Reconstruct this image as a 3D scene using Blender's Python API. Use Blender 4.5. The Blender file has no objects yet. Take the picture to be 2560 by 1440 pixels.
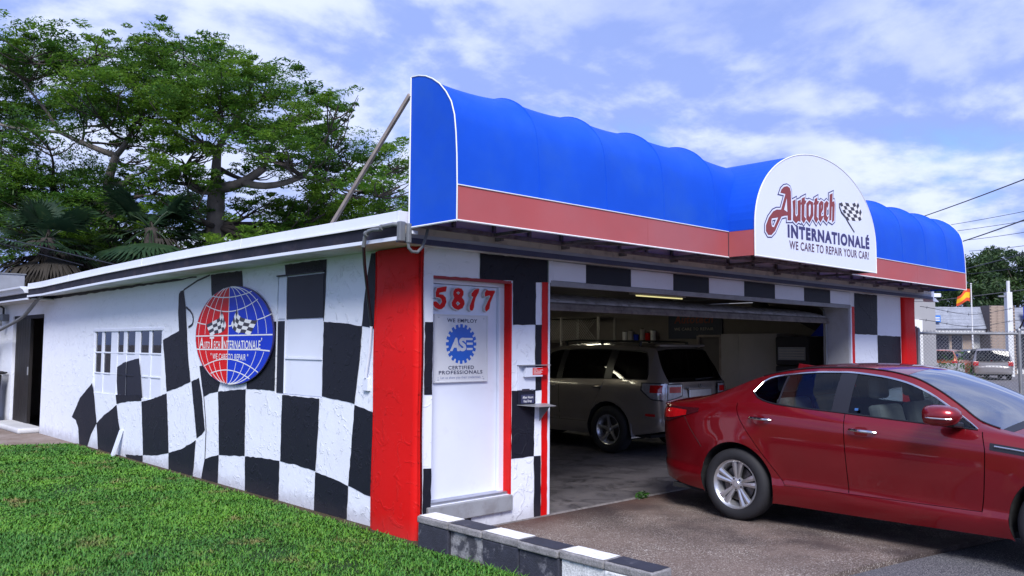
import bpy, bmesh, math, random
import numpy as np
from mathutils import Vector, Matrix
R = math.radians
random.seed(7)
rng = np.random.default_rng(7)
scene = bpy.context.scene
COL = scene.collection

# ---------------------------------------------------------------- camera
CAM = Vector((-4.34, -5.75, 1.62))
YAW, PITCH, ROLL = R(46.68), R(3.91), R(0.326)
fw = Vector((math.cos(YAW)*math.cos(PITCH), math.sin(YAW)*math.cos(PITCH), math.sin(PITCH)))
rt = Vector((math.sin(YAW), -math.cos(YAW), 0.0))
up = rt.cross(fw)
rt = rt*math.cos(ROLL) + up*math.sin(ROLL)
up = rt.cross(fw)
cam_data = bpy.data.cameras.new('camera')
cam_data.sensor_width = 36.0
cam_data.lens = 36.0*2105.0/2560.0
cam_data.clip_start = 0.05
cam_data.clip_end = 3000.0
cam = bpy.data.objects.new('camera', cam_data)
m = Matrix((rt, up, -fw)).transposed().to_4x4()
m.translation = CAM
cam.matrix_world = m
COL.objects.link(cam)
scene.camera = cam

# ---------------------------------------------------------------- world: bright broken overcast
SUN_EL, SUN_AZ = R(43), R(-130)          # azimuth measured from +X towards +Y
world = bpy.data.worlds.new('World')
scene.world = world
world.use_nodes = True
wn, wl = world.node_tree.nodes, world.node_tree.links
wn.clear()
def N(t, **kw):
    n = wn.new(t)
    for k, v in kw.items(): setattr(n, k, v)
    return n
out = N('ShaderNodeOutputWorld'); bg = N('ShaderNodeBackground')
bg.inputs['Strength'].default_value = 0.076
sky = N('ShaderNodeTexSky', sky_type='NISHITA', sun_disc=False)
sky.sun_elevation = SUN_EL
sky.sun_rotation = R(90) - SUN_AZ
sky.air_density = 1.0; sky.dust_density = 0.6; sky.ozone_density = 2.5
tc = N('ShaderNodeTexCoord')
sep = N('ShaderNodeSeparateXYZ'); wl.new(tc.outputs['Generated'], sep.inputs[0])
def M(op, a, b=None, c=None, clamp=False):
    n = N('ShaderNodeMath', operation=op); n.use_clamp = clamp
    for i, s in enumerate((a, b, c)):
        if s is None: continue
        if isinstance(s, (int, float)): n.inputs[i].default_value = s
        else: wl.new(s, n.inputs[i])
    return n.outputs[0]
zc = M('ADD', M('MAXIMUM', sep.outputs['Z'], 0.0), 0.30)
px = M('DIVIDE', sep.outputs['X'], zc); py = M('DIVIDE', sep.outputs['Y'], zc)
comb = N('ShaderNodeCombineXYZ')
wl.new(px, comb.inputs[0]); wl.new(py, comb.inputs[1])
def noise(scale, detail, rough, off, dist=0.0):
    mp = N('ShaderNodeMapping'); mp.inputs['Location'].default_value = off
    wl.new(comb.outputs[0], mp.inputs['Vector'])
    n = N('ShaderNodeTexNoise'); n.inputs['Scale'].default_value = scale
    n.inputs['Detail'].default_value = detail; n.inputs['Roughness'].default_value = rough
    n.inputs['Distortion'].default_value = dist
    wl.new(mp.outputs[0], n.inputs['Vector'])
    return n.outputs['Fac']
def ramp(val, a, b, c=0.0, d=1.0):
    n = N('ShaderNodeMapRange', interpolation_type='SMOOTHSTEP'); n.clamp = True
    n.inputs['From Min'].default_value = a; n.inputs['From Max'].default_value = b
    n.inputs['To Min'].default_value = c; n.inputs['To Max'].default_value = d
    wl.new(val, n.inputs['Value'])
    return n.outputs['Result']
def cmix(f, a, b):
    n = N('ShaderNodeMix', data_type='RGBA')
    wl.new(f, n.inputs['Factor'])
    for v, k in ((a, 'A'), (b, 'B')):
        if isinstance(v, tuple): n.inputs[k].default_value = (*v, 1)
        else: wl.new(v, n.inputs[k])
    return n.outputs['Result']
CO = (3.2, 1.1)
def field(dx, dy):
    """cloud thickness at a shifted place"""
    b_ = noise(0.75, 3.0, 0.5, (CO[0]+dx, CO[1]+dy, 0.0))
    p_ = noise(1.9, 10.0, 0.56, (CO[0]+4.1+dx, CO[1]+2.7+dy, 0.7), 0.15)
    return M('ADD', M('MULTIPLY', b_, 0.62), M('MULTIPLY', p_, 0.50))
dens = field(0.0, 0.0)
dens2 = field(-0.055, -0.075)
veil = noise(0.9, 6.0, 0.6, (8.3, 3.9, 0.0), 0.4)
cover = ramp(dens, 0.40, 0.51)
thick = ramp(dens, 0.52, 0.68)
relief = ramp(M('SUBTRACT', dens, dens2), -0.045, 0.045)
skc = N('ShaderNodeMix', data_type='RGBA', blend_type='MULTIPLY'); skc.inputs['Factor'].default_value = 1.0
skc.inputs['B'].default_value = (0.46, 0.64, 1.08, 1)
wl.new(sky.outputs[0], skc.inputs['A'])
base = cmix(ramp(veil, 0.35, 0.70, 0.12, 0.80), skc.outputs['Result'], (2.15, 2.85, 4.95))
ccol = cmix(relief, (1.5, 2.05, 4.2), (3.6, 4.0, 5.4))
ccol = cmix(M('MULTIPLY', thick, 0.85), ccol, (1.35, 1.85, 3.9))
res_ = cmix(cover, base, ccol)
wl.new(res_, bg.inputs['Color'])
wl.new(bg.outputs[0], out.inputs['Surface'])

# ---------------------------------------------------------------- veiled sun
sun_data = bpy.data.lights.new('sun', 'SUN')
sun_data.energy = 1.5
sun_data.angle = R(24)
sun_data.color = (1.0, 0.975, 0.95)
sun = bpy.data.objects.new('sun', sun_data)
sdir = Vector((math.cos(SUN_EL)*math.cos(SUN_AZ), math.cos(SUN_EL)*math.sin(SUN_AZ), math.sin(SUN_EL)))
sun.rotation_euler = sdir.to_track_quat('Z', 'Y').to_euler()
sun.location = (0, -20, 40)
COL.objects.link(sun)

vs = scene.view_settings
vs.view_transform = 'Standard'; vs.look = 'None'; vs.gamma = 1.0
vs.exposure = 1.65
vs.use_curve_mapping = False
scene.cycles.max_bounces = 8
scene.cycles.transparent_max_bounces = 16
scene.cycles.use_adaptive_sampling = True

# ---------------------------------------------------------------- helpers
ROOT = {}
def tag(o, label=None, cat=None, group=None, kind=None):
    if label: o['label'] = label
    if cat: o['category'] = cat
    if group: o['group'] = group
    if kind: o['kind'] = kind
    return o
def thing(name, label, cat, loc=(0, 0, 0), group=None, world=True):
    o = bpy.data.objects.new(name, None)
    o.empty_display_size = 0.2
    o.location = loc
    COL.objects.link(o)
    ROOT[o] = Matrix.Translation(-Vector(loc)) if world else None
    return tag(o, label, cat, group)

class MB:
    """collects polygons for one mesh"""
    def __init__(s): s.v = []; s.f = []
    def add(s, vs, fs):
        b = len(s.v); s.v.extend(tuple(map(float, p)) for p in vs)
        s.f.extend(tuple(i+b for i in f) for f in fs); return s
    def box(s, x0, y0, z0, x1, y1, z1):
        x0, x1 = sorted((x0, x1)); y0, y1 = sorted((y0, y1)); z0, z1 = sorted((z0, z1))
        return s.add([(x0,y0,z0),(x1,y0,z0),(x1,y1,z0),(x0,y1,z0),(x0,y0,z1),(x1,y0,z1),(x1,y1,z1),(x0,y1,z1)],
              [(0,3,2,1),(4,5,6,7),(0,1,5,4),(1,2,6,5),(2,3,7,6),(3,0,4,7)])
    def prism(s, poly, axis, a, b):
        """2D polygon (in the two other axes) extruded from a to b along axis"""
        def P(p, t):
            q = [p[0], p[1]]; q.insert(axis, t); return q
        n = len(poly); vs = [P(p, a) for p in poly] + [P(p, b) for p in poly]
        fs = [tuple(range(n)), tuple(range(2*n-1, n-1, -1))]
        fs += [(i, n+i, n+(i+1) % n, (i+1) % n) for i in range(n)]
        return s.add(vs, fs)
    def poly(s, poly, axis, a):
        def P(p):
            q = [p[0], p[1]]; q.insert(axis, a); return q
        return s.add([P(p) for p in poly], [tuple(range(len(poly)))])
    def bar(s, p, q, w, h=None, upv=(0, 0, 1)):
        h = h or w
        p, q = Vector(p), Vector(q); d = (q-p).normalized()
        u = Vector(upv)
        if abs(d.dot(u)) > 0.95: u = Vector((1, 0, 0))
        a = d.cross(u).normalized()*w/2; b = a.cross(d).normalized()*h/2
        vs = [p-a-b, p+a-b, p+a+b, p-a+b, q-a-b, q+a-b, q+a+b, q-a+b]
        return s.add(vs, [(0,3,2,1),(4,5,6,7),(0,1,5,4),(1,2,6,5),(2,3,7,6),(3,0,4,7)])
    def tube(s, pts, r, n=8, caps=True):
        pts = [Vector(p) for p in pts]
        rs = r if isinstance(r, (list, tuple)) else [r]*len(pts)
        t0 = (pts[1]-pts[0]).normalized()
        ref = Vector((0, 0, 1)) if abs(t0.z) < 0.9 else Vector((1, 0, 0))
        a = t0.cross(ref).normalized()
        base = len(s.v)
        for i, p in enumerate(pts):
            if i == 0: t = t0
            elif i == len(pts)-1: t = (pts[i]-pts[i-1]).normalized()
            else: t = (pts[i+1]-pts[i-1]).normalized()
            a = (a - t*a.dot(t)).normalized(); b = t.cross(a)
            for k in range(n):
                an = 2*math.pi*k/n
                s.v.append(tuple(p + (a*math.cos(an)+b*math.sin(an))*rs[i]))
        for i in range(len(pts)-1):
            for k in range(n):
                k2 = (k+1) % n
                s.f.append((base+i*n+k, base+i*n+k2, base+(i+1)*n+k2, base+(i+1)*n+k))
        if caps:
            s.f.append(tuple(base+k for k in reversed(range(n))))
            s.f.append(tuple(base+(len(pts)-1)*n+k for k in range(n)))
        return s
    def lathe(s, prof, c, ax, n=32, close=False):
        """profile of (radius, height along ax) turned round the axis ax through c"""
        ax = Vector(ax).normalized(); c = Vector(c)
        a = ax.orthogonal().normalized(); b = ax.cross(a)
        base = len(s.v)
        for r, h in prof:
            for k in range(n):
                an = 2*math.pi*k/n
                s.v.append(tuple(c + ax*h + (a*math.cos(an)+b*math.sin(an))*r))
        L = len(prof)
        for i in range(L-1 if not close else L):
            j = (i+1) % L
            for k in range(n):
                k2 = (k+1) % n
                s.f.append((base+i*n+k, base+i*n+k2, base+j*n+k2, base+j*n+k))
        return s
    def grid(s, fn, us, vs, flip=False):
        base = len(s.v); nv = len(vs)
        for u in us:
            for v in vs: s.v.append(tuple(map(float, fn(u, v))))
        for i in range(len(us)-1):
            for j in range(nv-1):
                q = (base+i*nv+j, base+(i+1)*nv+j, base+(i+1)*nv+j+1, base+i*nv+j+1)
                s.f.append(q[::-1] if flip else q)
        return s
    def build(s, name, mat, parent=None, smooth=False, bevel=0.0, angle=40, local=False, seg=2):
        me = bpy.data.meshes.new(name)
        me.from_pydata(s.v, [], s.f)
        me.validate()
        if smooth:
            me.polygons.foreach_set('use_smooth', [True]*len(me.polygons))
            if angle < 180: me.set_sharp_from_angle(angle=R(angle))
        me.materials.append(mat if not isinstance(mat, str) else MAT[mat])
        o = bpy.data.objects.new(name, me)
        COL.objects.link(o)
        if parent is not None:
            o.parent = parent
            if not local and ROOT.get(parent) is not None:
                o.matrix_parent_inverse = ROOT[parent]
        if bevel > 0:
            b = o.modifiers.new('bevel', 'BEVEL'); b.width = bevel; b.segments = seg
            b.limit_method = 'ANGLE'; b.angle_limit = R(35)
        return o

def lin(a, b, n): return [a + (b-a)*i/(n-1) for i in range(n)]
def interp(x, xs, ys): return float(np.interp(x, xs, ys))
def smooth_interp(xs, ys):
    """monotone-ish cubic through points"""
    xs = np.array(xs, float); ys = np.array(ys, float)
    h = np.diff(xs); d = np.diff(ys)/h
    mm = np.zeros(len(xs)); mm[0] = d[0]; mm[-1] = d[-1]
    for i in range(1, len(xs)-1):
        if d[i-1]*d[i] <= 0: mm[i] = 0
        else:
            w1 = 2*h[i]+h[i-1]; w2 = h[i]+2*h[i-1]
            mm[i] = (w1+w2)/(w1/d[i-1]+w2/d[i])
    def f(x):
        i = int(np.clip(np.searchsorted(xs, x)-1, 0, len(xs)-2))
        t = min(max((x-xs[i])/h[i], 0.0), 1.0)
        return float((1+2*t)*(1-t)**2*ys[i] + t*(1-t)**2*h[i]*mm[i] + t*t*(3-2*t)*ys[i+1] + t*t*(t-1)*h[i]*mm[i+1])
    return f

def wall_holes(mb, axis, face, thick, u0, u1, z0, z1, holes):
    """a wall slab with rectangular openings; axis 0 -> plane X=face, u is Y; axis 1 -> plane Y=face, u is X"""
    us = sorted({u0, u1, *[h[0] for h in holes], *[h[1] for h in holes]})
    zs = sorted({z0, z1, *[h[2] for h in holes], *[h[3] for h in holes]})
    def P(u, z, d): return (face+d, u, z) if axis == 0 else (u, face+d, z)
    def inh(u, z): return any(h[0] < u < h[1] and h[2] < z < h[3] for h in holes)
    for i in range(len(us)-1):
        for j in range(len(zs)-1):
            a, b, c, d = us[i], us[i+1], zs[j], zs[j+1]
            if inh((a+b)/2, (c+d)/2): continue
            for t in (0, thick):
                mb.add([P(a,c,t), P(b,c,t), P(b,d,t), P(a,d,t)], [(0,1,2,3)])
    for (a, b, c, d) in list(holes) + [(u0, u1, z0, z1)]:
        mb.add([P(a,c,0),P(a,d,0),P(a,d,thick),P(a,c,thick)], [(0,1,2,3)])
        mb.add([P(b,c,0),P(b,d,0),P(b,d,thick),P(b,c,thick)], [(0,1,2,3)])
        mb.add([P(a,c,0),P(b,c,0),P(b,c,thick),P(a,c,thick)], [(0,1,2,3)])
        mb.add([P(a,d,0),P(b,d,0),P(b,d,thick),P(a,d,thick)], [(0,1,2,3)])
    return mb

def wobble(poly, amp, step=0.06):
    """hand-painted edge: subdivide a polygon and shake it a little"""
    o = []
    for i, p in enumerate(poly):
        q = poly[(i+1) % len(poly)]
        L = math.hypot(q[0]-p[0], q[1]-p[1]); n = max(1, int(L/step))
        for k in range(n):
            t = k/n
            j = 0 if k == 0 else amp
            o.append((p[0]+(q[0]-p[0])*t+random.uniform(-j, j), p[1]+(q[1]-p[1])*t+random.uniform(-j, j)))
    return o

FRAMES = {}
def curve_mesh(name, splines=None, text=None, size=1.0, extrude=0.0, offset=0.0, shear=0.0, align='LEFT', space=1.0):
    """flat outline shapes or lettering as a mesh lying in local XY"""
    if text is not None:
        c = bpy.data.curves.new('tmp', 'FONT'); c.body = text; c.size = size
        c.shear = shear; c.align_x = align; c.space_character = space; c.resolution_u = 4
    else:
        c = bpy.data.curves.new('tmp', 'CURVE'); c.dimensions = '2D'; c.fill_mode = 'BOTH' if extrude else 'FRONT'
        for sp in splines:
            s = c.splines.new('POLY'); s.points.add(len(sp)-1); s.use_cyclic_u = True
            for p, q in zip(s.points, sp): p.co = (q[0], q[1], 0, 1)
    c.extrude = extrude; c.offset = offset
    if text is not None: c.fill_mode = 'BOTH' if extrude else 'FRONT'
    o = bpy.data.objects.new('tmp', c); COL.objects.link(o)
    dg = bpy.context.evaluated_depsgraph_get()
    me = bpy.data.meshes.new_from_object(o.evaluated_get(dg))
    bpy.data.objects.remove(o); bpy.data.curves.remove(c)
    me.name = name
    return me
def place_mesh(me, name, mat, parent, u, v, n, org, su=1.0, sv=1.0):
    """put a flat XY mesh in the world: u, v = world directions of its X and Y, n = its normal"""
    u, v, n, org = Vector(u), Vector(v), Vector(n), Vector(org)
    for vt in me.vertices:
        c = vt.co.copy(); vt.co = org + u*(c.x*su) + v*(c.y*sv) + n*c.z
    me.materials.clear(); me.materials.append(MAT[mat])
    o = bpy.data.objects.new(name, me); COL.objects.link(o)
    o.parent = parent
    if ROOT.get(parent) is not None: o.matrix_parent_inverse = ROOT[parent]
    return o
def lettering(text, mat, parent, u, v, n, org, width=None, height=None, offset=0.0, shear=0.0, extrude=0.0, name='lettering', space=1.08, fit=True):
    me = curve_mesh('lettering', text=text, size=1.0, offset=offset, shear=shear, extrude=extrude, space=space)
    if not me.vertices: return None
    xs = [w.co.x for w in me.vertices]; ys = [w.co.y for w in me.vertices]
    x0, x1, y0, y1 = min(xs), max(xs), min(ys), max(ys)
    su = width/(x1-x0) if width else height/0.73
    sv = height/0.73
    for w in me.vertices: w.co.x -= x0 + offset
    o = place_mesh(me, name, mat, parent, u, v, n, org, su, sv)
    if len(text) > 1: o['kind'] = 'stuff'
    return o
# ---------------------------------------------------------------- materials
MAT = {}
def nodes_of(m):
    m.use_nodes = True
    nt = m.node_tree; return nt, nt.nodes, nt.links
def mat(name, col, rough=0.6, metal=0.0, var=0.12, vscale=2.0, bump=0.0, bscale=60.0, coat=0.0, spec=0.5, fine=0.0, fscale=80.0, tint=None, tfac=0.5, tscale=1.0, tlo=0.5, thi=0.65, sheen=0.0, rvar=0.0):
    m = bpy.data.materials.new(name); nt, n, l = nodes_of(m)
    b = n['Principled BSDF']
    b.inputs['Roughness'].default_value = rough; b.inputs['Metallic'].default_value = metal
    b.inputs['Specular IOR Level'].default_value = spec
    if coat: b.inputs['Coat Weight'].default_value = coat; b.inputs['Coat Roughness'].default_value = 0.03
    tc = n.new('ShaderNodeTexCoord')
    last = None
    c = n.new('ShaderNodeRGB'); c.outputs[0].default_value = (*col, 1); last = c.outputs[0]
    def noi(sc, det=5.0, ro=0.6):
        t = n.new('ShaderNodeTexNoise'); t.inputs['Scale'].default_value = sc; t.inputs['Detail'].default_value = det
        t.inputs['Roughness'].default_value = ro
        l.new(tc.outputs['Object'], t.inputs['Vector']); return t.outputs['Fac']
    def mrange(v, a, b2, c2, d):
        r = n.new('ShaderNodeMapRange'); r.inputs[1].default_value = a; r.inputs[2].default_value = b2
        r.inputs[3].default_value = c2; r.inputs[4].default_value = d; l.new(v, r.inputs[0]); return r.outputs[0]
    def mul(cs, f):
        x = n.new('ShaderNodeMix'); x.data_type = 'RGBA'; x.blend_type = 'MULTIPLY'; x.inputs['Factor'].default_value = 1.0
        l.new(cs, x.inputs['A']); l.new(f, x.inputs['B']); return x.outputs['Result']
    if tint is not None:
        x = n.new('ShaderNodeMix'); x.data_type = 'RGBA'
        f = mrange(noi(tscale, 7.0, 0.65), tlo, thi, 0.0, tfac)
        l.new(f, x.inputs['Factor']); l.new(last, x.inputs['A']); x.inputs['B'].default_value = (*tint, 1); last = x.outputs['Result']
    if var: last = mul(last, mrange(noi(vscale), 0.3, 0.7, 1-var, 1+var*0.6))
    if fine: last = mul(last, mrange(noi(fscale, 3.0), 0.3, 0.7, 1-fine, 1+fine))
    l.new(last, b.inputs['Base Color'])
    if rvar: l.new(mrange(noi(vscale*2.3), 0.3, 0.7, max(0.02, rough-rvar), rough+rvar), b.inputs['Roughness'])
    if bump:
        bp = n.new('ShaderNodeBump'); bp.inputs['Strength'].default_value = 1.0; bp.inputs['Distance'].default_value = bump
        l.new(noi(bscale, 4.0), bp.inputs['Height']); l.new(bp.outputs[0], b.inputs['Normal'])
    MAT[name] = m
    return m
def emis(name, col, s):
    m = bpy.data.materials.new(name); nt, n, l = nodes_of(m)
    b = n['Principled BSDF']; b.inputs['Base Color'].default_value = (*col, 1)
    b.inputs['Emission Color'].default_value = (*col, 1); b.inputs['Emission Strength'].default_value = s
    MAT[name] = m
def glass(name, tint, rough=0.02, refl=0.12):
    """thin pane: see-through tint plus a fresnel reflection"""
    m = bpy.data.materials.new(name); nt, n, l = nodes_of(m)
    n.remove(n['Principled BSDF'])
    o = n['Material Output']
    t = n.new('ShaderNodeBsdfTransparent'); t.inputs[0].default_value = (*tint, 1)
    g = n.new('ShaderNodeBsdfGlossy'); g.inputs['Roughness'].default_value = rough
    f = n.new('ShaderNodeFresnel'); f.inputs[0].default_value = 1.5
    a = n.new('ShaderNodeMath'); a.operation = 'ADD'; a.inputs[1].default_value = refl; a.use_clamp = True
    l.new(f.outputs[0], a.inputs[0])
    x = n.new('ShaderNodeMixShader'); l.new(a.outputs[0], x.inputs[0]); l.new(t.outputs[0], x.inputs[1]); l.new(g.outputs[0], x.inputs[2])
    l.new(x.outputs[0], o.inputs['Surface'])
    MAT[name] = m

def stucco(name, col, dirt=0.25, dark=None, spec=0.35, rough=0.6, depth=0.011):
    """hand-trowelled, painted stucco: swirls, knobs, hairline cracks and splash dirt"""
    m = bpy.data.materials.new(name); nt, n, l = nodes_of(m); b = n['Principled BSDF']
    b.inputs['Roughness'].default_value = rough; b.inputs['Specular IOR Level'].default_value = spec
    g = n.new('ShaderNodeNewGeometry')
    def noi(sc, det, ro, dist=0.0):
        t = n.new('ShaderNodeTexNoise'); t.inputs['Scale'].default_value = sc; t.inputs['Detail'].default_value = det
        t.inputs['Roughness'].default_value = ro; t.inputs['Distortion'].default_value = dist
        l.new(g.outputs['Position'], t.inputs['Vector']); return t.outputs['Fac']
    def mr(v, a, b2, c2, d):
        r = n.new('ShaderNodeMapRange'); r.interpolation_type = 'SMOOTHSTEP'
        r.inputs[1].default_value = a; r.inputs[2].default_value = b2; r.inputs[3].default_value = c2; r.inputs[4].default_value = d
        l.new(v, r.inputs[0]); return r.outputs[0]
    def mth(op, a, b2):
        x = n.new('ShaderNodeMath'); x.operation = op
        for i, s in enumerate((a, b2)):
            if isinstance(s, (int, float)): x.inputs[i].default_value = s
            else: l.new(s, x.inputs[i])
        return x.outputs[0]
    ridge = mr(noi(7.0, 5.0, 0.6, 1.3), 0.55, 0.63, 0.0, 1.0)
    knob = noi(38.0, 3.0, 0.6, 0.8)
    broad = noi(2.2, 3.0, 0.5)
    h = mth('ADD', mth('MULTIPLY', ridge, 0.55), mth('ADD', mth('MULTIPLY', knob, 0.28), mth('MULTIPLY', broad, 1.4)))
    bp = n.new('ShaderNodeBump'); bp.inputs['Strength'].default_value = 1.0; bp.inputs['Distance'].default_value = depth
    l.new(h, bp.inputs['Height']); l.new(bp.outputs[0], b.inputs['Normal'])
    c = n.new('ShaderNodeRGB'); c.outputs[0].default_value = (*col, 1)
    sp = n.new('ShaderNodeSeparateXYZ'); l.new(g.outputs['Position'], sp.inputs[0])
    # rain splash soil at the foot of the wall with a ragged upper edge
    foot = mth('MULTIPLY', mr(mth('SUBTRACT', sp.outputs['Z'], mth('MULTIPLY', noi(6.0, 5.0, 0.7), 0.28)), -0.14, 0.05, 1.0, 0.0), dirt*2.0)
    streak = mth('MULTIPLY', mr(noi(1.3, 8.0, 0.7), 0.52, 0.75, 0.0, 1.0), dirt*0.35)
    x = n.new('ShaderNodeMix'); x.data_type = 'RGBA'; l.new(c.outputs[0], x.inputs['A']); x.inputs['B'].default_value = (0.16, 0.13, 0.12, 1)
    l.new(mth('MINIMUM', mth('ADD', foot, streak), 0.8), x.inputs['Factor'])
    l.new(x.outputs['Result'], b.inputs['Base Color'])
    MAT[name] = m

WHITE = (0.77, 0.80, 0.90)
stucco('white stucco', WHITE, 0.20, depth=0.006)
stucco('black stucco', (0.010, 0.011, 0.020), 0.04, spec=0.22, rough=0.55, depth=0.006)
stucco('red stucco', (0.62, 0.003, 0.003), 0.06, depth=0.005, spec=0.25)
stucco('cream stucco', (0.45, 0.45, 0.47), 0.15, depth=0.004)
mat('white paint', (0.70, 0.735, 0.86), 0.45, var=0.06, vscale=1.2, bump=0.0006, bscale=30, tint=(0.45, 0.42, 0.45), tfac=0.35, tscale=3.0, tlo=0.58, thi=0.8)
mat('white metal', (0.70, 0.735, 0.85), 0.38, var=0.08, vscale=1.0, tint=(0.4, 0.38, 0.4), tfac=0.4, tscale=6.0, tlo=0.6, thi=0.8)
mat('black paint', (0.011, 0.013, 0.026), 0.5, spec=0.25, var=0.2, vscale=3.0, bump=0.0008, bscale=25)
mat('black board', (0.014, 0.014, 0.026), 0.65, spec=0.25, var=0.35, vscale=4.0, bump=0.002, bscale=14, tint=(0.07, 0.05, 0.06), tfac=0.6, tscale=5.0, tlo=0.5, thi=0.75)
mat('red paint', (0.62, 0.003, 0.003), 0.5, spec=0.25, var=0.15, vscale=5.0, bump=0.002, bscale=20)
mat('dark red paint', (0.30, 0.006, 0.012), 0.5, var=0.15, vscale=5.0, bump=0.002, bscale=20)
mat('soffit', (0.62, 0.62, 0.62), 0.6, var=0.12, vscale=2.0, tint=(0.3, 0.25, 0.22), tfac=0.4, tscale=2.5)
mat('beige board', (0.56, 0.48, 0.40), 0.7, var=0.2, vscale=3.0, tint=(0.1, 0.08, 0.07), tfac=0.5, tscale=6.0)
mat('blue fascia', (0.05, 0.055, 0.11), 0.6, var=0.25, vscale=3.0)
mat('grey paint', (0.27, 0.28, 0.31), 0.6, var=0.15, vscale=2.5, bump=0.001, bscale=30, tint=(0.12, 0.10, 0.10), tfac=0.4, tscale=4.0)
mat('grey metal', (0.30, 0.31, 0.34), 0.45, metal=0.3, var=0.15, vscale=5.0)
mat('steel frame', (0.20, 0.16, 0.17), 0.7, metal=0.1, var=0.4, vscale=9.0, tint=(0.06, 0.03, 0.02), tfac=0.7, tscale=12.0)
mat('galvanised', (0.27, 0.28, 0.30), 0.5, metal=0.6, var=0.2, vscale=6.0)
mat('awning blue', (0.005, 0.080, 0.60), 0.62, var=0.07, vscale=0.9, tint=(0.03, 0.13, 0.50), tfac=0.45, tscale=1.3, tlo=0.48, thi=0.72, bump=0.0004, bscale=350, spec=0.2, fine=0.03, fscale=5.0)
mat('awning red', (0.52, 0.11, 0.115), 0.6, var=0.10, vscale=0.9, bump=0.0004, bscale=350, tint=(0.47, 0.15, 0.17), tfac=0.8, tscale=0.35, tlo=0.4, thi=0.6)
mat('jamb grey', (0.46, 0.47, 0.52), 0.6, var=0.1, tint=(0.3, 0.28, 0.28), tfac=0.4, tscale=4.0)
mat('awning lining', (0.70, 0.54, 0.58), 0.8, var=0.2, vscale=2.0)
mat('white piping', (0.76, 0.77, 0.80), 0.4, var=0.08)
mat('sign white', (0.66, 0.70, 0.86), 0.35, var=0.03, vscale=1.0)
mat('sign cyan2', (0.03, 0.10, 0.28), 0.4, var=0.15, vscale=4.0)
mat('ink navy', (0.035, 0.03, 0.13), 0.5, var=0.05)
mat('ink maroon', (0.22, 0.035, 0.035), 0.5, var=0.05)
mat('ink black', (0.03, 0.025, 0.04), 0.5, var=0.05)
mat('ink brown', (0.09, 0.04, 0.07), 0.5, var=0.05)
mat('sign red', (0.60, 0.003, 0.004), 0.5, spec=0.2, var=0.05)
mat('sign blue', (0.004, 0.035, 0.50), 0.5, spec=0.2, var=0.05)
mat('sign line', (0.76, 0.76, 0.78), 0.45, var=0.08)
mat('ase panel', (0.60, 0.61, 0.66), 0.35, var=0.06, vscale=6.0)
mat('ase blue', (0.006, 0.10, 0.52), 0.35, var=0.04)
mat('ink slate', (0.03, 0.035, 0.09), 0.5, var=0.1)
mat('ink pale', (0.13, 0.16, 0.35), 0.5, var=0.1)
mat('digit side', (0.62, 0.62, 0.64), 0.5, var=0.15, vscale=20)
mat('aluminium', (0.42, 0.44, 0.50), 0.35, metal=0.8, var=0.15, vscale=6.0)
mat('bare wood', (0.30, 0.25, 0.225), 0.75, var=0.3, vscale=6.0, bump=0.002, bscale=25)
mat('dark wood', (0.012, 0.009, 0.009), 0.6, var=0.3, vscale=4.0)
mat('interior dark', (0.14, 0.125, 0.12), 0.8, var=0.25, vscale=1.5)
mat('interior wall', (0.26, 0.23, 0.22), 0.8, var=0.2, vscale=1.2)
mat('interior pale', (0.46, 0.43, 0.42), 0.6, var=0.15, vscale=1.5)
mat('interior navy', (0.03, 0.04, 0.09), 0.6, var=0.15)
mat('slat steel', (0.55, 0.53, 0.55), 0.5, metal=0.2, var=0.3, vscale=5.0, tint=(0.12, 0.09, 0.07), tfac=0.6, tscale=9.0)
mat('slat dirty', (0.16, 0.14, 0.13), 0.7, var=0.4, vscale=9.0, tint=(0.06, 0.05, 0.05), tfac=0.7, tscale=11.0)
mat('roof felt', (0.35, 0.37, 0.42), 0.8, var=0.2)
mat('rubber', (0.012, 0.012, 0.016), 0.75, var=0.2, vscale=10)
mat('cable', (0.02, 0.022, 0.035), 0.5, var=0.1)
mat('conduit grey', (0.17, 0.18, 0.20), 0.5, metal=0.2, var=0.15, vscale=8.0)
mat('block side', (0.26, 0.26, 0.275), 0.9, var=0.3, vscale=9.0, bump=0.006, bscale=70, tint=(0.028, 0.03, 0.045), tfac=0.9, tscale=5.0, tlo=0.47, thi=0.55, fine=0.25, fscale=90)
mat('block side black', (0.03, 0.032, 0.05), 0.85, var=0.3, vscale=9.0, bump=0.006, bscale=70, tint=(0.17, 0.17, 0.2), tfac=0.8, tscale=6.0, tlo=0.55, thi=0.62, fine=0.2, fscale=90)
mat('block side pale', (0.66, 0.67, 0.70), 0.85, var=0.25, vscale=9.0, bump=0.006, bscale=70, tint=(0.07, 0.07, 0.09), tfac=0.85, tscale=5.0, tlo=0.5, thi=0.62, fine=0.25, fscale=90)
mat('cap grey', (0.24, 0.23, 0.24), 0.9, var=0.3, vscale=12.0, bump=0.006, bscale=80, fine=0.3, fscale=90)
mat('cap white', (0.78, 0.78, 0.80), 0.7, var=0.1, vscale=6.0, bump=0.002, bscale=60, tint=(0.35, 0.33, 0.34), tfac=0.5, tscale=14.0, tlo=0.55, thi=0.7)
mat('cap black', (0.03, 0.032, 0.05), 0.7, var=0.2, vscale=6.0, bump=0.002, bscale=60, tint=(0.12, 0.12, 0.14), tfac=0.5, tscale=14.0, tlo=0.58, thi=0.7)
mat('old plaster', (0.52, 0.52, 0.54), 0.8, var=0.15, vscale=3.0)
glass('window glass', (0.55, 0.60, 0.66), 0.01, 0.05)
emis('lamp tube', (1.0, 0.97, 0.75), 6.0)
emis('lamp dim', (1.0, 0.92, 0.42), 0.25)

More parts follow.
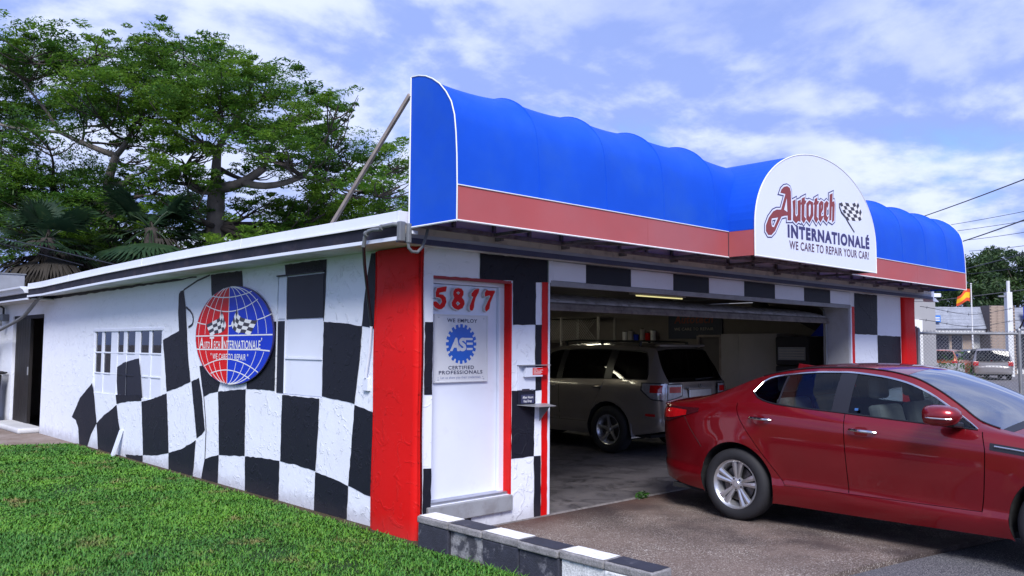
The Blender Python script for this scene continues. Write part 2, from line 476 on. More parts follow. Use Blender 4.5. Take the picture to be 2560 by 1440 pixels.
def add_translucency(name, fac, col):
    m = MAT[name]; nt, n, l = nodes_of(m)
    b = n['Principled BSDF']; o = n['Material Output']
    t = n.new('ShaderNodeBsdfTranslucent'); t.inputs[0].default_value = (*col, 1)
    x = n.new('ShaderNodeMixShader'); x.inputs[0].default_value = fac
    l.new(b.outputs[0], x.inputs[1]); l.new(t.outputs[0], x.inputs[2]); l.new(x.outputs[0], o.inputs['Surface'])
add_translucency('awning blue', 0.08, (0.02, 0.12, 0.8)); add_translucency('awning red', 0.25, (0.7, 0.2, 0.2))
# ---------------------------------------------------------------- ground
def ground_mat(name, build):
    m = bpy.data.materials.new(name); nt, n, l = nodes_of(m); b = n['Principled BSDF']
    g = n.new('ShaderNodeNewGeometry')
    class H: pass
    h = H()
    def noi(sc, det=5.0, ro=0.6, dist=0.0):
        t = n.new('ShaderNodeTexNoise'); t.inputs['Scale'].default_value = sc; t.inputs['Detail'].default_value = det
        t.inputs['Roughness'].default_value = ro; t.inputs['Distortion'].default_value = dist
        l.new(g.outputs['Position'], t.inputs['Vector']); return t.outputs['Fac']
    def vor(sc, out='Color', feature='F1', rnd=1.0):
        t = n.new('ShaderNodeTexVoronoi'); t.feature = feature; t.inputs['Scale'].default_value = sc
        if 'Randomness' in t.inputs: t.inputs['Randomness'].default_value = rnd
        l.new(g.outputs['Position'], t.inputs['Vector']); return t.outputs[out]
    def mr(v, a, b2, c2=0.0, d=1.0):
        r = n.new('ShaderNodeMapRange'); r.inputs[1].default_value = a; r.inputs[2].default_value = b2
        r.inputs[3].default_value = c2; r.inputs[4].default_value = d; l.new(v, r.inputs[0]); return r.outputs[0]
    def mix(f, a, b2, mode='MIX'):
        x = n.new('ShaderNodeMix'); x.data_type = 'RGBA'; x.blend_type = mode
        for s, k in ((f, 'Factor'), (a, 'A'), (b2, 'B')):
            if isinstance(s, (int, float)): x.inputs[k].default_value = s if k == 'Factor' else (s, s, s, 1)
            elif isinstance(s, tuple): x.inputs[k].default_value = (*s, 1)
            else: l.new(s, x.inputs[k])
        return x.outputs['Result']
    def mth(op, a, b2=None):
        x = n.new('ShaderNodeMath'); x.operation = op
        for i, s in enumerate((a, b2)):
            if s is None: continue
            if isinstance(s, (int, float)): x.inputs[i].default_value = s
            else: l.new(s, x.inputs[i])
        return x.outputs[0]
    def bump(v, d):
        bp = n.new('ShaderNodeBump'); bp.inputs['Distance'].default_value = d; l.new(v, bp.inputs['Height']); l.new(bp.outputs[0], b.inputs['Normal'])
    def xyz(i):
        s = n.new('ShaderNodeSeparateXYZ'); l.new(g.outputs['Position'], s.inputs[0]); return s.outputs[i]
    def bw(c):
        s = n.new('ShaderNodeRGBToBW'); l.new(c, s.inputs[0]); return s.outputs[0]
    h.__dict__.update(noi=noi, vor=vor, mr=mr, mix=mix, mth=mth, bump=bump, xyz=xyz, bw=bw)
    col, rough = build(h)
    l.new(col, b.inputs['Base Color']); b.inputs['Roughness'].default_value = rough
    b.inputs['Specular IOR Level'].default_value = 0.3
    MAT[name] = m
def _aggregate(h):
    # exposed-aggregate concrete: pebbles of several colours in a worn matrix, rust and oil stains
    peb = h.vor(85.0); e = h.vor(85.0, 'Distance')
    v = h.bw(peb)
    c = h.mix(h.mr(v, 0.2, 0.8), (0.22, 0.175, 0.15), (0.48, 0.42, 0.375))
    c = h.mix(h.mr(v, 0.70, 0.78), c, (0.66, 0.62, 0.59))
    c = h.mix(h.mr(e, 0.35, 0.6), c, (0.12, 0.09, 0.08))
    wear = h.noi(1.1, 7.0, 0.65)
    c = h.mix(h.mr(wear, 0.40, 0.62), c, h.mix(0.65, c, (0.20, 0.15, 0.13)))
    c = h.mix(h.mr(h.noi(0.55, 6.0, 0.7, 0.6), 0.52, 0.66), c, h.mix(0.75, c, (0.13, 0.095, 0.085)))
    # iron stain and damp grime along the door threshold
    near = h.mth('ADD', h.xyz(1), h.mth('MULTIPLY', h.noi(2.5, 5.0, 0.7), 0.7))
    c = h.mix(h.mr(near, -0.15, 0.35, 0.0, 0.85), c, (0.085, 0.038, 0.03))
    # oil below the parking place
    oil = h.mth('MULTIPLY', h.mr(h.noi(0.8, 4.0, 0.6), 0.42, 0.60), h.mr(h.xyz(0), 1.3, 2.2))
    c = h.mix(h.mth('MULTIPLY', oil, 0.8), c, (0.035, 0.025, 0.028))
    h.bump(h.mth('SUBTRACT', v, e), 0.006)
    return c, 0.8
ground_mat('aggregate concrete', _aggregate)
def _asphalt(h):
    v = h.bw(h.vor(110.0)); e = h.vor(110.0, 'Distance')
    c = h.mix(h.mr(v, 0.2, 0.9), (0.15, 0.15, 0.155), (0.40, 0.395, 0.40))
    c = h.mix(h.mr(e, 0.3, 0.6), c, (0.05, 0.05, 0.065))
    c = h.mix(h.mr(h.noi(0.9, 6.0), 0.35, 0.65, 0.0, 0.5), c, (0.11, 0.105, 0.125))
    h.bump(h.mth('SUBTRACT', v, e), 0.005)
    return c, 0.85
ground_mat('old asphalt', _asphalt)
def _far(h):
    c = h.mix(h.mr(h.noi(0.06, 6.0), 0.35, 0.65), (0.12, 0.115, 0.13), (0.18, 0.17, 0.18))
    c = h.mix(h.mr(h.noi(1.2, 6.0), 0.3, 0.7, 0.0, 0.4), c, (0.09, 0.08, 0.085))
    return c, 0.9
ground_mat('lot asphalt', _far)
def _soil(h):
    p = h.noi(1.3, 6.0, 0.65)
    c = h.mix(h.mr(p, 0.35, 0.65), (0.018, 0.050, 0.010), (0.030, 0.085, 0.014))
    c = h.mix(h.mr(h.noi(2.4, 5.0, 0.7), 0.62, 0.72), c, (0.10, 0.065, 0.04))
    edge = h.mth('ADD', h.xyz(0), h.mth('MULTIPLY', h.noi(7.0, 4.0), 0.16))
    c = h.mix(h.mr(edge, -0.10, 0.0, 0.0, 0.9), c, (0.11, 0.07, 0.045))
    c = h.mix(h.mr(h.noi(60.0, 3.0), 0.3, 0.7), h.mix(0.5, c, (0.01, 0.02, 0.006)), c)
    h.bump(h.noi(70.0, 4.0), 0.02)
    return c, 0.9
ground_mat('turf soil', _soil)
def _path(h):
    c = h.mix(h.mr(h.noi(1.2, 7.0, 0.65), 0.35, 0.65), (0.17, 0.125, 0.10), (0.27, 0.22, 0.20))
    c = h.mix(h.mr(h.noi(9.0, 5.0), 0.55, 0.7, 0.0, 0.6), c, (0.09, 0.07, 0.06))
    h.bump(h.noi(60.0, 4.0), 0.003)
    return c, 0.85
ground_mat('path concrete', _path)
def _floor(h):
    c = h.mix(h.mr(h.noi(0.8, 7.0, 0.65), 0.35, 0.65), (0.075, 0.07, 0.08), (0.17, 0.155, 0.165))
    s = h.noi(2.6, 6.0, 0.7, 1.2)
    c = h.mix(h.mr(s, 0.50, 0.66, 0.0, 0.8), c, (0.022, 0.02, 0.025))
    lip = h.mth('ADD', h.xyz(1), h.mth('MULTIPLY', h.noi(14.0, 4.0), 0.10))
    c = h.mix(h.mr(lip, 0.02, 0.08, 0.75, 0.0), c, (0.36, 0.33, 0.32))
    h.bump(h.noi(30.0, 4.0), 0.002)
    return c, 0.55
ground_mat('garage concrete', _floor)
def _blade(h):
    p = h.noi(1.3, 6.0, 0.65)
    c = h.mix(h.mr(p, 0.35, 0.65), (0.034, 0.180, 0.012), (0.115, 0.330, 0.014))
    c = h.mix(h.mr(h.noi(0.45, 4.0), 0.45, 0.7, 0.0, 0.6), c, (0.020, 0.150, 0.022))
    f = h.noi(55.0, 2.0)
    c = h.mix(h.mr(f, 0.40, 0.66), h.mix(0.45, c, (0.012, 0.07, 0.020)), h.mix(0.25, c, (0.30, 0.38, 0.06)))
    c = h.mix(h.mr(h.noi(0.8, 5.0, 0.7), 0.44, 0.62, 0.0, 0.5), c, (0.014, 0.095, 0.018))
    c = h.mix(h.mr(h.noi(2.1, 5.0, 0.7), 0.56, 0.68, 0.0, 0.85), c, (0.20, 0.15, 0.06))
    c = h.mix(h.mr(h.noi(140.0, 1.0), 0.69, 0.72, 0.0, 0.8), c, (0.34, 0.30, 0.12))
    edge = h.mth('ADD', h.xyz(0), h.mth('MULTIPLY', h.noi(7.0, 4.0), 0.16))
    c = h.mix(h.mr(edge, -0.03, 0.05, 0.0, 0.75), c, (0.16, 0.10, 0.05))
    return c, 0.55
ground_mat('grass blade', _blade)

def sheet(name, pts, z, material, parent=None, depth=0.0):
    mb = MB()
    if depth: mb.prism(pts, 2, z, z-depth)
    else: mb.poly(pts, 2, z)
    o = mb.build(name, material, parent)
    o['kind'] = 'structure'
    return o
sheet('ground', [(-900, -900), (900, -900), (900, 900), (-900, 900)], -0.12, 'lot asphalt')
# asphalt apron, concrete drive, path and lawn, each a real slab with an edge
sheet('asphalt_apron', [(0.03, -40), (60, -40), (60, -5.9), (12, -4.35), (6.5, -3.66), (3.91, -3.26), (2.57, -3.0), (1.43, -2.82), (0.03, -2.66)], -0.045, 'old asphalt', depth=0.2)
sheet('concrete_driveway', [(0.03, -2.64), (1.43, -2.80), (2.57, -2.98), (3.91, -3.24), (6.5, -3.64), (12, -4.33), (12, -0.012), (0.03, -0.012)], -0.012, 'aggregate concrete', depth=0.2)
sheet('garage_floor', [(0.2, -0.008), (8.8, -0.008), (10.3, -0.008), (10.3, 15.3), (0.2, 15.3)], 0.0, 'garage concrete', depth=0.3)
lawn_pts = [(-45, -45), (0.028, -45), (0.028, -0.02), (0.0, 9.1), (-0.43, 9.2), (-1.01, 9.48), (-3.0, 10.3), (-9, 12.6), (-45, 20)]
sheet('lawn', lawn_pts, 0.0, 'turf soil', depth=0.25)
sheet('concrete_path', [(0.0, 9.11), (-0.43, 9.21), (-1.01, 9.49), (-3.0, 10.31), (-9, 12.61), (-30, 16.9), (-30, 40), (0.0, 40)], -0.01, 'path concrete', depth=0.2)

def make_grass():
    n0 = 420000
    X = np.where(rng.uniform(0, 1, n0) < 0.86, rng.uniform(-4.2, 0.03, n0), rng.uniform(-9.0, -4.2, n0)); Y = rng.uniform(-3.4, 10.6, n0)
    edge = np.interp(X, [-9, -3.0, -1.01, -0.43, 0.0], [12.6, 10.3, 9.48, 9.2, 9.1])
    keep = Y < edge + rng.normal(0, 0.05, n0)
    keep &= ~((X > -0.165) & (Y < 0.0) & (Y > -2.6)) & ~((X > -0.075-rng.gamma(2.0, 0.02, n0)) & (Y > -0.06))
    # frequency falls away with distance from the near corner of the lawn, where blades are a fraction of a pixel
    d = np.hypot(X+4.34, Y+5.75)
    keep &= rng.uniform(0, 1, n0) < np.clip(9.0/d, 0.45, 1.0)
    # thin bald spots
    for bx, by, br in ((-1.45, 4.4, 0.35), (-1.2, 0.35, 0.22), (-0.9, -0.35, 0.18), (-1.9, -1.6, 0.25)):
        q = np.hypot(X-bx, (Y-by)*0.8)/br
        keep &= rng.uniform(0, 1, n0) < np.clip(q*0.8, 0.15, 1.0)
    X, Y, d = X[keep], Y[keep], d[keep]; n = len(X)
    patch = 0.5+0.5*np.sin(X*2.1+np.sin(Y*1.7)*1.3)*np.sin(Y*1.6+np.cos(X*1.4)*1.1)
    H = rng.gamma(4.0, 0.0062, n)*(0.55+0.7*patch)
    near_wall = (X > -0.45) & (Y > 0)
    H *= np.where(near_wall, 0.75, 1.0)
    near_block = (X > -0.45) & (Y < 0) & (Y > -2.7)
    H *= np.where(near_block, 1.0, 1.0)*0.85
    W = rng.uniform(0.0028, 0.0062, n)*np.clip(d/7.5, 0.9, 1.6)
    az = rng.uniform(0, 2*np.pi, n); lean = rng.uniform(0.2, 1.7, n)*H*1.1
    dx, dy = np.cos(az), np.sin(az); tx, ty = -dy*W, dx*W
    z0 = -0.004
    V = np.empty((n, 5, 3))
    V[:, 0] = np.stack([X-tx, Y-ty, np.full(n, z0)], 1); V[:, 1] = np.stack([X+tx, Y+ty, np.full(n, z0)], 1)
    mx, my = X+dx*lean*0.35, Y+dy*lean*0.35
    V[:, 2] = np.stack([mx-tx*0.9, my-ty*0.9, H*0.62], 1); V[:, 3] = np.stack([mx+tx*0.9, my+ty*0.9, H*0.62], 1)
    V[:, 4] = np.stack([X+dx*lean, Y+dy*lean, H*0.97], 1)
    # small round clover-like leaves between the blades
    base = np.arange(n)*5
    T = np.concatenate([np.stack([base, base+1, base+3], 1), np.stack([base, base+3, base+2], 1), np.stack([base+2, base+3, base+4], 1)])
    fast_mesh('grass', V.reshape(-1, 3), T, 'grass blade')
def fast_mesh(name, V, T, material, parent=None, link=True, quads=False):
    me = bpy.data.meshes.new(name)
    k = T.shape[1]
    me.vertices.add(len(V)); me.loops.add(T.size); me.polygons.add(len(T))
    me.vertices.foreach_set('co', np.ascontiguousarray(V, dtype=np.float32).ravel())
    me.loops.foreach_set('vertex_index', np.ascontiguousarray(T, dtype=np.int32).ravel())
    me.polygons.foreach_set('loop_start', np.arange(0, T.size, k, dtype=np.int32))
    me.update(calc_edges=True)
    me.materials.append(MAT[material])
    o = bpy.data.objects.new(name, me)
    COL.objects.link(o)
    if parent is not None:
        o.parent = parent
        if ROOT.get(parent) is not None: o.matrix_parent_inverse = ROOT[parent]
    return o
make_grass()
g_ = bpy.data.objects['grass']
tag(g_, 'short mown green lawn grass with dry spots beside the checkered wall', 'grass', kind='stuff')
# ---------------------------------------------------------------- the garage building
bld = thing('garage_building', 'low white stucco garage building with black checkered flag mural and red corner pillars', 'building', (0, 0, 0))
SIDE_CHECKS = [
 [(9.422,.405),(9.044,.732),(8.457,.998),(8.336,.798),(8.173,.388),(8.418,.204),(8.594,-.03),(8.975,-.03),(9.063,.249),(9.204,.368)],
 [(8.173,.388),(7.892,.516),(7.316,.717),(7.225,.501),(7.123,.335),(7.155,.16),(7.31,-.03),(8.055,-.03)],
 [(6.878,.037),(6.548,.058),(6.216,.09),(6.209,-.03),(6.8,-.03)],
 [(7.318,.729),(6.908,.785),(6.332,.826),(6.345,.90),(7.37,.86)],
 [(6.331,.815),(5.882,.881),(5.445,.97),(5.372,.585),(5.313,.209),(5.771,.134),(6.201,.092),(6.266,.457)],
 [(5.629,1.667),(5.362,1.73),(5.104,1.785),(5.15,2.029),(5.143,2.263),(5.094,2.297),(4.993,2.308),(4.91,2.069),(4.787,1.455),(4.69,1.148),(5.02,1.07),(5.447,.991),(5.529,1.314)],
 [(4.665,1.149),(4.442,1.206),(4.33,.957),(4.223,.585),(4.31,.525),(4.457,.465),(4.569,.842)],
 [(5.313,.209),(4.87,.306),(4.479,.444),(4.508,.198),(4.541,-.03),(5.296,-.03)],
 [(4.209,.238),(4.011,.291),(3.827,.328),(3.827,-.03),(4.294,-.03),(4.247,.13)],
 [(4.441,1.347),(3.709,1.433),(3.899,1.058),(4.118,1.03),(4.297,.978),(4.368,1.159)],
 [(3.888,1.059),(3.53,1.092),(3.179,1.116),(3.165,.379),(3.482,.352),(3.817,.329)],
 [(3.179,1.442),(3.16,1.121),(2.754,1.129),(2.51,1.127),(2.51,1.862),(2.748,1.869)],
 [(3.155,.375),(2.76,.401),(2.37,.407),(2.368,-.03),(3.132,-.03)],
 [(2.346,1.09),(1.94,1.09),(1.598,1.09),(1.612,.725),(1.643,.381),(1.988,.402),(2.353,.405),(2.353,.747)],
 [(1.643,.373),(1.339,.35),(1.051,.31),(1.067,-.03),(1.657,-.03)],
 [(.968,1.064),(.802,1.04),(.62,1.0),(.62,.59),(.62,.249),(.856,.284),(1.051,.314),(1.009,.674)],
 [(1.544,1.844),(1.18,1.823),(.865,1.792),(.895,1.479),(.929,1.305),(.969,1.071),(1.26,1.097),(1.550,1.116),(1.550,1.499)],
 [(.736,2.458),(.60,2.458),(.60,1.756),(.721,1.776),(.872,1.793),(.823,2.124)],
 [(2.355,2.458),(1.922,2.458),(1.511,2.458),(1.52,2.175),(1.544,1.848),(1.553,1.85),(1.553,2.335),(2.33,2.345)],
 [(4.19,2.458),(3.769,2.458),(3.354,2.458),(3.318,2.271),(3.312,2.165),(4.144,2.198)],
]
WIN = (5.66, 8.45, 0.86, 1.81)
BRD = (1.556, 2.503, 1.10, 2.335)
DOO = (11.3, 13.48, -0.10, 2.15)
mb = wall_holes(MB(), 0, 0.0, 0.14, 0.012, 15.5, -0.12, 2.475, [WIN, BRD, DOO])
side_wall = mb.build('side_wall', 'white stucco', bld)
for c in SIDE_CHECKS:
    MB().poly(wobble(c, 0.005), 0, -0.004).build('painted_check', 'black stucco', side_wall)
def pen(pts, w, name='painted_line', material='black paint', x=-0.005):
    mb = MB()
    for i in range(len(pts)-1):
        (a, b), (c, d) = pts[i], pts[i+1]
        L = math.hypot(c-a, d-b); nx, nz = -(d-b)/L*w/2, (c-a)/L*w/2
        mb.add([(x-i*0.0002, a-nx, b-nz), (x-i*0.0002, c-nx, d-nz), (x-i*0.0002, c+nx, d+nz), (x-i*0.0002, a+nx, b+nz)], [(0, 1, 2, 3)])
    return mb.build(name, material, side_wall)
pen([(4.993,2.308),(4.579,2.405),(4.21,2.455)], 0.022)
pen([(4.899,2.084),(4.771,2.035),(4.69,1.985),(4.665,1.937),(4.67,1.89),(4.695,1.857),(4.804,1.828)], 0.028)
pen([(4.35,1.228),(4.303,1.06),(4.223,.752),(4.189,.587),(4.198,.239)], 0.016)
# flat black strip along the wall top under the eave of the rear half
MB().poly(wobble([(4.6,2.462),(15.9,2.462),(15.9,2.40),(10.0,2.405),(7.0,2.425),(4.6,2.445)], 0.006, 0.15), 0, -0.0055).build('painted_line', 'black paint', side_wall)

# window with painted-over lower lights
win = MB()
ys = [5.66, 6.12, 6.50, 7.06, 7.46, 7.76, 8.07, 8.45]
bars_y = [(5.66, 5.70), (6.09, 6.16), (6.49, 6.70), (7.03, 7.12), (7.30, 7.48), (7.69, 7.74), (7.96, 8.08), (8.40, 8.45)]
bars_y = [(5.66, 5.72), (6.075, 6.17), (6.50, 6.70), (7.03, 7.165), (7.42, 7.70), (8.02, 8.13), (8.415, 8.45)]
for a, b in bars_y: win.box(0.012, a, 0.86, 0.07, b, 1.81)
window = win.build('window', 'white paint', bld, bevel=0.006)
fr = MB().box(-0.006, 5.60, 1.795, 0.07, 8.50, 1.845)
fr.build('window_head', 'white paint', window, bevel=0.01)
for a_, b_, m_ in ((5.66, 6.338, 'white stucco'), (6.34, 7.36, 'black paint'), (7.362, 8.45, 'white stucco')):
    MB().box(-0.001, a_, 0.845, 0.07, b_, 0.859).build('sill', m_, window)
for z in (1.16, 1.478):
    for a_, b_ in (((5.70, 6.41), (7.42, 8.43)) if z < 1.2 else ((5.70, 8.43),)):
        MB().box(0.0095, a_, z-0.010, 0.066, b_, z+0.012).build('glazing_bar', 'white paint', window, bevel=0.003)
gaps = [(bars_y[i][1], bars_y[i+1][0]) for i in range(len(bars_y)-1)]
for i, (a, b) in enumerate(gaps):
    for j, (z0, z1) in enumerate(((0.862, 1.148), (1.172, 1.466), (1.49, 1.793))):
        clear = j == 2 or (j == 1 and a > 7.6)
        MB().box(0.026 if clear else 0.020, a, z0, 0.032, b, z1).build('pane' if clear else 'painted_pane', 'window glass' if clear else 'white paint', window)
# black paint run over the lower middle lights, on the frame and in the panes
for poly_, x in (([(6.345, .862), (6.423, 1.132), (6.50, 1.37), (6.512, 1.41), (6.706, 1.395), (6.706, .862)], 0.009),
                 ([(6.70, .862), (6.70, 1.395), (7.03, 1.355), (7.03, .862)], 0.0185),
                 ([(7.018, .862), (7.018, 1.355), (7.114, 1.342), (7.177, 1.33), (7.177, .862)], 0.009),
                 ([(7.165, .862), (7.165, 1.33), (7.42, 1.27), (7.42, 1.06), (7.38, .92), (7.36, .862)], 0.0185)):
    MB().poly(poly_, 0, x).build('painted_check', 'black paint', window)
for z in (1.16,):
    MB().box(0.0075, 6.70, z-0.0105, 0.019, 7.36, z+0.012).build('glazing_bar', 'black paint', window, bevel=0.003)

# boarded window painted over
bw_ = MB().box(0.018, 1.556, 1.10, 0.06, 2.503, 2.335)
boarded = bw_.build('boarded_window', 'white paint', bld)
MB().box(0.004, 1.575, 1.885, 0.017, 2.305, 2.325).build('board', 'black paint', boarded, bevel=0.004)
MB().box(0.006, 1.56, 1.487, 0.017, 2.30, 1.87).build('board', 'white paint', boarded, bevel=0.003)
MB().box(0.006, 1.56, 1.106, 0.017, 2.30, 1.465).build('board', 'white paint', boarded, bevel=0.003)
MB().box(-0.006, 1.57, 1.466, 0.016, 2.30, 1.486).build('rail', 'white paint', boarded, bevel=0.003)
MB().box(0.008, 2.325, 1.106, 0.017, 2.498, 1.866).build('board', 'black paint', boarded, bevel=0.003)
MB().box(0.008, 2.325, 1.888, 0.017, 2.498, 2.33).build('board', 'white paint', boarded, bevel=0.003)
MB().box(-0.004, 2.306, 1.106, 0.017, 2.324, 2.33).build('rail', 'white paint', boarded, bevel=0.003)
MB().box(-0.015, 1.55, 2.337, 0.01, 2.51, 2.352).build('drip_cap', 'black paint', boarded)

# back doorway with a dark plank door standing inward and a worn threshold
door_b = MB().box(0.06, 12.35, 0.02, 0.10, 13.44, 2.13).build('back_door', 'dark wood', bld, bevel=0.004)
for k in range(6):
    MB().box(0.045, 12.37+k*0.178, 0.03, 0.059, 12.37+k*0.178+0.168, 2.12).build('plank', 'dark wood', door_b, bevel=0.003)
MB().box(0.02, 11.30, 2.08, 0.14, 13.48, 2.149).build('door_head', 'black board', door_b)
MB().box(0.03, 12.38, 1.0, 0.044, 12.44, 1.16).build('handle', 'grey metal', door_b, bevel=0.005)
thr = MB().box(-0.34, 11.34, -0.02, 0.10, 13.44, 0.085)
thr.build('threshold', 'old plaster', door_b, bevel=0.045, seg=4)

# front wall, left of the opening
mb = wall_holes(MB(), 1, 0.0, 0.25, 0.0, 1.57, -0.12, 2.475, [(0.148, 1.08, 0.25, 2.21)])
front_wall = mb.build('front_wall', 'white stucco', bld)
mb = wall_holes(MB(), 1, 0.0, 0.25, 8.12, 10.4, -0.12, 2.475, [])
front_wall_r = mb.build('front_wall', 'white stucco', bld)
FRONT = [
 [(.06,1.817),(.146,1.818),(.146,1.196),(.06,1.198)], [(.06,.578),(.146,.572),(.146,.15),(.06,.12)],
 [(.675,2.458),(1.566,2.458),(1.567,2.24),(1.396,2.23),(1.398,1.821),(1.095,1.814),(1.092,2.229),(.677,2.214)],
 [(1.392,1.821),(1.485,1.823),(1.477,1.194),(1.385,1.189)], [(1.083,1.199),(1.39,1.193),(1.377,.572),(1.083,.572)],
 [(1.377,.572),(1.469,.568),(1.472,-.05),(1.381,-.05)], [(.50,.112),(.592,.115),(.60,.05)],
]
for c in FRONT: MB().poly(wobble(c, 0.004), 1, -0.004).build('painted_check', 'black stucco', front_wall)
MB().poly(wobble([(1.480,2.236),(1.563,2.24),(1.558,-.05),(1.474,-.05)], 0.003), 1, -0.0045).build('painted_stripe', 'red paint', front_wall)
for c in ([(8.258,2.45),(9.07,2.45),(9.05,1.82),(8.245,1.825)], [(9.05,1.815),(9.94,1.805),(9.94,1.20),(9.05,1.20)], [(8.25,1.19),(9.04,1.19),(9.04,.60),(8.25,.60)], [(9.05,.59),(9.94,.59),(9.94,-.05),(9.05,-.05)]):
    MB().poly(wobble(c, 0.004), 1, -0.004).build('painted_check', 'black stucco', front_wall_r)
MB().poly(wobble([(8.145,2.24),(8.245,2.24),(8.245,-.05),(8.145,-.05)], 0.004), 1, -0.0045).build('painted_stripe', 'red paint', front_wall_r)
# jambs of the wide opening
MB().box(8.092, 0.02, 0.0, 8.12, 0.42, 2.235).build('jamb', 'jamb grey', bld, bevel=0.004)
MB().box(8.10, -0.012, 0.0, 8.14, 0.018, 2.235).build('jamb_trim', 'white paint', bld, bevel=0.003)
MB().box(1.5635, -0.012, 0.0, 1.585, 0.26, 2.235).build('jamb_trim', 'white paint', bld, bevel=0.003)
# header beam with its own checks
MB().box(1.587, 0.0, 2.235, 8.10, 0.22, 2.455).build('header_beam', 'white paint', bld)
hdr = [o for o in COL.objects if o.name == 'header_beam'][0]
hx = [1.62, 2.11, 2.84, 3.61, 4.33, 5.12, 5.88, 6.67, 7.45, 8.08]
for i in range(9):
    MB().box(hx[i]+0.002, -0.016, 2.262, hx[i+1]-0.002, -0.001, 2.45).build('header_board', 'black paint' if i % 2 else 'white paint', hdr, bevel=0.002)
    MB().lathe([(0.0, 0.018), (0.010, 0.018), (0.010, 0.0)], ((hx[i]+hx[i+1])/2+0.05, 0.0, 2.35+0.02*(i % 2)), (0, -1, 0), 10).build('bolt', 'black paint' if i % 2 else 'white metal', hdr)
MB().box(1.587, -0.022, 2.205, 8.09, 0.03, 2.260).build('header_trim', 'grey paint', bld, bevel=0.004)
MB().box(1.56, -0.02, 2.237, 1.618, -0.001, 2.455).build('header_trim', 'white paint', bld, bevel=0.003)

# entrance door
frm = MB()
frm.box(1.0, 0.085, 0.27, 1.078, 0.16, 2.165); frm.box(0.15, 0.085, 2.165, 1.078, 0.16, 2.208)
door_f = frm.build('door_frame', 'white paint', bld, bevel=0.004)
MB().box(0.152, 0.118, 0.275, 0.997, 0.155, 2.162).build('entrance_door', 'white paint', bld, bevel=0.004)
door = [o for o in COL.objects if o.name == 'entrance_door'][0]
MB().box(1.062, -0.0045, 0.25, 1.0795, 0.118, 2.205).build('red_jamb', 'red paint', door_f)
rj = MB().poly(wobble([(1.07, 2.225), (0.145, 2.222), (0.145, 2.207), (1.07, 2.195)], 0.003), 1, -0.0048); rj.build('red_lintel_edge', 'dark red paint', door_f)
MB().box(0.15, 0.0, 2.2015, 1.06, 0.084, 2.2085).build('red_lintel', 'dark red paint', door_f)
DIGITS = [[(.251,2.129),(.306,2.14),(.357,2.148),(.362,2.139),(.351,2.099),(.281,2.085),(.275,2.075),(.32,2.072),(.352,2.046),(.36,2.007),(.34,1.966),(.309,1.943),(.277,1.937),(.23,1.952),(.209,1.974),(.211,2.006),(.242,2.011),(.267,1.996),(.283,1.982),(.305,2.005),(.298,2.032),(.276,2.041),(.236,2.044),(.234,2.086)],
 [(.435,2.105),(.454,2.132),(.493,2.14),(.532,2.136),(.556,2.111),(.556,2.081),(.538,2.055),(.564,2.03),(.571,1.998),(.548,1.959),(.495,1.939),(.45,1.95),(.42,1.974),(.417,2.007),(.444,2.048),(.432,2.075)],
 [(.648,2.098),(.683,2.133),(.731,2.148),(.745,2.139),(.735,2.107),(.701,2.057),(.685,2.01),(.682,1.971),(.668,1.942),(.645,1.937),(.628,1.949),(.628,1.982),(.654,2.037),(.667,2.065),(.648,2.072)],
 [(.81,2.113),(.834,2.143),(.856,2.135),(.933,2.138),(.942,2.125),(.919,2.092),(.881,2.02),(.871,1.965),(.833,1.935),(.816,1.947),(.815,1.978),(.85,2.037),(.877,2.08),(.87,2.087),(.811,2.072)]]
DHOLES = [[(.474,2.095),(.493,2.106),(.51,2.096),(.494,2.08)], [(.469,2.001),(.488,2.015),(.511,2.0),(.488,1.982)]]
for i, d in enumerate(DIGITS):
    sp = [d] + (DHOLES if i == 1 else [])
    me = curve_mesh('house_number', splines=sp, extrude=0.018, offset=0.004)
    num = place_mesh(me, 'house_number', 'digit side', door, (1, 0, 0), (0, 0, 1), (0, -1, 0), (0.0, 0.098, -0.005))
    me = curve_mesh('number_face', splines=sp, offset=-0.002)
    place_mesh(me, 'number_face', 'sign red', num if False else door, (1, 0, 0), (0, 0, 1), (0, -1, 0), (0.0, 0.0785, -0.005))
# sill block of the entrance door
MB().box(0.10, -0.035, 0.105, 1.078, 0.115, 0.248).build('door_sill', 'grey paint', bld, bevel=0.008)
MB().box(0.15, 0.02, 0.249, 1.06, 0.13, 0.276).build('threshold_strip', 'aluminium', bld, bevel=0.004)

# red pillars: soft-edged piers at the corners
def pier(x0, x1, y0, y1, top):
    mb = MB(); r = 0.06
    def ring(z, g):
        o = []
        for cx, cy, a0 in ((x1-r, y1-r, 0), (x0+r, y1-r, 90), (x0+r, y0+r, 180), (x1-r, y0+r, 270)):
            for k in range(5):
                a = R(a0+k*22.5); o.append((cx+(r+g)*math.cos(a), cy+(r+g)*math.sin(a), z))
        return o
    zs = lin(-0.12, top, 22); base = []
    for z in zs:
        g = 0.006*math.sin(z*5.1)+0.012*(1-(z+0.12)/(top+0.12))
        mb.v.extend(ring(z, g))
    for i in range(len(zs)-1):
        for k in range(20):
            k2 = (k+1) % 20
            mb.f.append((i*20+k, i*20+k2, (i+1)*20+k2, (i+1)*20+k))
    return mb.build('corner_pillar', 'red stucco', bld, smooth=True, angle=180)
pier(-0.05, 0.022, -0.045, 0.615, 2.462)
pier(9.97, 10.46, -0.06, 0.45, 2.462)

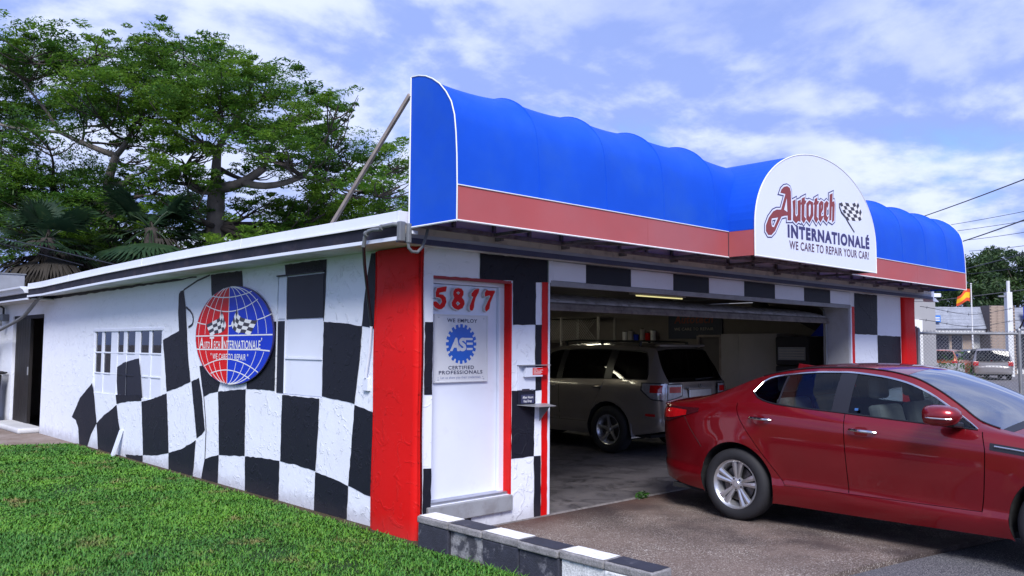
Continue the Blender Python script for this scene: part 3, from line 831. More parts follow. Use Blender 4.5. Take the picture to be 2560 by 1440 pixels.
# interior shell
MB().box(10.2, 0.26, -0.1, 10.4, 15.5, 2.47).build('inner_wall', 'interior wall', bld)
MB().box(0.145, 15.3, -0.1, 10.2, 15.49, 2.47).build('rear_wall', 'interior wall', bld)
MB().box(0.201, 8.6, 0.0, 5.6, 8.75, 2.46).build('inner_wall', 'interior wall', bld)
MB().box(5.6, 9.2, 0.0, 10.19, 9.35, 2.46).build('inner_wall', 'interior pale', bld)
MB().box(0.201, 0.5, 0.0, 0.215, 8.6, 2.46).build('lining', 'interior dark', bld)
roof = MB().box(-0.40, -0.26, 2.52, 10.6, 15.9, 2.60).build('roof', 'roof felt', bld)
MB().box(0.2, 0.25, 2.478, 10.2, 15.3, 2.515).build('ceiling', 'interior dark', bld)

# eaves: white drip edge, black board, white lower trim and panelled soffit that sag a little along the side
def sag(y): return interp(y, [-0.5, 0, 2, 4.3, 7, 9.9, 10.6, 16.5], [0.0, 0.0, 0.015, 0.02, 0.0, -0.045, -0.04, -0.02])
ex, ey = -0.43, -0.28
yst = [ey+0.001, 0.6, 1.6, 2.55, 3.6, 4.7, 5.6, 6.7, 7.8, 8.9, 9.85, 10.7]
def eave(name, material, x0, x1, z0, z1, ya=None, yb=None, bev=0.003):
    mb = MB(); st = [y for y in yst]
    vs = []
    for y in st:
        s_ = sag(y); vs += [(x0, y, z0+s_), (x1, y, z0+s_), (x1, y, z1+s_), (x0, y, z1+s_)]
    fs = [(0, 1, 2, 3), tuple(len(vs)-4+k for k in (3, 2, 1, 0))]
    for i in range(len(st)-1):
        for k in range(4): fs.append((i*4+k, i*4+(k+1) % 4, (i+1)*4+(k+1) % 4, (i+1)*4+k))
    mb.add(vs, fs)
    return mb.build(name, material, bld, bevel=bev)
eave('fascia_board', 'black board', ex+0.012, ex+0.04, 2.485, 2.60)
eave('lower_trim', 'white metal', ex-0.004, ex+0.02, 2.452, 2.484)
# drip edge in butted lengths
joints = [ey-0.002, 2.5, 5.3, 8.4, 10.7]
for a, b in zip(joints[:-1], joints[1:]):
    mb = MB(); st = lin(a+0.002, b-0.002, 5); vs = []
    for y in st:
        s_ = sag(y); vs += [(ex-0.004, y, 2.595+s_), (ex+0.03, y, 2.595+s_), (ex+0.03, y, 2.69+s_), (ex+0.004, y, 2.69+s_)]
    fs = [(0, 1, 2, 3), tuple(len(vs)-4+k for k in (3, 2, 1, 0))]
    for i in range(4):
        for k in range(4): fs.append((i*4+k, i*4+(k+1) % 4, (i+1)*4+(k+1) % 4, (i+1)*4+k))
    mb.add(vs, fs); mb.build('drip_edge', 'white metal', bld, bevel=0.003)
eave('drip_lip', 'white piping', ex-0.012, ex+0.004, 2.588, 2.602, bev=0.0)
for k in range(34):
    a = -0.26+k*0.32
    MB().add([(ex+0.02, a, 2.462+sag(a)), (-0.001, a, 2.470+sag(a)*0.3), (-0.001, a+0.314, 2.470+sag(a+.3)*0.3), (ex+0.02, a+0.314, 2.462+sag(a+.3)),
              (ex+0.02, a, 2.478+sag(a)), (-0.001, a, 2.482+sag(a)*0.3), (-0.001, a+0.314, 2.482+sag(a+.3)*0.3), (ex+0.02, a+0.314, 2.478+sag(a+.3))],
             [(0,3,2,1),(4,5,6,7),(0,1,5,4),(1,2,6,5),(2,3,7,6),(3,0,4,7)]).build('soffit_panel', 'soffit', bld)
MB().box(ex+0.022, ey, 2.484, 10.55, ey+0.3, 2.515).build('roof_deck_edge', 'roof felt', bld)
MB().box(ex+0.022, ey+0.3, 2.50, -0.02, 10.7, 2.518).build('roof_deck_edge', 'roof felt', bld)
# front eave
MB().box(ex+0.001, ey-0.002, 2.595, 10.6, ey+0.03, 2.69).build('drip_edge', 'white metal', bld, bevel=0.003)
MB().box(ex+0.012, ey+0.012, 2.495, 10.6, ey+0.04, 2.594).build('fascia_board', 'beige board', bld, bevel=0.003)
MB().box(ex+0.0, ey-0.006, 2.440, 10.62, ey+0.035, 2.484).build('lower_trim', 'blue fascia', bld, bevel=0.003)
for k in range(28):
    a = -0.40+k*0.392
    MB().box(a, ey+0.036, 2.458, a+0.386, -0.001, 2.475).build('soffit_panel', 'soffit', bld)
# rear eave with gutter
MB().box(-0.40, 10.72, 2.40, -0.36, 15.9, 2.50).build('fascia_board', 'black board', bld)
MB().box(-0.43, 10.72, 2.375, -0.401, 15.9, 2.405).build('lower_trim', 'white metal', bld)
MB().box(-0.36, 10.72, 2.38, -0.001, 15.9, 2.40).build('soffit_panel', 'soffit', bld)
gut = MB().prism([(-0.405, 2.49), (-0.47, 2.49), (-0.485, 2.52), (-0.50, 2.545), (-0.545, 2.57), (-0.55, 2.60), (-0.535, 2.60), (-0.53, 2.58), (-0.49, 2.555), (-0.465, 2.52), (-0.455, 2.505), (-0.405, 2.505)], 1, 10.74, 15.9)
gut.build('gutter', 'white metal', bld)
MB().prism([(-0.405, 2.49), (-0.47, 2.49), (-0.485, 2.52), (-0.50, 2.545), (-0.545, 2.57), (-0.55, 2.60), (-0.405, 2.60)], 1, 10.725, 10.738).build('gutter_end', 'white metal', bld)

# sectional overhead door, hung half open on its tracks
ohd = MB()
gd = thing('overhead_door', 'ribbed steel overhead door raised just below the checkered header', 'garage door', (4.8, 0.35, 2.0))
prof = [(0.30, 2.02), (0.34, 2.075), (0.40, 2.10), (0.47, 2.122), (0.55, 2.143), (0.64, 2.162), (0.74, 2.180), (0.85, 2.196)]
for i in range(len(prof)-1):
    (a, b), (c, d) = prof[i], prof[i+1]
    L = math.hypot(c-a, d-b); ny, nz = -(d-b)/L, (c-a)/L
    mb = MB(); n = 5; vs = []
    for k in range(n+1):
        t = 0.01+0.98*k/n; w = 0.014*math.sin(t*math.pi)**2
        y, z = a+(c-a)*t, b+(d-b)*t
        vs.append((y+ny*w, z+nz*w))
    polyg = vs + [(v[0]-ny*0.022, v[1]-nz*0.022) for v in reversed(vs)]
    mb.prism(polyg, 0, 1.66, 8.04)
    mb.build('slat', 'slat dirty' if i == 0 else 'slat steel', gd, smooth=True, angle=30)
MB().box(1.66, 0.288, 1.985, 8.04, 0.335, 2.018).build('bottom_rail', 'slat dirty', gd, bevel=0.005)
for x in (1.63, 8.06):
    MB().tube([(x, 0.36, 0.01), (x, 0.36, 2.0), (x, 0.40, 2.2), (x, 0.6, 2.36), (x, 0.95, 2.42), (x, 3.2, 2.44)], 0.018, 8).build('track', 'galvanised', gd, smooth=True)
# ---------------------------------------------------------------- awning
AX0, AX1, AYB, AYF, AZ0, AZR = -0.36, 10.26, -0.335, -0.925, 2.552, 2.822
awn = thing('awning', 'long blue fabric awning with faded red valance and rounded top over the garage front', 'awning', (4.9, -0.6, 2.55))
PF = [(-0.925, 2.822), (-0.918, 3.05), (-0.905, 3.22), (-0.885, 3.36), (-0.845, 3.47), (-0.78, 3.56), (-0.70, 3.64), (-0.61, 3.70), (-0.52, 3.742), (-0.43, 3.766), (-0.336, 3.776)]
cum = [0.0]
for a, b in zip(PF[:-1], PF[1:]): cum.append(cum[-1]+math.hypot(b[0]-a[0], b[1]-a[1]))
cum = [c/cum[-1] for c in cum]
fy = smooth_interp(cum, [p[0] for p in PF]); fz = smooth_interp(cum, [p[1] for p in PF])
def canopy(name, ribs, sagd):
    mb = MB(); us = []
    for a, b in zip(ribs[:-1], ribs[1:]):
        us += [a+(b-a)*k/10 for k in range(10)]
    us.append(ribs[-1])
    vs = [i/30 for i in range(31)]
    def f(x, t):
        for i, (a, b) in enumerate(zip(ribs[:-1], ribs[1:])):
            if a-1e-6 <= x <= b+1e-6: break
        q = (x-a)/(b-a)
        d = sagd[i]*(4*q*(1-q))**0.62*min(1.0, (t/0.7))**1.6
        y, z = fy(t), fz(t)
        ang = min(1.0, max(0.0, (t-0.25)/0.6))*math.pi/2
        return (x, y+d*0.55*math.cos(ang), z-d*math.sin(ang)*1.0 - d*0.1)
    mb.grid(f, us, vs)
    return mb.build(name, 'awning blue', awn, smooth=True, angle=180)
canopy('canopy', [-0.36, 0.52, 1.37, 2.22, 3.10, 4.75], [0.038, 0.036, 0.036, 0.036, 0.08])
canopy('canopy', [4.75, 6.95, 7.80, 8.65, 9.50, 10.26], [0.05, 0.045, 0.045, 0.045, 0.045])
endp = [(AYB, AZ0), (AYF, AZ0)] + PF
for x in (AX0, AX1):
    MB().prism(endp, 0, x-0.003, x+0.003).build('end_panel', 'awning blue', awn)
MB().box(AX0+0.004, AYB+0.002, 2.60, AX1-0.004, AYB+0.008, 3.69).build('back_panel', 'awning lining', awn)
# valance, sewn in three lengths beside the sign bay
for a, b in ((AX0+0.003, 1.95), (1.954, 3.318), (6.172, 8.3), (8.304, AX1-0.003)):
    MB().box(a, AYF-0.002, AZ0+0.006, b, AYF+0.004, AZR-0.002).build('valance', 'awning red', awn)
# piping
def pipe(pts, r, name='piping', m_='white piping'): return MB().tube(pts, r, 6).build(name, m_, awn, smooth=True)
pipe([(AX0-0.004, y-0.004, z+0.002) for y, z in [(AYF, AZ0)]+PF], 0.0055)
pipe([(AX1+0.002, y-0.004, z+0.002) for y, z in [(AYF, AZ0)]+PF], 0.0055)
pipe([(AX0-0.006, AYB, AZ0), (AX0-0.006, AYB, 3.776)], 0.007)
pipe([(AX0-0.004, AYB, AZ0), (AX0-0.004, AYF, AZ0)], 0.008)
for a, b in ((AX0, 3.318), (6.172, AX1)):
    pipe([(a, AYF-0.006, AZR), (b, AYF-0.006, AZR)], 0.005)
    pipe([(a, AYF-0.004, AZ0+0.002), (b, AYF-0.004, AZ0+0.002)], 0.0075)
# arched sign bay
SX0, SX1, SY = 3.32, 6.17, -1.235
def arch(n=40, g=0.0):
    cx, hw = (SX0+SX1)/2, (SX1-SX0)/2+g
    o = [(SX0-g, AZ0-g)]
    o.append((SX0-g, 2.84))
    for k in range(n+1):
        a = math.pi - math.pi*k/n
        o.append((cx+hw*math.cos(a), 2.84+(0.945+g)*math.sin(a)**0.92 if 0 < k < n else 2.84))
    o.append((SX1+g, AZ0-g))
    return o
ar = arch()
bar_b, bar_r = MB(), MB()
def strip(mb, p, q, y0, y1):
    mb.add([(p[0], y0, p[1]), (q[0], y0, q[1]), (q[0], y1, q[1]), (p[0], y1, p[1])], [(0, 1, 2, 3)])
for i in range(2, len(ar)-2): strip(bar_b, ar[i], ar[i+1], SY+0.004, AYB-0.02)
strip(bar_b, (SX0, AZR), (SX0, 2.84), SY+0.004, AYF); strip(bar_b, (SX1, 2.84), (SX1, AZR), SY+0.004, AYF)
bar_b.build('sign_bay_hood', 'awning blue', awn, smooth=True, angle=60)
for x in (SX0, SX1):
    MB().box(x-0.003, SY+0.004, AZ0+0.004, x+0.003, AYF-0.004, AZR-0.003).build('valance', 'awning red', awn)
    pipe([(x-0.002, AYF-0.006, AZ0), (x-0.002, AYF-0.006, AZR)], 0.005, m_='ink black')
sf = MB().prism(arch(48, 0.004), 1, SY-0.008, SY+0.003).build('sign_face', 'sign white', awn)
pipe([(p[0], SY-0.006, p[1]) for p in arch(48, 0.006)], 0.008)
pipe([(SX0, SY-0.004, AZ0), (SX1, SY-0.004, AZ0)], 0.009)
SCRIPT_OUT = [[(3.833,3.265),(3.854,3.297),(3.909,3.332),(3.975,3.348),(4.027,3.337),(4.048,3.303),(4.05,3.229),(4.047,2.992),(3.976,2.984),(3.978,3.036),(3.906,3.026),(3.841,3.009),(3.749,2.901),(3.703,2.842),(3.629,2.793),(3.565,2.788),(3.524,2.821),(3.525,2.879),(3.583,2.965),(3.672,3.039),(3.748,3.067),(3.839,3.077),(3.94,3.265)],
 [(4.089,3.201),(4.15,3.225),(4.137,3.059),(4.163,3.035),(4.198,3.065),(4.203,3.215),(4.265,3.236),(4.25,2.997),(4.202,3.002),(4.154,2.97),(4.088,3.0),(4.099,3.101)],
 [(4.29,3.253),(4.356,3.278),(4.354,3.24),(4.389,3.241),(4.367,3.207),(4.346,3.201),(4.334,3.06),(4.375,3.037),(4.324,2.988),(4.278,3.02),(4.288,3.191),(4.263,3.191),(4.289,3.225)],
 [(4.395,3.211),(4.459,3.253),(4.544,3.242),(4.545,3.097),(4.457,3.005),(4.389,3.039)],
 [(4.588,3.283),(4.646,3.307),(4.645,3.269),(4.681,3.27),(4.658,3.239),(4.636,3.233),(4.624,3.092),(4.659,3.068),(4.614,3.021),(4.565,3.058),(4.583,3.226),(4.557,3.227),(4.584,3.254)],
 [(4.687,3.246),(4.74,3.284),(4.791,3.273),(4.78,3.194),(4.734,3.146),(4.733,3.104),(4.792,3.117),(4.716,3.039),(4.673,3.069)],
 [(4.813,3.261),(4.874,3.3),(4.918,3.281),(4.893,3.228),(4.871,3.24),(4.856,3.132),(4.888,3.107),(4.911,3.123),(4.863,3.055),(4.798,3.083)],
 [(4.952,3.381),(5.021,3.405),(5.009,3.299),(5.055,3.319),(5.069,3.285),(5.046,3.095),(4.999,3.069),(5.015,3.264),(4.991,3.247),(4.974,3.095),(4.932,3.083)]]
HOLES = {0: [[(3.965,3.239),(3.975,3.064),(3.895,3.084)], [(3.638,2.968),(3.783,2.996),(3.685,2.872),(3.642,2.874),(3.625,2.924)]], 3: [[(4.443,3.196),(4.479,3.228),(4.5,3.203),(4.489,3.105),(4.459,3.06),(4.439,3.085)]], 5: [[(4.731,3.237),(4.753,3.247),(4.744,3.196),(4.729,3.181)]]}
U, V, NN = (1, 0, 0), (0, 0, 1), (0, -1, 0)
for off, m_, d in ((0.034, 'ink navy', 0.001), (0.022, 'sign white', 0.002), (0.004, 'ink maroon', 0.003)):
    d *= 1.6
    for i, s in enumerate(SCRIPT_OUT):
        hol = HOLES.get(i, [])
        if i == 7 and off > 0.02: s = [(4.952,3.381),(5.021,3.405),(5.009,3.299),(5.055,3.319),(5.069,3.285),(5.046,3.095),(4.999,3.069),(4.932,3.083)]
        me = curve_mesh('letter', splines=[s]+(hol if off < 0.02 else (hol[1:2] if i == 0 else [])), offset=off)
        place_mesh(me, 'letter', m_, sf, U, V, NN, (0, SY-0.0085-d-i*0.00018, 0))
lettering('INTERNATIONALÉ', 'ink navy', sf, (1, 0, 0.018), V, NN, (3.985, SY-0.0105, 2.806), width=2.01, height=0.132, offset=0.05, space=1.2)
lettering('WE CARE TO REPAIR YOUR CAR!', 'ink brown', sf, (1, 0, 0.0155), V, NN, (4.01, SY-0.0095, 2.676), width=1.955, height=0.094, offset=0.022, space=1.1)
def check_flag(parent, top, bot, nc, nr, org_u, org_v, n, org, m_b, m_w=None, first=0, d=0.0006):
    """a waving checkered flag printed flat: top and bottom edges as 2D polylines"""
    tx = np.linspace(0, 1, len(top)); T = np.array(top); B = np.array(bot); bx = np.linspace(0, 1, len(B))
    def P(u, v):
        a = np.array([np.interp(u, tx, T[:, 0]), np.interp(u, tx, T[:, 1])]); b = np.array([np.interp(u, bx, B[:, 0]), np.interp(u, bx, B[:, 1])])
        p = a+(b-a)*v; return p
    ou, ov, on_, oo = Vector(org_u), Vector(org_v), Vector(n), Vector(org)
    W3 = lambda p, dd: tuple(oo+ou*float(p[0])+ov*float(p[1])+on_*dd)
    blk, wht = MB(), MB()
    for i in range(nc):
        for j in range(nr):
            q = [(i/nc, j/nr), ((i+.5)/nc, j/nr), ((i+1)/nc, j/nr), ((i+1)/nc, (j+1)/nr), ((i+.5)/nc, (j+1)/nr), (i/nc, (j+1)/nr)]
            mbx = blk if (i+j+first) % 2 == 0 else wht
            mbx.add([W3(P(*t), d) for t in reversed(q)], [tuple(range(6))])
    o = blk.build('flag_print', m_b, parent)
    if m_w: wht.build('flag_print', m_w, parent)
    return o
check_flag(sf, [(5.20,3.312),(5.281,3.338),(5.377,3.342),(5.506,3.345),(5.60,3.362),(5.666,3.42)], [(5.395,3.135),(5.47,3.137),(5.56,3.143),(5.68,3.149),(5.775,3.172),(5.825,3.235)], 6, 5, U, V, NN, (0, SY-0.0085, 0), 'ink black', 'sign line')
def ribbon(parent, pts, w, u, v, n, org, m_, d, name='painted_line'):
    u, v, n, org = Vector(u), Vector(v), Vector(n), Vector(org); mb = MB(); k = len(pts); vs = []
    for i, p in enumerate(pts):
        a = pts[max(0, i-1)]; b = pts[min(k-1, i+1)]
        L = math.hypot(b[0]-a[0], b[1]-a[1]) or 1
        nx, ny = -(b[1]-a[1])/L, (b[0]-a[0])/L
        ww = w[i] if isinstance(w, (list, tuple)) else w
        for s in (-1, 1): vs.append(tuple(org+u*(p[0]+nx*s*ww/2)+v*(p[1]+ny*s*ww/2)+n*d))
    mb.add(vs, [(2*i, 2*i+2, 2*i+3, 2*i+1) for i in range(k-1)])
    return mb.build(name, m_, parent)
ribbon(sf, [(5.195,3.315),(5.20,3.27),(5.25,3.21),(5.36,3.16),(5.42,3.11),(5.58,3.005)], [0.012,0.028,0.032,0.03,0.026,0.022], U, V, NN, (0, SY-0.0085, 0), 'ink black', 0.0012, 'flag_pole_print')
for x_ in (0.52, 1.37, 2.22, 3.10, 6.95, 7.80, 8.65, 9.50):
    MB().tube([(x_, fy(t_)-0.001, fz(t_)+0.001) for t_ in lin(0.02, 0.99, 24)], 0.0045, 5).build('seam', 'awning blue', awn, smooth=True)
# steel frame under the canopy
def fbar(p, q, w=0.03, name='frame_bar'): return MB().bar(p, q, w).build(name, 'steel frame', awn)
fbar((AX0+0.02, AYF+0.03, 2.575), (AX1-0.02, AYF+0.03, 2.575))
fbar((AX0+0.02, AYB-0.03, 2.575), (AX1-0.02, AYB-0.03, 2.575), 0.035)
fbar((AX0+0.02, AYB-0.03, 2.80), (AX1-0.02, AYB-0.03, 2.80), 0.03)
ribs_x = [0.07, 0.52, 0.95, 1.37, 1.80, 2.22, 2.66, 3.10, 3.6, 4.2, 4.75, 5.3, 5.9, 6.4, 6.95, 7.4, 7.80, 8.2, 8.65, 9.1, 9.50, 9.9]
for i, x in enumerate(ribs_x):
    fbar((x, AYB-0.03, 2.59), (x, AYB-0.03, 2.79), 0.028, 'frame_post')
    if i % 2: fbar((x, AYB-0.05, 2.575), (x, AYF+0.045, 2.575), 0.026)
    if i % 2 and i % 4 == 3: fbar((x, AYB-0.05, 2.578), (x+0.62, AYF+0.04, 2.578), 0.03, 'frame_brace')
    if i % 2: fbar((x+0.1, -0.285, 2.55), (x+0.1, AYB-0.03, 2.55), 0.035, 'frame_bracket')
for x in (SX0+0.02, SX1-0.02): fbar((x, AYF, 2.575), (x, SY+0.03, 2.575))
fbar((SX0+0.02, SY+0.03, 2.575), (SX1-0.02, SY+0.03, 2.575))
fbar((SX0+0.5, AYF, 2.575), (SX0+1.3, SY+0.04, 2.575)); fbar((SX1-1.2, AYF, 2.575), (SX1-0.4, SY+0.04, 2.575))
MB().bar((-0.372, -0.33, 3.63), (-0.292, 1.08, 2.615), 0.024, 0.036).build('rear_brace', 'bare wood', awn)
MB().bar((10.2, -0.33, 3.63), (10.2, 1.08, 2.615), 0.024, 0.036).build('rear_brace', 'bare wood', awn)
MB().bar((4.8, -0.33, 3.63), (4.8, 1.08, 2.615), 0.024, 0.036).build('rear_brace', 'bare wood', awn)

# ---------------------------------------------------------------- globe sign
gs = thing('globe_sign', 'oval red and blue globe sign with white grid and crossed checkered flags', 'sign', (-0.03, 3.51, 1.15))
GU, GV, GN = (0, -1, 0), (0, 0, 1), (-1, 0, 0)
GO = (0.030, 3.51, 1.72); RX, RZ = 1.0, 0.567
def ell(n, x0=None, x1=None):
    o = []
    for k in range(n): a = 2*math.pi*k/n; o.append((RX*math.cos(a), RZ*math.sin(a)))
    return o
el = ell(96)
mbg = MB().prism([(3.51-p[0], 1.72+p[1]) for p in el], 0, -0.032, -0.015)
disc = mbg.build('backing_disc', 'ink navy', gs)  # dark navy puts the rim's shadow side into the colour
cut = -0.085
def half(sgn):
    o = []
    for k in range(0, 61):
        t = k/60; a = math.acos(max(-1, min(1, cut/RX)))
        an = a + (2*math.pi-2*a)*t if sgn < 0 else -a + 2*a*t
        o.append(((RX-0.012)*math.cos(an), (RZ-0.008)*math.sin(an)))
    return o
def flat(parent, poly, d, m_, name, org=GO, u=GU, v=GV, n=GN):
    u, v, n, org = Vector(u), Vector(v), Vector(n), Vector(org)
    return MB().add([tuple(org+u*p[0]+v*p[1]+n*d) for p in poly], [tuple(range(len(poly)))]).build(name, m_, parent)
flat(gs, half(-1), 0.0632, 'sign red', 'red_half'); flat(gs, half(1), 0.0632, 'sign blue', 'blue_half')
lv = 0
def gl(pts, w):
    global lv
    lv += 1
    ribbon(gs, pts, w, GU, GV, GN, GO, 'sign line', 0.0634+lv*0.00008, 'grid_line')
def clipd(pts): return [p for p in pts if (p[0]/RX)**2+(p[1]/RZ)**2 < 0.985]
def meridian(pts):
    # the painter left the lines out behind the lettering
    run = []
    for p in list(pts)+[None]:
        hide = p is None or (abs(p[0]) < 0.86 and -0.30 < p[1] < -0.012 and not (p[1] < -0.172 and abs(p[0]+0.05) > 0.5))
        if hide:
            if len(run) > 1: gl(run, 0.010)
            run = []
        else: run.append(p)
for fr_ in (-0.90, -0.70, -0.50, -0.28):
    meridian(clipd([(cut+fr_*(RX+cut)*math.cos(a), RZ*0.99*math.sin(a)) for a in np.linspace(-1.5, 1.5, 60)]))
for fr_ in (0.24, 0.46, 0.68, 0.86):
    meridian(clipd([(cut+fr_*(RX-cut)*math.cos(a), RZ*0.99*math.sin(a)) for a in np.linspace(-1.5, 1.5, 60)]))
gl([(cut, -RZ*0.985), (cut, 0), (cut, RZ*0.985)], 0.012)
gl([(-0.985, -0.006), (0.985, 0.002)], 0.014)
gl([(-0.955, -0.165), (-0.86, -0.168), (0.65, -0.160), (0.93, -0.172)], 0.014)
for zc_, b in ((0.335, 0.14), (0.50, 0.085)):
    gl(clipd([(x, zc_-0.06+b*(x-cut)**2/0.6) for x in np.linspace(-0.98, 0.98, 40)]), 0.011)
for x0, x1, z0, z1 in ((-0.965, -0.70, 0.165, 0.135), (0.62, 0.955, 0.165, 0.225)): gl([(x0, z0), ((x0+x1)/2, (z0+z1)/2-0.006), (x1, z1)], 0.011)
for zc_, b in ((-0.275, 0.16), (-0.40, 0.18)):
    gl(clipd([(x, zc_-b*(x-cut)**2/0.7) for x in np.linspace(-0.98, 0.98, 40)]), 0.011)
def gy(y): return 3.51-y
check_flag(gs, [(gy(4.202),.10+0.03),(gy(4.0),.17),(gy(3.86),.20),(gy(3.80),.245),(gy(3.79),.30)], [(gy(4.07),-.01),(gy(3.93),.025),(gy(3.80),.03),(gy(3.70),.055),(gy(3.655),.12)], 5, 4, GU, GV, GN, GO, 'ink black', 'sign line', d=0.0652)
check_flag(gs, [(gy(3.39),.30),(gy(3.36),.235),(gy(3.25),.195),(gy(3.05),.165),(gy(2.881),.16)], [(gy(3.52),.125),(gy(3.47),.06),(gy(3.36),.03),(gy(3.2),.025),(gy(3.05),-.005)], 5, 4, GU, GV, GN, GO, 'ink black', 'sign line', d=0.0652)
ribbon(gs, [(gy(3.79),.11),(gy(3.71),.10),(gy(3.66),.11)], 0.016, GU, GV, GN, GO, 'sign line', 0.0656)
ribbon(gs, [(gy(3.60),.105),(gy(3.52),.11),(gy(3.50),.15)], 0.016, GU, GV, GN, GO, 'sign line', 0.0657)
def gt(txt, ya, yb, z, h, off=0.0):
    lettering(txt, 'sign line', gs, GU, GV, GN, (-0.0365, ya, z), width=ya-yb, height=h, offset=off)
for t, a, b, h in (('A', 4.375, 4.25, .135), ('UTO', 4.24, 4.08, .085), ('T', 4.085, 3.965, .145), ('ECH', 3.965, 3.80, .09), ('I', 3.755, 3.715, .145), ('NTERNATIONALE', 3.70, 2.79, .098)):
    gt(t, a, b, 1.566, h, 0.014)
gt("'", 2.775, 2.757, 1.60, .09)
gt('" WE CARE TO REPAIR "', 4.05, 3.075, 1.438, .072, 0.008)

# ---------------------------------------------------------------- certified-professionals plate on the entrance door
ase = thing('certification_sign', 'framed pale certification plate with blue gear emblem on the entrance door', 'sign', (0.55, 0.10, 1.29))
MB().box(0.246, 0.100, 1.295, 0.864, 0.117, 1.89).build('plate', 'ase panel', ase, bevel=0.003)
for b in ((0.24, 1.289, 0.87, 1.301), (0.24, 1.884, 0.87, 1.896), (0.24, 1.3012, 0.253, 1.8838), (0.857, 1.3012, 0.87, 1.8838)):
    MB().box(b[0], 0.094, b[1], b[2], 0.117, b[3]).build('frame', 'ase panel', ase, bevel=0.002)
gear = []
for k in range(20):
    a0 = 2*math.pi*(k+0.0)/20
    for da, r in ((-0.105, 0.150), (-0.082, 0.179), (0.082, 0.179), (0.105, 0.150)): gear.append((0.552+r*math.sin(a0+da), 1.632+r*math.cos(a0+da)))
MB().poly(gear, 1, 0.0985).build('gear_emblem', 'ase blue', ase)
AO = lambda x, z, d=0.0985: (x, d, z)
lettering('A', 'ase panel', ase, U, V, NN, AO(0.425, 1.575, 0.0975), width=0.115, height=0.112, offset=0.05, shear=0.15)
lettering('S', 'ase panel', ase, U, V, NN, AO(0.533, 1.575, 0.0974), width=0.085, height=0.112, offset=0.05)
for z in (1.577, 1.625, 1.667): MB().box(0.615, 0.0973, z, 0.685, 0.0977, z+0.020).build('emblem_bar', 'ase panel', ase)
MB().box(0.585, 0.0972, 1.667, 0.616, 0.0976, 1.687).build('emblem_bar', 'ase panel', ase)
lettering('WE EMPLOY', 'ink slate', ase, U, V, NN, AO(0.385, 1.826), width=0.355, height=0.034, offset=0.022, space=1.15)
lettering('CERTIFIED', 'ink slate', ase, U, V, NN, AO(0.405, 1.405), width=0.30, height=0.032, offset=0.022, space=1.15)
lettering('PROFESSIONALS', 'ink slate', ase, U, V, NN, AO(0.298, 1.363), width=0.51, height=0.032, offset=0.022, space=1.15)
lettering('•  Let us show you their credentials  •', 'ink pale', ase, U, V, NN, AO(0.285, 1.322), width=0.53, height=0.024)
for x, z in ((0.29, 1.865), (0.82, 1.865), (0.29, 1.315), (0.82, 1.315)): MB().lathe([(0, 0.004), (0.005, 0.003), (0.006, 0)], (x, 0.0995, z), (0, -1, 0), 8).build('screw', 'aluminium', ase)
stk = thing('door_sticker', 'narrow strip of small coloured payment stickers on the left edge of the entrance door', 'sticker', (0.20, 0.117, 1.45))
for i, c in enumerate(('sign blue', 'sign white', 'dark red paint', 'sign line', 'ink navy', 'sign white')):
    MB().box(0.195, 0.1165, 1.45+i*0.025, 0.225, 0.1178, 1.473+i*0.025).build('sticker_patch', c, stk)

# ---------------------------------------------------------------- after-hours key drop
kd = thing('key_drop_box', 'painted metal after-hours key drop with form holder and sloping shelf beside the entrance', 'key box', (1.3, -0.02, 0.9))
MB().box(1.155, -0.016, 1.20, 1.385, -0.002, 1.432).build('back_plate', 'white paint', kd, bevel=0.003)
MB().box(1.155, -0.016, 1.07, 1.385, -0.0022, 1.198).build('back_plate', 'black paint', kd, bevel=0.003)
MB().box(1.15, -0.075, 1.432, 1.535, -0.001, 1.438).build('hood', 'grey metal', kd)
MB().box(1.215, -0.055, 1.325, 1.44, -0.017, 1.415).build('form_pocket', 'white paint', kd, bevel=0.003)
MB().box(1.305, -0.060, 1.342, 1.508, -0.057, 1.410).build('form_card', 'sign red', kd)
for i, (a, b) in enumerate(((1.312, 1.36), (1.312, 1.38), (1.39, 1.44), (1.312, 1.35), (1.36, 1.42), (1.312, 1.43), (1.312, 1.41))):
    z = (1.398, 1.386, 1.386, 1.374, 1.374, 1.362, 1.350)[i]
    MB().box(a, -0.0612, z, b, -0.0602, z+0.004).build('printed_line', 'sign line', kd)
MB().box(1.305, -0.060, 1.328, 1.435, -0.0572, 1.341).build('form_card_foot', 'sign white', kd)
MB().box(1.205, -0.022, 1.188, 1.30, -0.0165, 1.212).build('slot', 'ink black', kd)
MB().lathe([(0, 0.02), (0.009, 0.018), (0.009, 0)], (1.33, -0.016, 1.20), (0, -1, 0), 12).build('lock', 'aluminium', kd)
MB().box(1.188, -0.024, 1.075, 1.36, -0.0165, 1.158).build('label_plate', 'ink slate', kd, bevel=0.002)
lettering('After Hours', 'sign line', kd, U, V, NN, (1.205, -0.0248, 1.122), width=0.138, height=0.024, offset=0.02)
lettering('Key Drop', 'sign line', kd, U, V, NN, (1.22, -0.0248, 1.087), width=0.105, height=0.024, offset=0.02)
MB().add([(1.15, -0.003, 1.062), (1.53, -0.003, 1.062), (1.53, -0.15, 1.045), (1.30, -0.15, 1.045), (1.15, -0.003, 1.066), (1.53, -0.003, 1.066), (1.53, -0.15, 1.049), (1.30, -0.15, 1.049)], [(0,1,2,3),(4,7,6,5),(0,4,5,1),(1,5,6,2),(2,6,7,3),(3,7,4,0)]).build('shelf', 'grey metal', kd)
MB().add([(1.45, -0.003, 1.06), (1.45, -0.14, 1.044), (1.45, -0.003, 0.90), (1.455, -0.003, 1.06), (1.455, -0.14, 1.044), (1.455, -0.003, 0.90)], [(0,1,2),(5,4,3),(0,3,4,1),(1,4,5,2),(2,5,3,0)]).build('bracket', 'galvanised', kd)

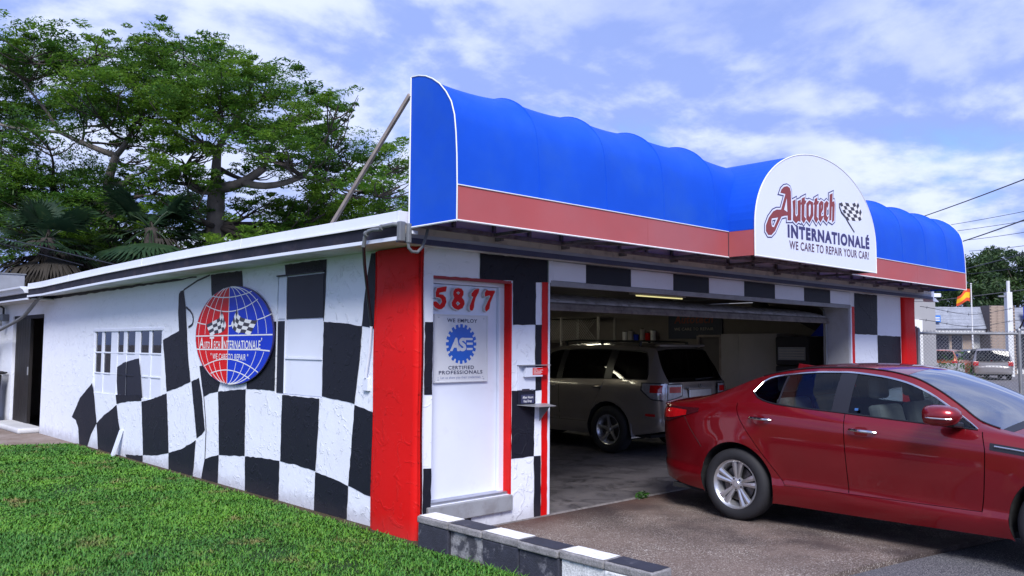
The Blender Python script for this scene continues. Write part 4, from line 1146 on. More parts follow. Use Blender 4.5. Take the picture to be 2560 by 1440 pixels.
# ---------------------------------------------------------------- electrical conduit at the corner
cd_ = thing('electrical_conduit', 'grey conduit with junction box running off the eave down the corner wall', 'conduit', (-0.3, 0.3, 1.2))
MB().box(-0.455, -0.335, 2.44, -0.395, -0.289, 2.60).build('junction_box', 'conduit grey', cd_, bevel=0.008)
MB().box(-0.40, -0.372, 2.425, -0.362, -0.336, 2.585).build('junction_box', 'conduit grey', cd_, bevel=0.010)
MB().box(-0.36, -0.372, 2.50, -0.30, -0.345, 2.53).build('junction_lug', 'white metal', cd_, bevel=0.006)
MB().tube([(-0.42, -0.31, 2.575), (-0.465, -0.26, 2.578), (-0.475, -0.138, 2.572), (-0.47, -0.10, 2.552), (-0.47, 0.0, 2.560), (-0.475, 0.075, 2.552), (-0.475, 0.125, 2.51), (-0.47, 0.152, 2.43)], 0.017, 10).build('pipe', 'conduit grey', cd_, smooth=True)
MB().tube([(-0.47, 0.152, 2.44), (-0.33, 0.348, 2.31), (-0.20, 0.509, 2.171), (-0.10, 0.616, 1.984), (-0.035, 0.664, 1.789)], 0.014, 10).build('pipe', 'cable', cd_, smooth=True)
MB().tube([(-0.035, 0.664, 1.80), (-0.03, 0.70, 1.55), (-0.03, 0.755, 1.32)], 0.014, 10).build('pipe', 'white paint', cd_, smooth=True)
MB().box(-0.03, 0.715, 1.20, -0.001, 0.80, 1.32).build('outlet_box', 'white paint', cd_, bevel=0.006)
for y, z in ((-0.12, 2.565), (0.10, 2.535)): MB().tube([(-0.478, y-0.012, z), (-0.478, y+0.012, z)], 0.024, 10).build('coupling', 'conduit grey', cd_)
MB().tube([(-0.383, -0.35, 2.43), (-0.378, -0.35, 2.39), (-0.345, -0.35, 2.362), (-0.29, -0.35, 2.362), (-0.24, -0.35, 2.41), (-0.205, -0.35, 2.50), (-0.19, -0.355, 2.57)], 0.013, 10).build('flexible_loop', 'conduit grey', cd_, smooth=True)

# cable and meter by the back door, offcut leaning on the wall
cb = thing('hanging_cable', 'thick dark cable drooping from the eave across the back doorway', 'cable', (-0.25, 12.0, 1.8))
MB().tube([(-0.25, 10.55, 2.42), (-0.25, 10.75, 2.39), (-0.25, 11.0, 2.31), (-0.25, 11.3, 2.21), (-0.25, 11.64, 2.11), (-0.25, 12.0, 2.05), (-0.25, 12.48, 1.985), (-0.25, 13.39, 1.87), (-0.25, 15.0, 1.80), (-0.2, 16.2, 1.95)], 0.032, 10).build('sheath', 'conduit grey', cb, smooth=True)
mt = thing('electric_meter', 'small grey electric meter box high beside the back doorway', 'meter', (-0.08, 14.0, 2.0))
MB().box(-0.12, 13.82, 2.06, -0.002, 14.1, 2.20).build('meter_case', 'conduit grey', mt, bevel=0.01)
MB().tube([(-0.06, 14.05, 2.20), (-0.06, 14.05, 2.33), (-0.1, 14.2, 2.38)], 0.02, 8).build('pipe', 'cable', mt, smooth=True)
MB().lathe([(0.0, 0.06), (0.05, 0.055), (0.06, 0.0)], (-0.12, 13.9, 2.02), (-1, 0, 0), 16).build('dial', 'galvanised', mt, smooth=True)
of = thing('wood_offcut', 'white painted strip of wood leaning on the wall below the window', 'offcut', (-0.09, 7.05, 0.0))
MB().add([(-0.13, 7.02, 0.0), (-0.13, 7.12, 0.0), (-0.10, 7.12, 0.0), (-0.10, 7.02, 0.0), (-0.03, 6.98, 0.37), (-0.03, 7.08, 0.37), (-0.006, 7.08, 0.37), (-0.006, 6.98, 0.37)], [(0,1,2,3),(4,7,6,5),(0,4,5,1),(1,5,6,2),(2,6,7,3),(3,7,4,0)]).build('strip', 'white paint', of)
bn = thing('waste_bin', 'black wheeled waste bin beside the back doorway', 'bin', (-0.45, 13.2, 0.0))
MB().add([(-0.66, 13.62, 0.02), (-0.20, 13.62, 0.02), (-0.20, 14.12, 0.02), (-0.66, 14.12, 0.02), (-0.72, 13.55, 0.98), (-0.14, 13.55, 0.98), (-0.14, 14.18, 0.98), (-0.72, 14.18, 0.98)], [(0,3,2,1),(4,5,6,7),(0,1,5,4),(1,2,6,5),(2,3,7,6),(3,0,4,7)]).build('bin_body', 'rubber', bn, bevel=0.02)
MB().box(-0.75, 13.52, 0.985, -0.11, 14.21, 1.05).build('lid', 'rubber', bn, bevel=0.02)
MB().tube([(-0.1, 13.6, 1.0), (-0.05, 13.6, 1.02), (-0.05, 14.1, 1.02), (-0.1, 14.1, 1.0)], 0.015, 8).build('handle', 'rubber', bn)
for y in (13.66, 14.06): MB().lathe([(0, -0.03), (0.1, -0.03), (0.1, 0.03), (0, 0.03)], (-0.22, y, 0.10), (0, 1, 0), 20).build('wheel', 'rubber', bn)

# ---------------------------------------------------------------- low block wall between lawn and drive
bw = thing('low_block_wall', 'low concrete block border wall with alternating black and white caps beside the lawn', 'wall', (-0.04, -1.35, 0.0))
for i in range(6):
    y1 = -0.19-i*0.393; y0 = y1-0.389; j = lambda a: random.uniform(-a, a)
    MB().box(-0.122+j(.012), y0+0.002, -0.12, 0.045, y1-0.002, 0.186+j(.003)).build('block', ('block side black', 'block side', 'block side black', 'block side black', 'block side pale', 'block side pale')[i], bw, bevel=0.012, seg=3)
    k = j(.012)
    cap = MB().box(-0.140+k, y0, 0.187, 0.060+k, y1, 0.243).build('cap', 'cap grey', bw, bevel=0.013, seg=3)
    MB().poly(wobble([(-0.126+k, y0+0.010), (0.048+k, y0+0.010), (0.048+k, y1-0.010), (-0.126+k, y1-0.010)], 0.004, 0.03), 2, 0.2465).build('paint', 'cap black' if i % 2 else 'cap white', cap)
# ---------------------------------------------------------------- vehicles
def carpaint(name, col, metal=0.25, rough=0.32, flake=0.06, dust=0.0):
    m = bpy.data.materials.new(name); nt, n, l = nodes_of(m); b = n['Principled BSDF']
    b.inputs['Metallic'].default_value = metal; b.inputs['Roughness'].default_value = rough
    b.inputs['Coat Weight'].default_value = 1.0; b.inputs['Coat Roughness'].default_value = 0.04
    tc = n.new('ShaderNodeTexCoord'); t = n.new('ShaderNodeTexNoise'); t.inputs['Scale'].default_value = 3.0; t.inputs['Detail'].default_value = 8
    l.new(tc.outputs['Object'], t.inputs['Vector'])
    r = n.new('ShaderNodeMapRange'); r.inputs[1].default_value = .3; r.inputs[2].default_value = .7; r.inputs[3].default_value = 1-flake; r.inputs[4].default_value = 1+flake
    l.new(t.outputs['Fac'], r.inputs[0])
    x = n.new('ShaderNodeMix'); x.data_type = 'RGBA'; x.blend_type = 'MULTIPLY'; x.inputs['Factor'].default_value = 1
    x.inputs['A'].default_value = (*col, 1); l.new(r.outputs[0], x.inputs['B'])
    l.new(x.outputs['Result'], b.inputs['Base Color'])
    # road film: the coat is a little duller in patches
    r2 = n.new('ShaderNodeMapRange'); r2.inputs[1].default_value = .35; r2.inputs[2].default_value = .7; r2.inputs[3].default_value = 0.02; r2.inputs[4].default_value = 0.09+dust
    l.new(t.outputs['Fac'], r2.inputs[0]); l.new(r2.outputs[0], b.inputs['Coat Roughness'])
    MAT[name] = m
carpaint('sedan red', (0.225, 0.0025, 0.008), 0.6, 0.38)
carpaint('suv pewter', (0.27, 0.24, 0.22), 0.5, 0.33)
carpaint('van silver', (0.30, 0.28, 0.275), 0.5, 0.35)
carpaint('navy car', (0.02, 0.025, 0.06), 0.3, 0.35)
carpaint('copper car', (0.42, 0.12, 0.045), 0.3, 0.4, flake=0.3)
mat('chrome', (0.62, 0.63, 0.66), 0.12, metal=1.0, var=0.03)
mat('alloy', (0.62, 0.62, 0.65), 0.30, metal=0.85, var=0.08, vscale=12)
mat('trim black', (0.012, 0.012, 0.016), 0.35, var=0.1)
mat('gap black', (0.004, 0.004, 0.005), 0.9, var=0.0)
mat('underbody', (0.008, 0.008, 0.010), 0.95, var=0.1)
mat('seat cloth', (0.46, 0.43, 0.40), 0.85, var=0.1, vscale=8)
mat('cabin dark', (0.03, 0.03, 0.035), 0.8, var=0.1)
mat('lamp red', (0.45, 0.006, 0.010), 0.12, var=0.3, vscale=14, coat=1.0)
mat('lamp smoke', (0.05, 0.006, 0.010), 0.10, var=0.3, vscale=14, coat=1.0)
mat('lamp clear', (0.45, 0.45, 0.50), 0.10, metal=0.5, var=0.3, vscale=18, coat=1.0)
mat('brake disc', (0.12, 0.11, 0.11), 0.4, metal=0.8, var=0.2, vscale=20)
glass('car glass', (0.36, 0.42, 0.44), 0.004, 0.0)
glass('windshield glass', (0.34, 0.40, 0.44), 0.004, 0.45)
glass('privacy glass', (0.03, 0.03, 0.04), 0.004, 0.05)

def wheel(parent, c, r, w, rim_r, spokes, style, side):
    """side +1 faces +y. wheel > tyre, rim ..."""
    o = bpy.data.objects.new('wheel', None); COL.objects.link(o); o.parent = parent; o.location = c; o.empty_display_size = 0.1
    ROOT[o] = None
    ax = (0, side, 0)
    h = w/2
    MB().lathe([(rim_r*0.98, -h*0.85), (rim_r+0.012, -h*0.97), ((r+rim_r)/2, -h*1.05), (r-0.022, -h*0.92), (r-0.004, -h*0.75), (r, -h*0.35), (r, h*0.35), (r-0.004, h*0.75), (r-0.022, h*0.92), ((r+rim_r)/2, h*1.05), (rim_r+0.012, h*0.98), (rim_r*0.99, h*0.85)], (0, 0, 0), ax, 56).build('tyre', 'rubber', o, smooth=True, angle=50, local=True)
    MB().lathe([(rim_r*0.96, -h*0.8), (rim_r*0.80, -h*0.5), (rim_r*0.80, h*0.3), (rim_r*0.90, h*0.62), (rim_r*0.94, h*0.86), (rim_r*1.005, h*0.93), (rim_r*1.015, h*0.86)], (0, 0, 0), ax, 56).build('rim', 'alloy', o, smooth=True, angle=50, local=True)
    MB().lathe([(0, h*0.15), (rim_r*0.70, h*0.15), (rim_r*0.70, h*0.02), (0, h*0.02)], (0, 0, 0), ax, 40).build('brake_disc', 'brake disc', o, smooth=True, angle=40, local=True)
    MB().lathe([(0, -h*0.3), (rim_r*0.94, -h*0.3)], (0, 0, 0), ax, 40).build('wheel_back', 'gap black', o, local=True)
    sp = MB()
    def pt(rad, an, yy): return (rad*math.sin(an), side*yy, rad*math.cos(an))
    R0, R1 = rim_r*0.16, rim_r*0.955
    for k in range(spokes):
        a = 2*math.pi*k/spokes+0.1
        if style == 'twin': arms = ((a-0.12, a-0.17, 0.080), (a+0.12, a+0.17, 0.080))
        else: arms = ((a, a, 0.15),)
        for a0, a1, wd in arms:
            n = 7; vs = []
            for i in range(n):
                t = i/(n-1); rad = R0+(R1-R0)*t; an = a0*(1-t)+a1*t if style == 'twin' else a0
                if style == 'twin': an = a+(a0-a)*(1-t)*1.5+(a1-a)*t
                hwid = (wd*rim_r*(1.0+0.75*t**2)) if style == 'twin' else wd*rim_r*(1.15-0.5*math.sin(t*2.6))
                top = h*(0.60+0.20*math.sin(t*math.pi*0.5)); bot = top-0.030
                da = hwid/max(rad, 0.03)/1.0
                da = min(da, 0.5)
                vs += [pt(rad, an-da, bot), pt(rad, an-da*0.82, top-0.006), pt(rad, an, top), pt(rad, an+da*0.82, top-0.006), pt(rad, an+da, bot)]
            fs = []
            for i in range(n-1):
                for j in range(4): fs.append((i*5+j, i*5+j+1, (i+1)*5+j+1, (i+1)*5+j))
            sp.add(vs, fs)
    sp.build('spoke_set', 'alloy', o, smooth=True, angle=25, local=True)
    MB().lathe([(0, h*0.70), (rim_r*0.12, h*0.70), (rim_r*0.15, h*0.64), (rim_r*0.30, h*0.60), (rim_r*0.32, h*0.4)], (0, 0, 0), ax, 30).build('hub', 'alloy', o, smooth=True, angle=30, local=True)
    nuts = MB()
    for k in range(5):
        a = 2*math.pi*(k+0.5)/5+0.1; p = pt(rim_r*0.235, a, h*0.60)
        nuts.lathe([(0, 0.006), (rim_r*0.04, 0.006), (rim_r*0.045, 0.0)], p, ax, 10)
    nuts.build('nuts', 'cabin dark', o, local=True)
    return o

def make_car(S, name, label, cat, X, Y, Z, heading, group=None, detail=2):
    """S: side-view curves. Car frame: x forward from the rear axle, y left, z up. heading = world angle of forward."""
    root = thing(name, label, cat, (X, Y, Z), group, world=False)
    root.rotation_euler = (0, 0, heading)
    f = {k: smooth_interp(*zip(*S[k])) for k in ('sill', 'belt', 'hw', 'ze', 'ye', 'zc', 'dbot', 'dtop')}
    bow = smooth_interp(*zip(*S['bow']))
    pr = smooth_interp(*zip(*S['prof']))
    x0, x1 = S['hw'][0][0], S['hw'][-1][0]
    ra, wr, wb = S['arch'], S['wheel_r'], S['wb']
    arches = [(0.0, wr+0.01, ra), (wb, wr+0.01, ra)]
    def W(x, z):
        s_ = (z-f['sill'](x))/max(0.05, f['belt'](x)-f['sill'](x))
        w = f['hw'](x)*pr(min(1.0, max(0.0, s_)))
        for cx, cz, r in arches:
            d = math.hypot(x-cx, z-cz)-r
            w += 0.014*math.exp(-(d/0.07)**2)*min(1, max(0, (s_+0.1)*3))
        return w
    def S_(x, z):
        zb, ze = f['belt'](x), f['ze'](x)
        v = (z-zb)/max(0.02, ze-zb)
        wb_ = W(x, zb); ye = f['ye'](x)
        return wb_+(ye-wb_)*v + S.get('bulge', 0.02)*math.sin(min(1, max(0, v))*math.pi)
    def Y_(x, z): return W(x, z) if z <= f['belt'](x) else S_(x, z)
    def panel(nm, L, Rr, zb, zt, m_, nu=14, nv=12, off=0.0, cut=True, smooth=True, sides=(-1, 1), us=None, parent=None, thick=0.0):
        L_ = L if callable(L) else (lambda z, c=L: c); R_ = Rr if callable(Rr) else (lambda z, c=Rr: c)
        objs = []
        us = us or lin(0, 1, nu)
        for sd in sides:
            mb = MB(); P = []
            for u in us:
                for v in lin(0, 1, nv):
                    x = L_(0.7)*(1-u)+R_(0.7)*u
                    for _ in range(4):
                        z = zb(x)+(zt(x)-zb(x))*v; x = L_(z)*(1-u)+R_(z)*u
                    P.append([x, z])
            n2 = nv; nuu = len(us)
            inside = [any(math.hypot(p[0]-cx, p[1]-cz) < r for cx, cz, r in arches) if cut else False for p in P]
            faces = []
            for i in range(nuu-1):
                for j in range(n2-1):
                    q = (i*n2+j, (i+1)*n2+j, (i+1)*n2+j+1, i*n2+j+1)
                    if cut and all(inside[k] for k in q): continue
                    faces.append(q)
            if cut:
                used = {k for q in faces for k in q}
                for k in used:
                    if inside[k]:
                        for cx, cz, r in arches:
                            dx, dz = P[k][0]-cx, P[k][1]-cz; d = math.hypot(dx, dz)
                            if d < r: P[k] = [cx+dx/d*r, cz+dz/d*r]
            V = [(x, sd*(Y_(x, z)+off), z) for x, z in P]
            mb.add(V, [q if sd < 0 else q[::-1] for q in faces])
            o = mb.build(nm, m_, parent or root, smooth=smooth, angle=38, local=True)
            bm = bmesh.new(); bm.from_mesh(o.data)
            loose = [v for v in bm.verts if not v.link_faces]
            bmesh.ops.delete(bm, geom=loose, context='VERTS'); bm.to_mesh(o.data); bm.free()
            objs.append(o)
        return objs
    G = 0.0035
    sill, belt = f['sill'], f['belt']
    body, glassm = S['paint'], S.get('glass', 'car glass')
    res = {'root': root, 'W': W, 'f': f, 'panel': panel, 'Y': Y_}
    # lower side panels
    cr, cm, cf = S['cut_rear'], S['cut_mid'], S['cut_front']
    crf = smooth_interp(*zip(*cr)) if isinstance(cr, list) else (lambda z: cr)
    cmf = smooth_interp(*zip(*cm)) if isinstance(cm, list) else (lambda z: cm)
    cff = smooth_interp(*zip(*cf)) if isinstance(cf, list) else (lambda z: cf)
    rock = S['rocker']
    top = lambda x: belt(x)
    dens = [0, .01, .025, .05, .09, .14]+[0.14+0.86*i/26 for i in range(1, 27)]
    res['quarter'] = panel('quarter_panel', x0, lambda z: crf(z)-G, sill, top, body, us=dens, nv=26)
    res['rear_door'] = panel('rear_door', lambda z: crf(z)+G, lambda z: cmf(z)-G, lambda x: max(sill(x), rock), top, body, nu=20, nv=20)
    res['front_door'] = panel('front_door', lambda z: cmf(z)+G, lambda z: cff(z)-G, lambda x: max(sill(x), rock), top, body, nu=20, nv=20)
    densf = [1-d for d in reversed(dens)]
    res['fender'] = panel('front_fender', lambda z: cff(z)+G, x1, sill, top, body, us=densf, nv=26)
    ex0 = crf(rock)
    panel('rocker_panel', ex0-0.02, cff(rock), sill, lambda x: rock-G, body, nu=24, nv=5, cut=True)
    # cabin side paint
    d0, d1 = S['dbot'][0][0], S['dbot'][-1][0]
    us = [0, .02, .05, .1]+[0.1+0.8*i/30 for i in range(1, 31)]+[.93, .96, .985, 1.0]
    panel('cabin_side', x0, d0, lambda x: belt(x), lambda x: f['ze'](x), body, nu=14, nv=6, cut=False)
    panel('cabin_side', d0, d1, lambda x: max(belt(x), f['dtop'](x)), lambda x: f['ze'](x), body, us=us, nv=5, cut=False)
    panel('window_ledge', d0, d1, lambda x: belt(x), lambda x: max(belt(x)+0.001, f['dbot'](x)), body, us=us, nv=3, cut=False)
    panel('cabin_side', d1, x1, lambda x: belt(x), lambda x: f['ze'](x), body, nu=14, nv=5, cut=False)
    # side glass and pillars
    for a, b, kind in S['lights']:
        panel('side_window' if kind == 'glass' else 'pillar_trim', a, b, f['dbot'], f['dtop'], (S.get('rear_glass', glassm) if (kind == 'glass' and b <= S.get('b_x', -9)) else glassm) if kind == 'glass' else 'trim black', nu=10, nv=7, off=-0.004 if kind == 'glass' else -0.001, cut=False)
    if S.get('chrome'):
        for sd in (-1, 1):
            pts = [(x, sd*(S_(x, f['dtop'](x))+0.003), f['dtop'](x)) for x in np.linspace(d0, d1, 40)]
            MB().tube(pts, 0.009, 6).build('window_trim', S['chrome'], root, smooth=True, local=True)
            pts = [(x, sd*(S_(x, f['dbot'](x))+0.003), f['dbot'](x)) for x in np.linspace(d0, d1, 30)]
            MB().tube(pts, 0.007, 6).build('window_trim', 'trim black', root, smooth=True, local=True)
    # top skin
    def topskin(nm, a, b, m_, n=14, inset=0.0, dz=0.0):
        mb = MB()
        def fn(x, t):
            ye, ze, zc_ = f['ye'](x), f['ze'](x), f['zc'](x)
            return (x+bow(x)*(1-t*t), ye*t*(1-inset), ze+(zc_-ze)*(1-abs(t)**2.3)+dz)
        mb.grid(fn, lin(a, b, n), lin(-1, 1, 21))
        return mb.build(nm, m_, root, smooth=True, angle=45, local=True)
    for nm, a, b, m_, n in S['top']:
        m2 = {'body': body, 'glass': glassm, 'rglass': S.get('rear_glass', glassm)}.get(m_, m_)
        res[nm] = topskin(nm, a, b, m2, n)
    # ends
    for end in ('rear', 'front'):
        xe = x0 if end == 'rear' else x1
        sg = -1 if end == 'rear' else 1
        hw_ = f['hw'](xe)
        mb = MB(); bul = S['bulge_'+end]
        def fn(t, v):
            z = sill(xe)+(f['ze'](xe)-sill(xe))*v if v <= 1 else 0
            yy = Y_(xe, z)
            zz = z + (f['zc'](xe)-f['ze'](xe))*(1-abs(t)**2.3)*max(0, (v-0.8)/0.2)
            bx = interp(z, *zip(*bul))
            return (xe+sg*bx*(1-abs(t)**3)+bow(xe)*(1-t*t)*max(0, (v-0.9)/0.1), yy*t, zz)
        mb.grid(fn, lin(-1, 1, 29), lin(0, 1, 26), flip=(end == 'front'))
        res[end] = mb.build(end+'_bumper', body, root, smooth=True, angle=45, local=True)
    # dark shell inside the panels, wheel wells, floor
    shell = MB()
    xs = lin(x0+0.10, x1-0.12, 40)
    def sh(x, v): return (x, 0, 0)
    for sd in (-1, 1):
        for xa, xb in ((x0+0.10, -ra-0.02), (ra+0.02, wb-ra-0.02), (wb+ra+0.02, x1-0.12)):
            MB().grid(lambda x, z: (x, sd*(W(x, sill(x)+0.02+(belt(x)-0.08-sill(x))*z)-0.05), sill(x)+0.02+(belt(x)-0.08-sill(x))*z), lin(xa, xb, 14), lin(0, 1, 5)).build('inner_panel', 'gap black', root, local=True)
        for cx, cz, r in arches:
            wl_ = MB(); yo, yi = f['hw'](cx)*0.985, 0.48
            n = 18
            pts = [(cx+r*1.0*math.cos(a), cz+r*1.0*math.sin(a)) for a in np.linspace(-0.35, math.pi+0.35, n)]
            vs = [(p[0], sd*(W(p[0], p[1])-0.001), p[1]) for p in pts]+[(p[0], sd*yi, p[1]) for p in pts]
            wl_.add(vs, [(i, i+1, n+i+1, n+i) for i in range(n-1)]+[tuple(range(n, 2*n))])
            wl_.build('wheel_well', 'underbody', root, local=True)
    MB().box(x0+0.25, -0.80, sill(0.5)+0.01, x1-0.3, 0.80, sill(0.5)+0.05).build('floor_pan', 'underbody', root, local=True)
    # wheels
    for cx in (0.0, wb):
        for sd in (-1, 1):
            wheel(root, (cx, sd*(f['hw'](cx)-S.get('wheel_in', 0.115)), wr), wr, 0.215, S['rim_r'], 5, S['spokes'], sd)
    # cabin
    if detail >= 1 and S.get('seats'):
        for sx, sz in S['seats']:
            for sy in (-0.37, 0.37):
                st = MB(); st.box(sx-0.05, sy-0.24, sz, sx+0.48, sy+0.24, sz+0.16)
                seat = st.build('seat', 'seat cloth', root, bevel=0.05, local=True, seg=3)
                bk = MB(); bk.prism([(sx-0.02, sz+0.12), (sx+0.10, sz+0.10), (sx-0.03, sz+0.66), (sx-0.17, sz+0.64)], 1, sy-0.235, sy+0.235)
                bk.build('seat_back', 'seat cloth', seat, bevel=0.045, local=True, seg=3)
                MB().prism([(sx-0.20, sz+0.70), (sx-0.09, sz+0.70), (sx-0.10, sz+0.88), (sx-0.20, sz+0.88)], 1, sy-0.12, sy+0.12).build('headrest', 'seat cloth', seat, bevel=0.035, local=True, seg=3)
        dx = S['dash_x']
        MB().prism([(dx-0.35, 0.60), (dx+0.35, 0.60), (dx+0.35, belt(dx)-0.04), (dx-0.12, belt(dx)-0.02), (dx-0.32, belt(dx)-0.12)], 1, -0.74, 0.74).build('dashboard', 'cabin dark', root, bevel=0.03, local=True)
        sw = MB(); c = Vector((dx-0.42, 0.37, belt(dx)-0.07)); axv = Vector((-0.9, 0, 0.42)).normalized()
        a = Vector((0, 1, 0)); b = axv.cross(a)
        sw.tube([c+(a*math.cos(t)+b*math.sin(t))*0.18 for t in np.linspace(0, 2*math.pi, 25)], 0.014, 6); sw.bar(c-a*0.17, c+a*0.17, 0.03); sw.bar(c, c-b*0.17 if b.z > 0 else c+b*0.17, 0.03)
        sw.build('steering_wheel', 'cabin dark', root, smooth=True, local=True)
        MB().box(x0+0.5, -0.76, 0.36, dx, 0.76, 0.42).build('cabin_floor', 'cabin dark', root, local=True)
    return res

# ----- the red sedan backed out of the opening
SED = dict(paint='sedan red', chrome='chrome', wheel_r=0.335, rim_r=0.228, arch=0.388, wb=2.71, spokes='twin', rocker=0.385,
 sill=[(-1.03,.34),(-.9,.30),(-.4,.235),(.3,.205),(1.2,.20),(2.3,.205),(3.1,.21),(3.6,.22),(3.77,.26)],
 belt=[(-1.03,.99),(-.85,1.035),(-.5,1.065),(0,1.095),(.2,1.108),(.41,1.10),(1.05,1.06),(2.11,.995),(2.5,.955),(3.0,.91),(3.5,.80),(3.77,.66)],
 hw=[(-1.03,.50),(-1.015,.58),(-.98,.66),(-.93,.73),(-.87,.785),(-.78,.83),(-.65,.87),(-.4,.905),(-.1,.917),(.5,.912),(2.3,.912),(2.9,.915),(3.2,.895),(3.45,.83),(3.62,.72),(3.72,.58),(3.77,.44)],
 ze=[(-1.03,1.03),(-.8,1.07),(-.5,1.115),(-.25,1.19),(-.05,1.275),(.2,1.365),(.45,1.415),(.75,1.445),(1.05,1.45),(1.3,1.435),(1.55,1.385),(1.75,1.295),(1.95,1.17),(2.12,1.055),(2.3,1.005),(2.6,.955),(3.0,.905),(3.5,.795),(3.77,.655)],
 ye=[(-1.03,.58),(-.8,.70),(-.5,.70),(-.25,.665),(0,.62),(.3,.59),(.75,.60),(1.2,.605),(1.6,.615),(1.85,.66),(2.12,.735),(2.3,.77),(2.6,.79),(3.0,.78),(3.4,.70),(3.65,.52),(3.77,.36)],
 zc=[(-1.03,1.06),(-.85,1.09),(-.55,1.135),(-.25,1.235),(0,1.335),(.3,1.425),(.6,1.47),(1.0,1.49),(1.35,1.475),(1.55,1.44),(1.75,1.365),(2.0,1.25),(2.3,1.10),(2.42,1.045),(2.7,1.01),(3.1,.955),(3.45,.86),(3.65,.77),(3.77,.67)],
 dbot=[(.145,1.205),(.17,1.185),(.22,1.155),(.32,1.125),(.41,1.11),(1.05,1.068),(2.12,1.003)],
 dtop=[(.145,1.207),(.17,1.27),(.22,1.325),(.32,1.358),(.5,1.385),(.71,1.405),(.98,1.412),(1.28,1.388),(1.5,1.345),(1.68,1.275),(1.88,1.16),(2.12,1.005)],
 bow=[(-1.03,-.06),(-.5,-.10),(-.1,-.06),(.3,-.02),(1.0,0),(1.5,.05),(2.0,.14),(2.4,.16),(3.2,.10),(3.77,.02)],
 prof=[(0,.925),(.06,.945),(.15,.963),(.20,.966),(.235,.950),(.32,.958),(.5,.982),(.68,.998),(.80,1.0),(.88,.992),(.94,.975),(1.0,.945)],
 cut_rear=[(.2,.56),(.36,.52),(.43,.47),(.74,.22),(.90,.10),(1.0,.045),(1.08,.02),(1.2,.10)],
 cut_mid=[(.2,1.10),(1.05,1.07),(1.2,1.06)], cut_front=[(.2,2.10),(.35,2.13),(.60,2.165),(.84,2.18),(1.02,2.15),(1.2,2.14)],
 lights=[(.145,.425,'glass'),(.425,.445,'trim'),(.445,.945,'glass'),(.945,1.095,'trim'),(1.095,1.80,'glass'),(1.80,2.12,'trim')][:5]+[(1.80,2.12,'glass')],
 top=[('trunk_lid', -1.03, -.50, 'body', 10), ('rear_window', -.497, .22, 'glass', 12), ('roof', .223, 1.50, 'body', 22), ('windshield', 1.503, 2.27, 'windshield glass', 18), ('cowl', 2.273, 2.34, 'trim black', 4), ('hood', 2.343, 3.77, 'body', 26)],
 bulge_rear=[(.2,.02),(.35,.07),(.6,.085),(.68,.08),(.72,.05),(1.0,.03),(1.1,.0)], bulge_front=[(.2,.04),(.4,.09),(.6,.08),(.7,.02)],
 seats=[(.42,.50),(1.30,.48)], dash_x=2.12)
HEAD_OUT = R(-90)
sed = make_car(SED, 'parked_sedan', 'glossy dark red sedan parked in front of the open garage bay', 'car', 3.637, -1.33, -0.012, HEAD_OUT)
sr = sed['root']
def sedan_side(nm, a, b, zb, zt, m_, off, parent=None, sides=(-1, 1), nu=8, nv=5):
    return sed['panel'](nm, a, b, zb if callable(zb) else (lambda x: zb), zt if callable(zt) else (lambda x: zt), m_, nu=nu, nv=nv, off=off, cut=False, sides=sides, parent=parent)
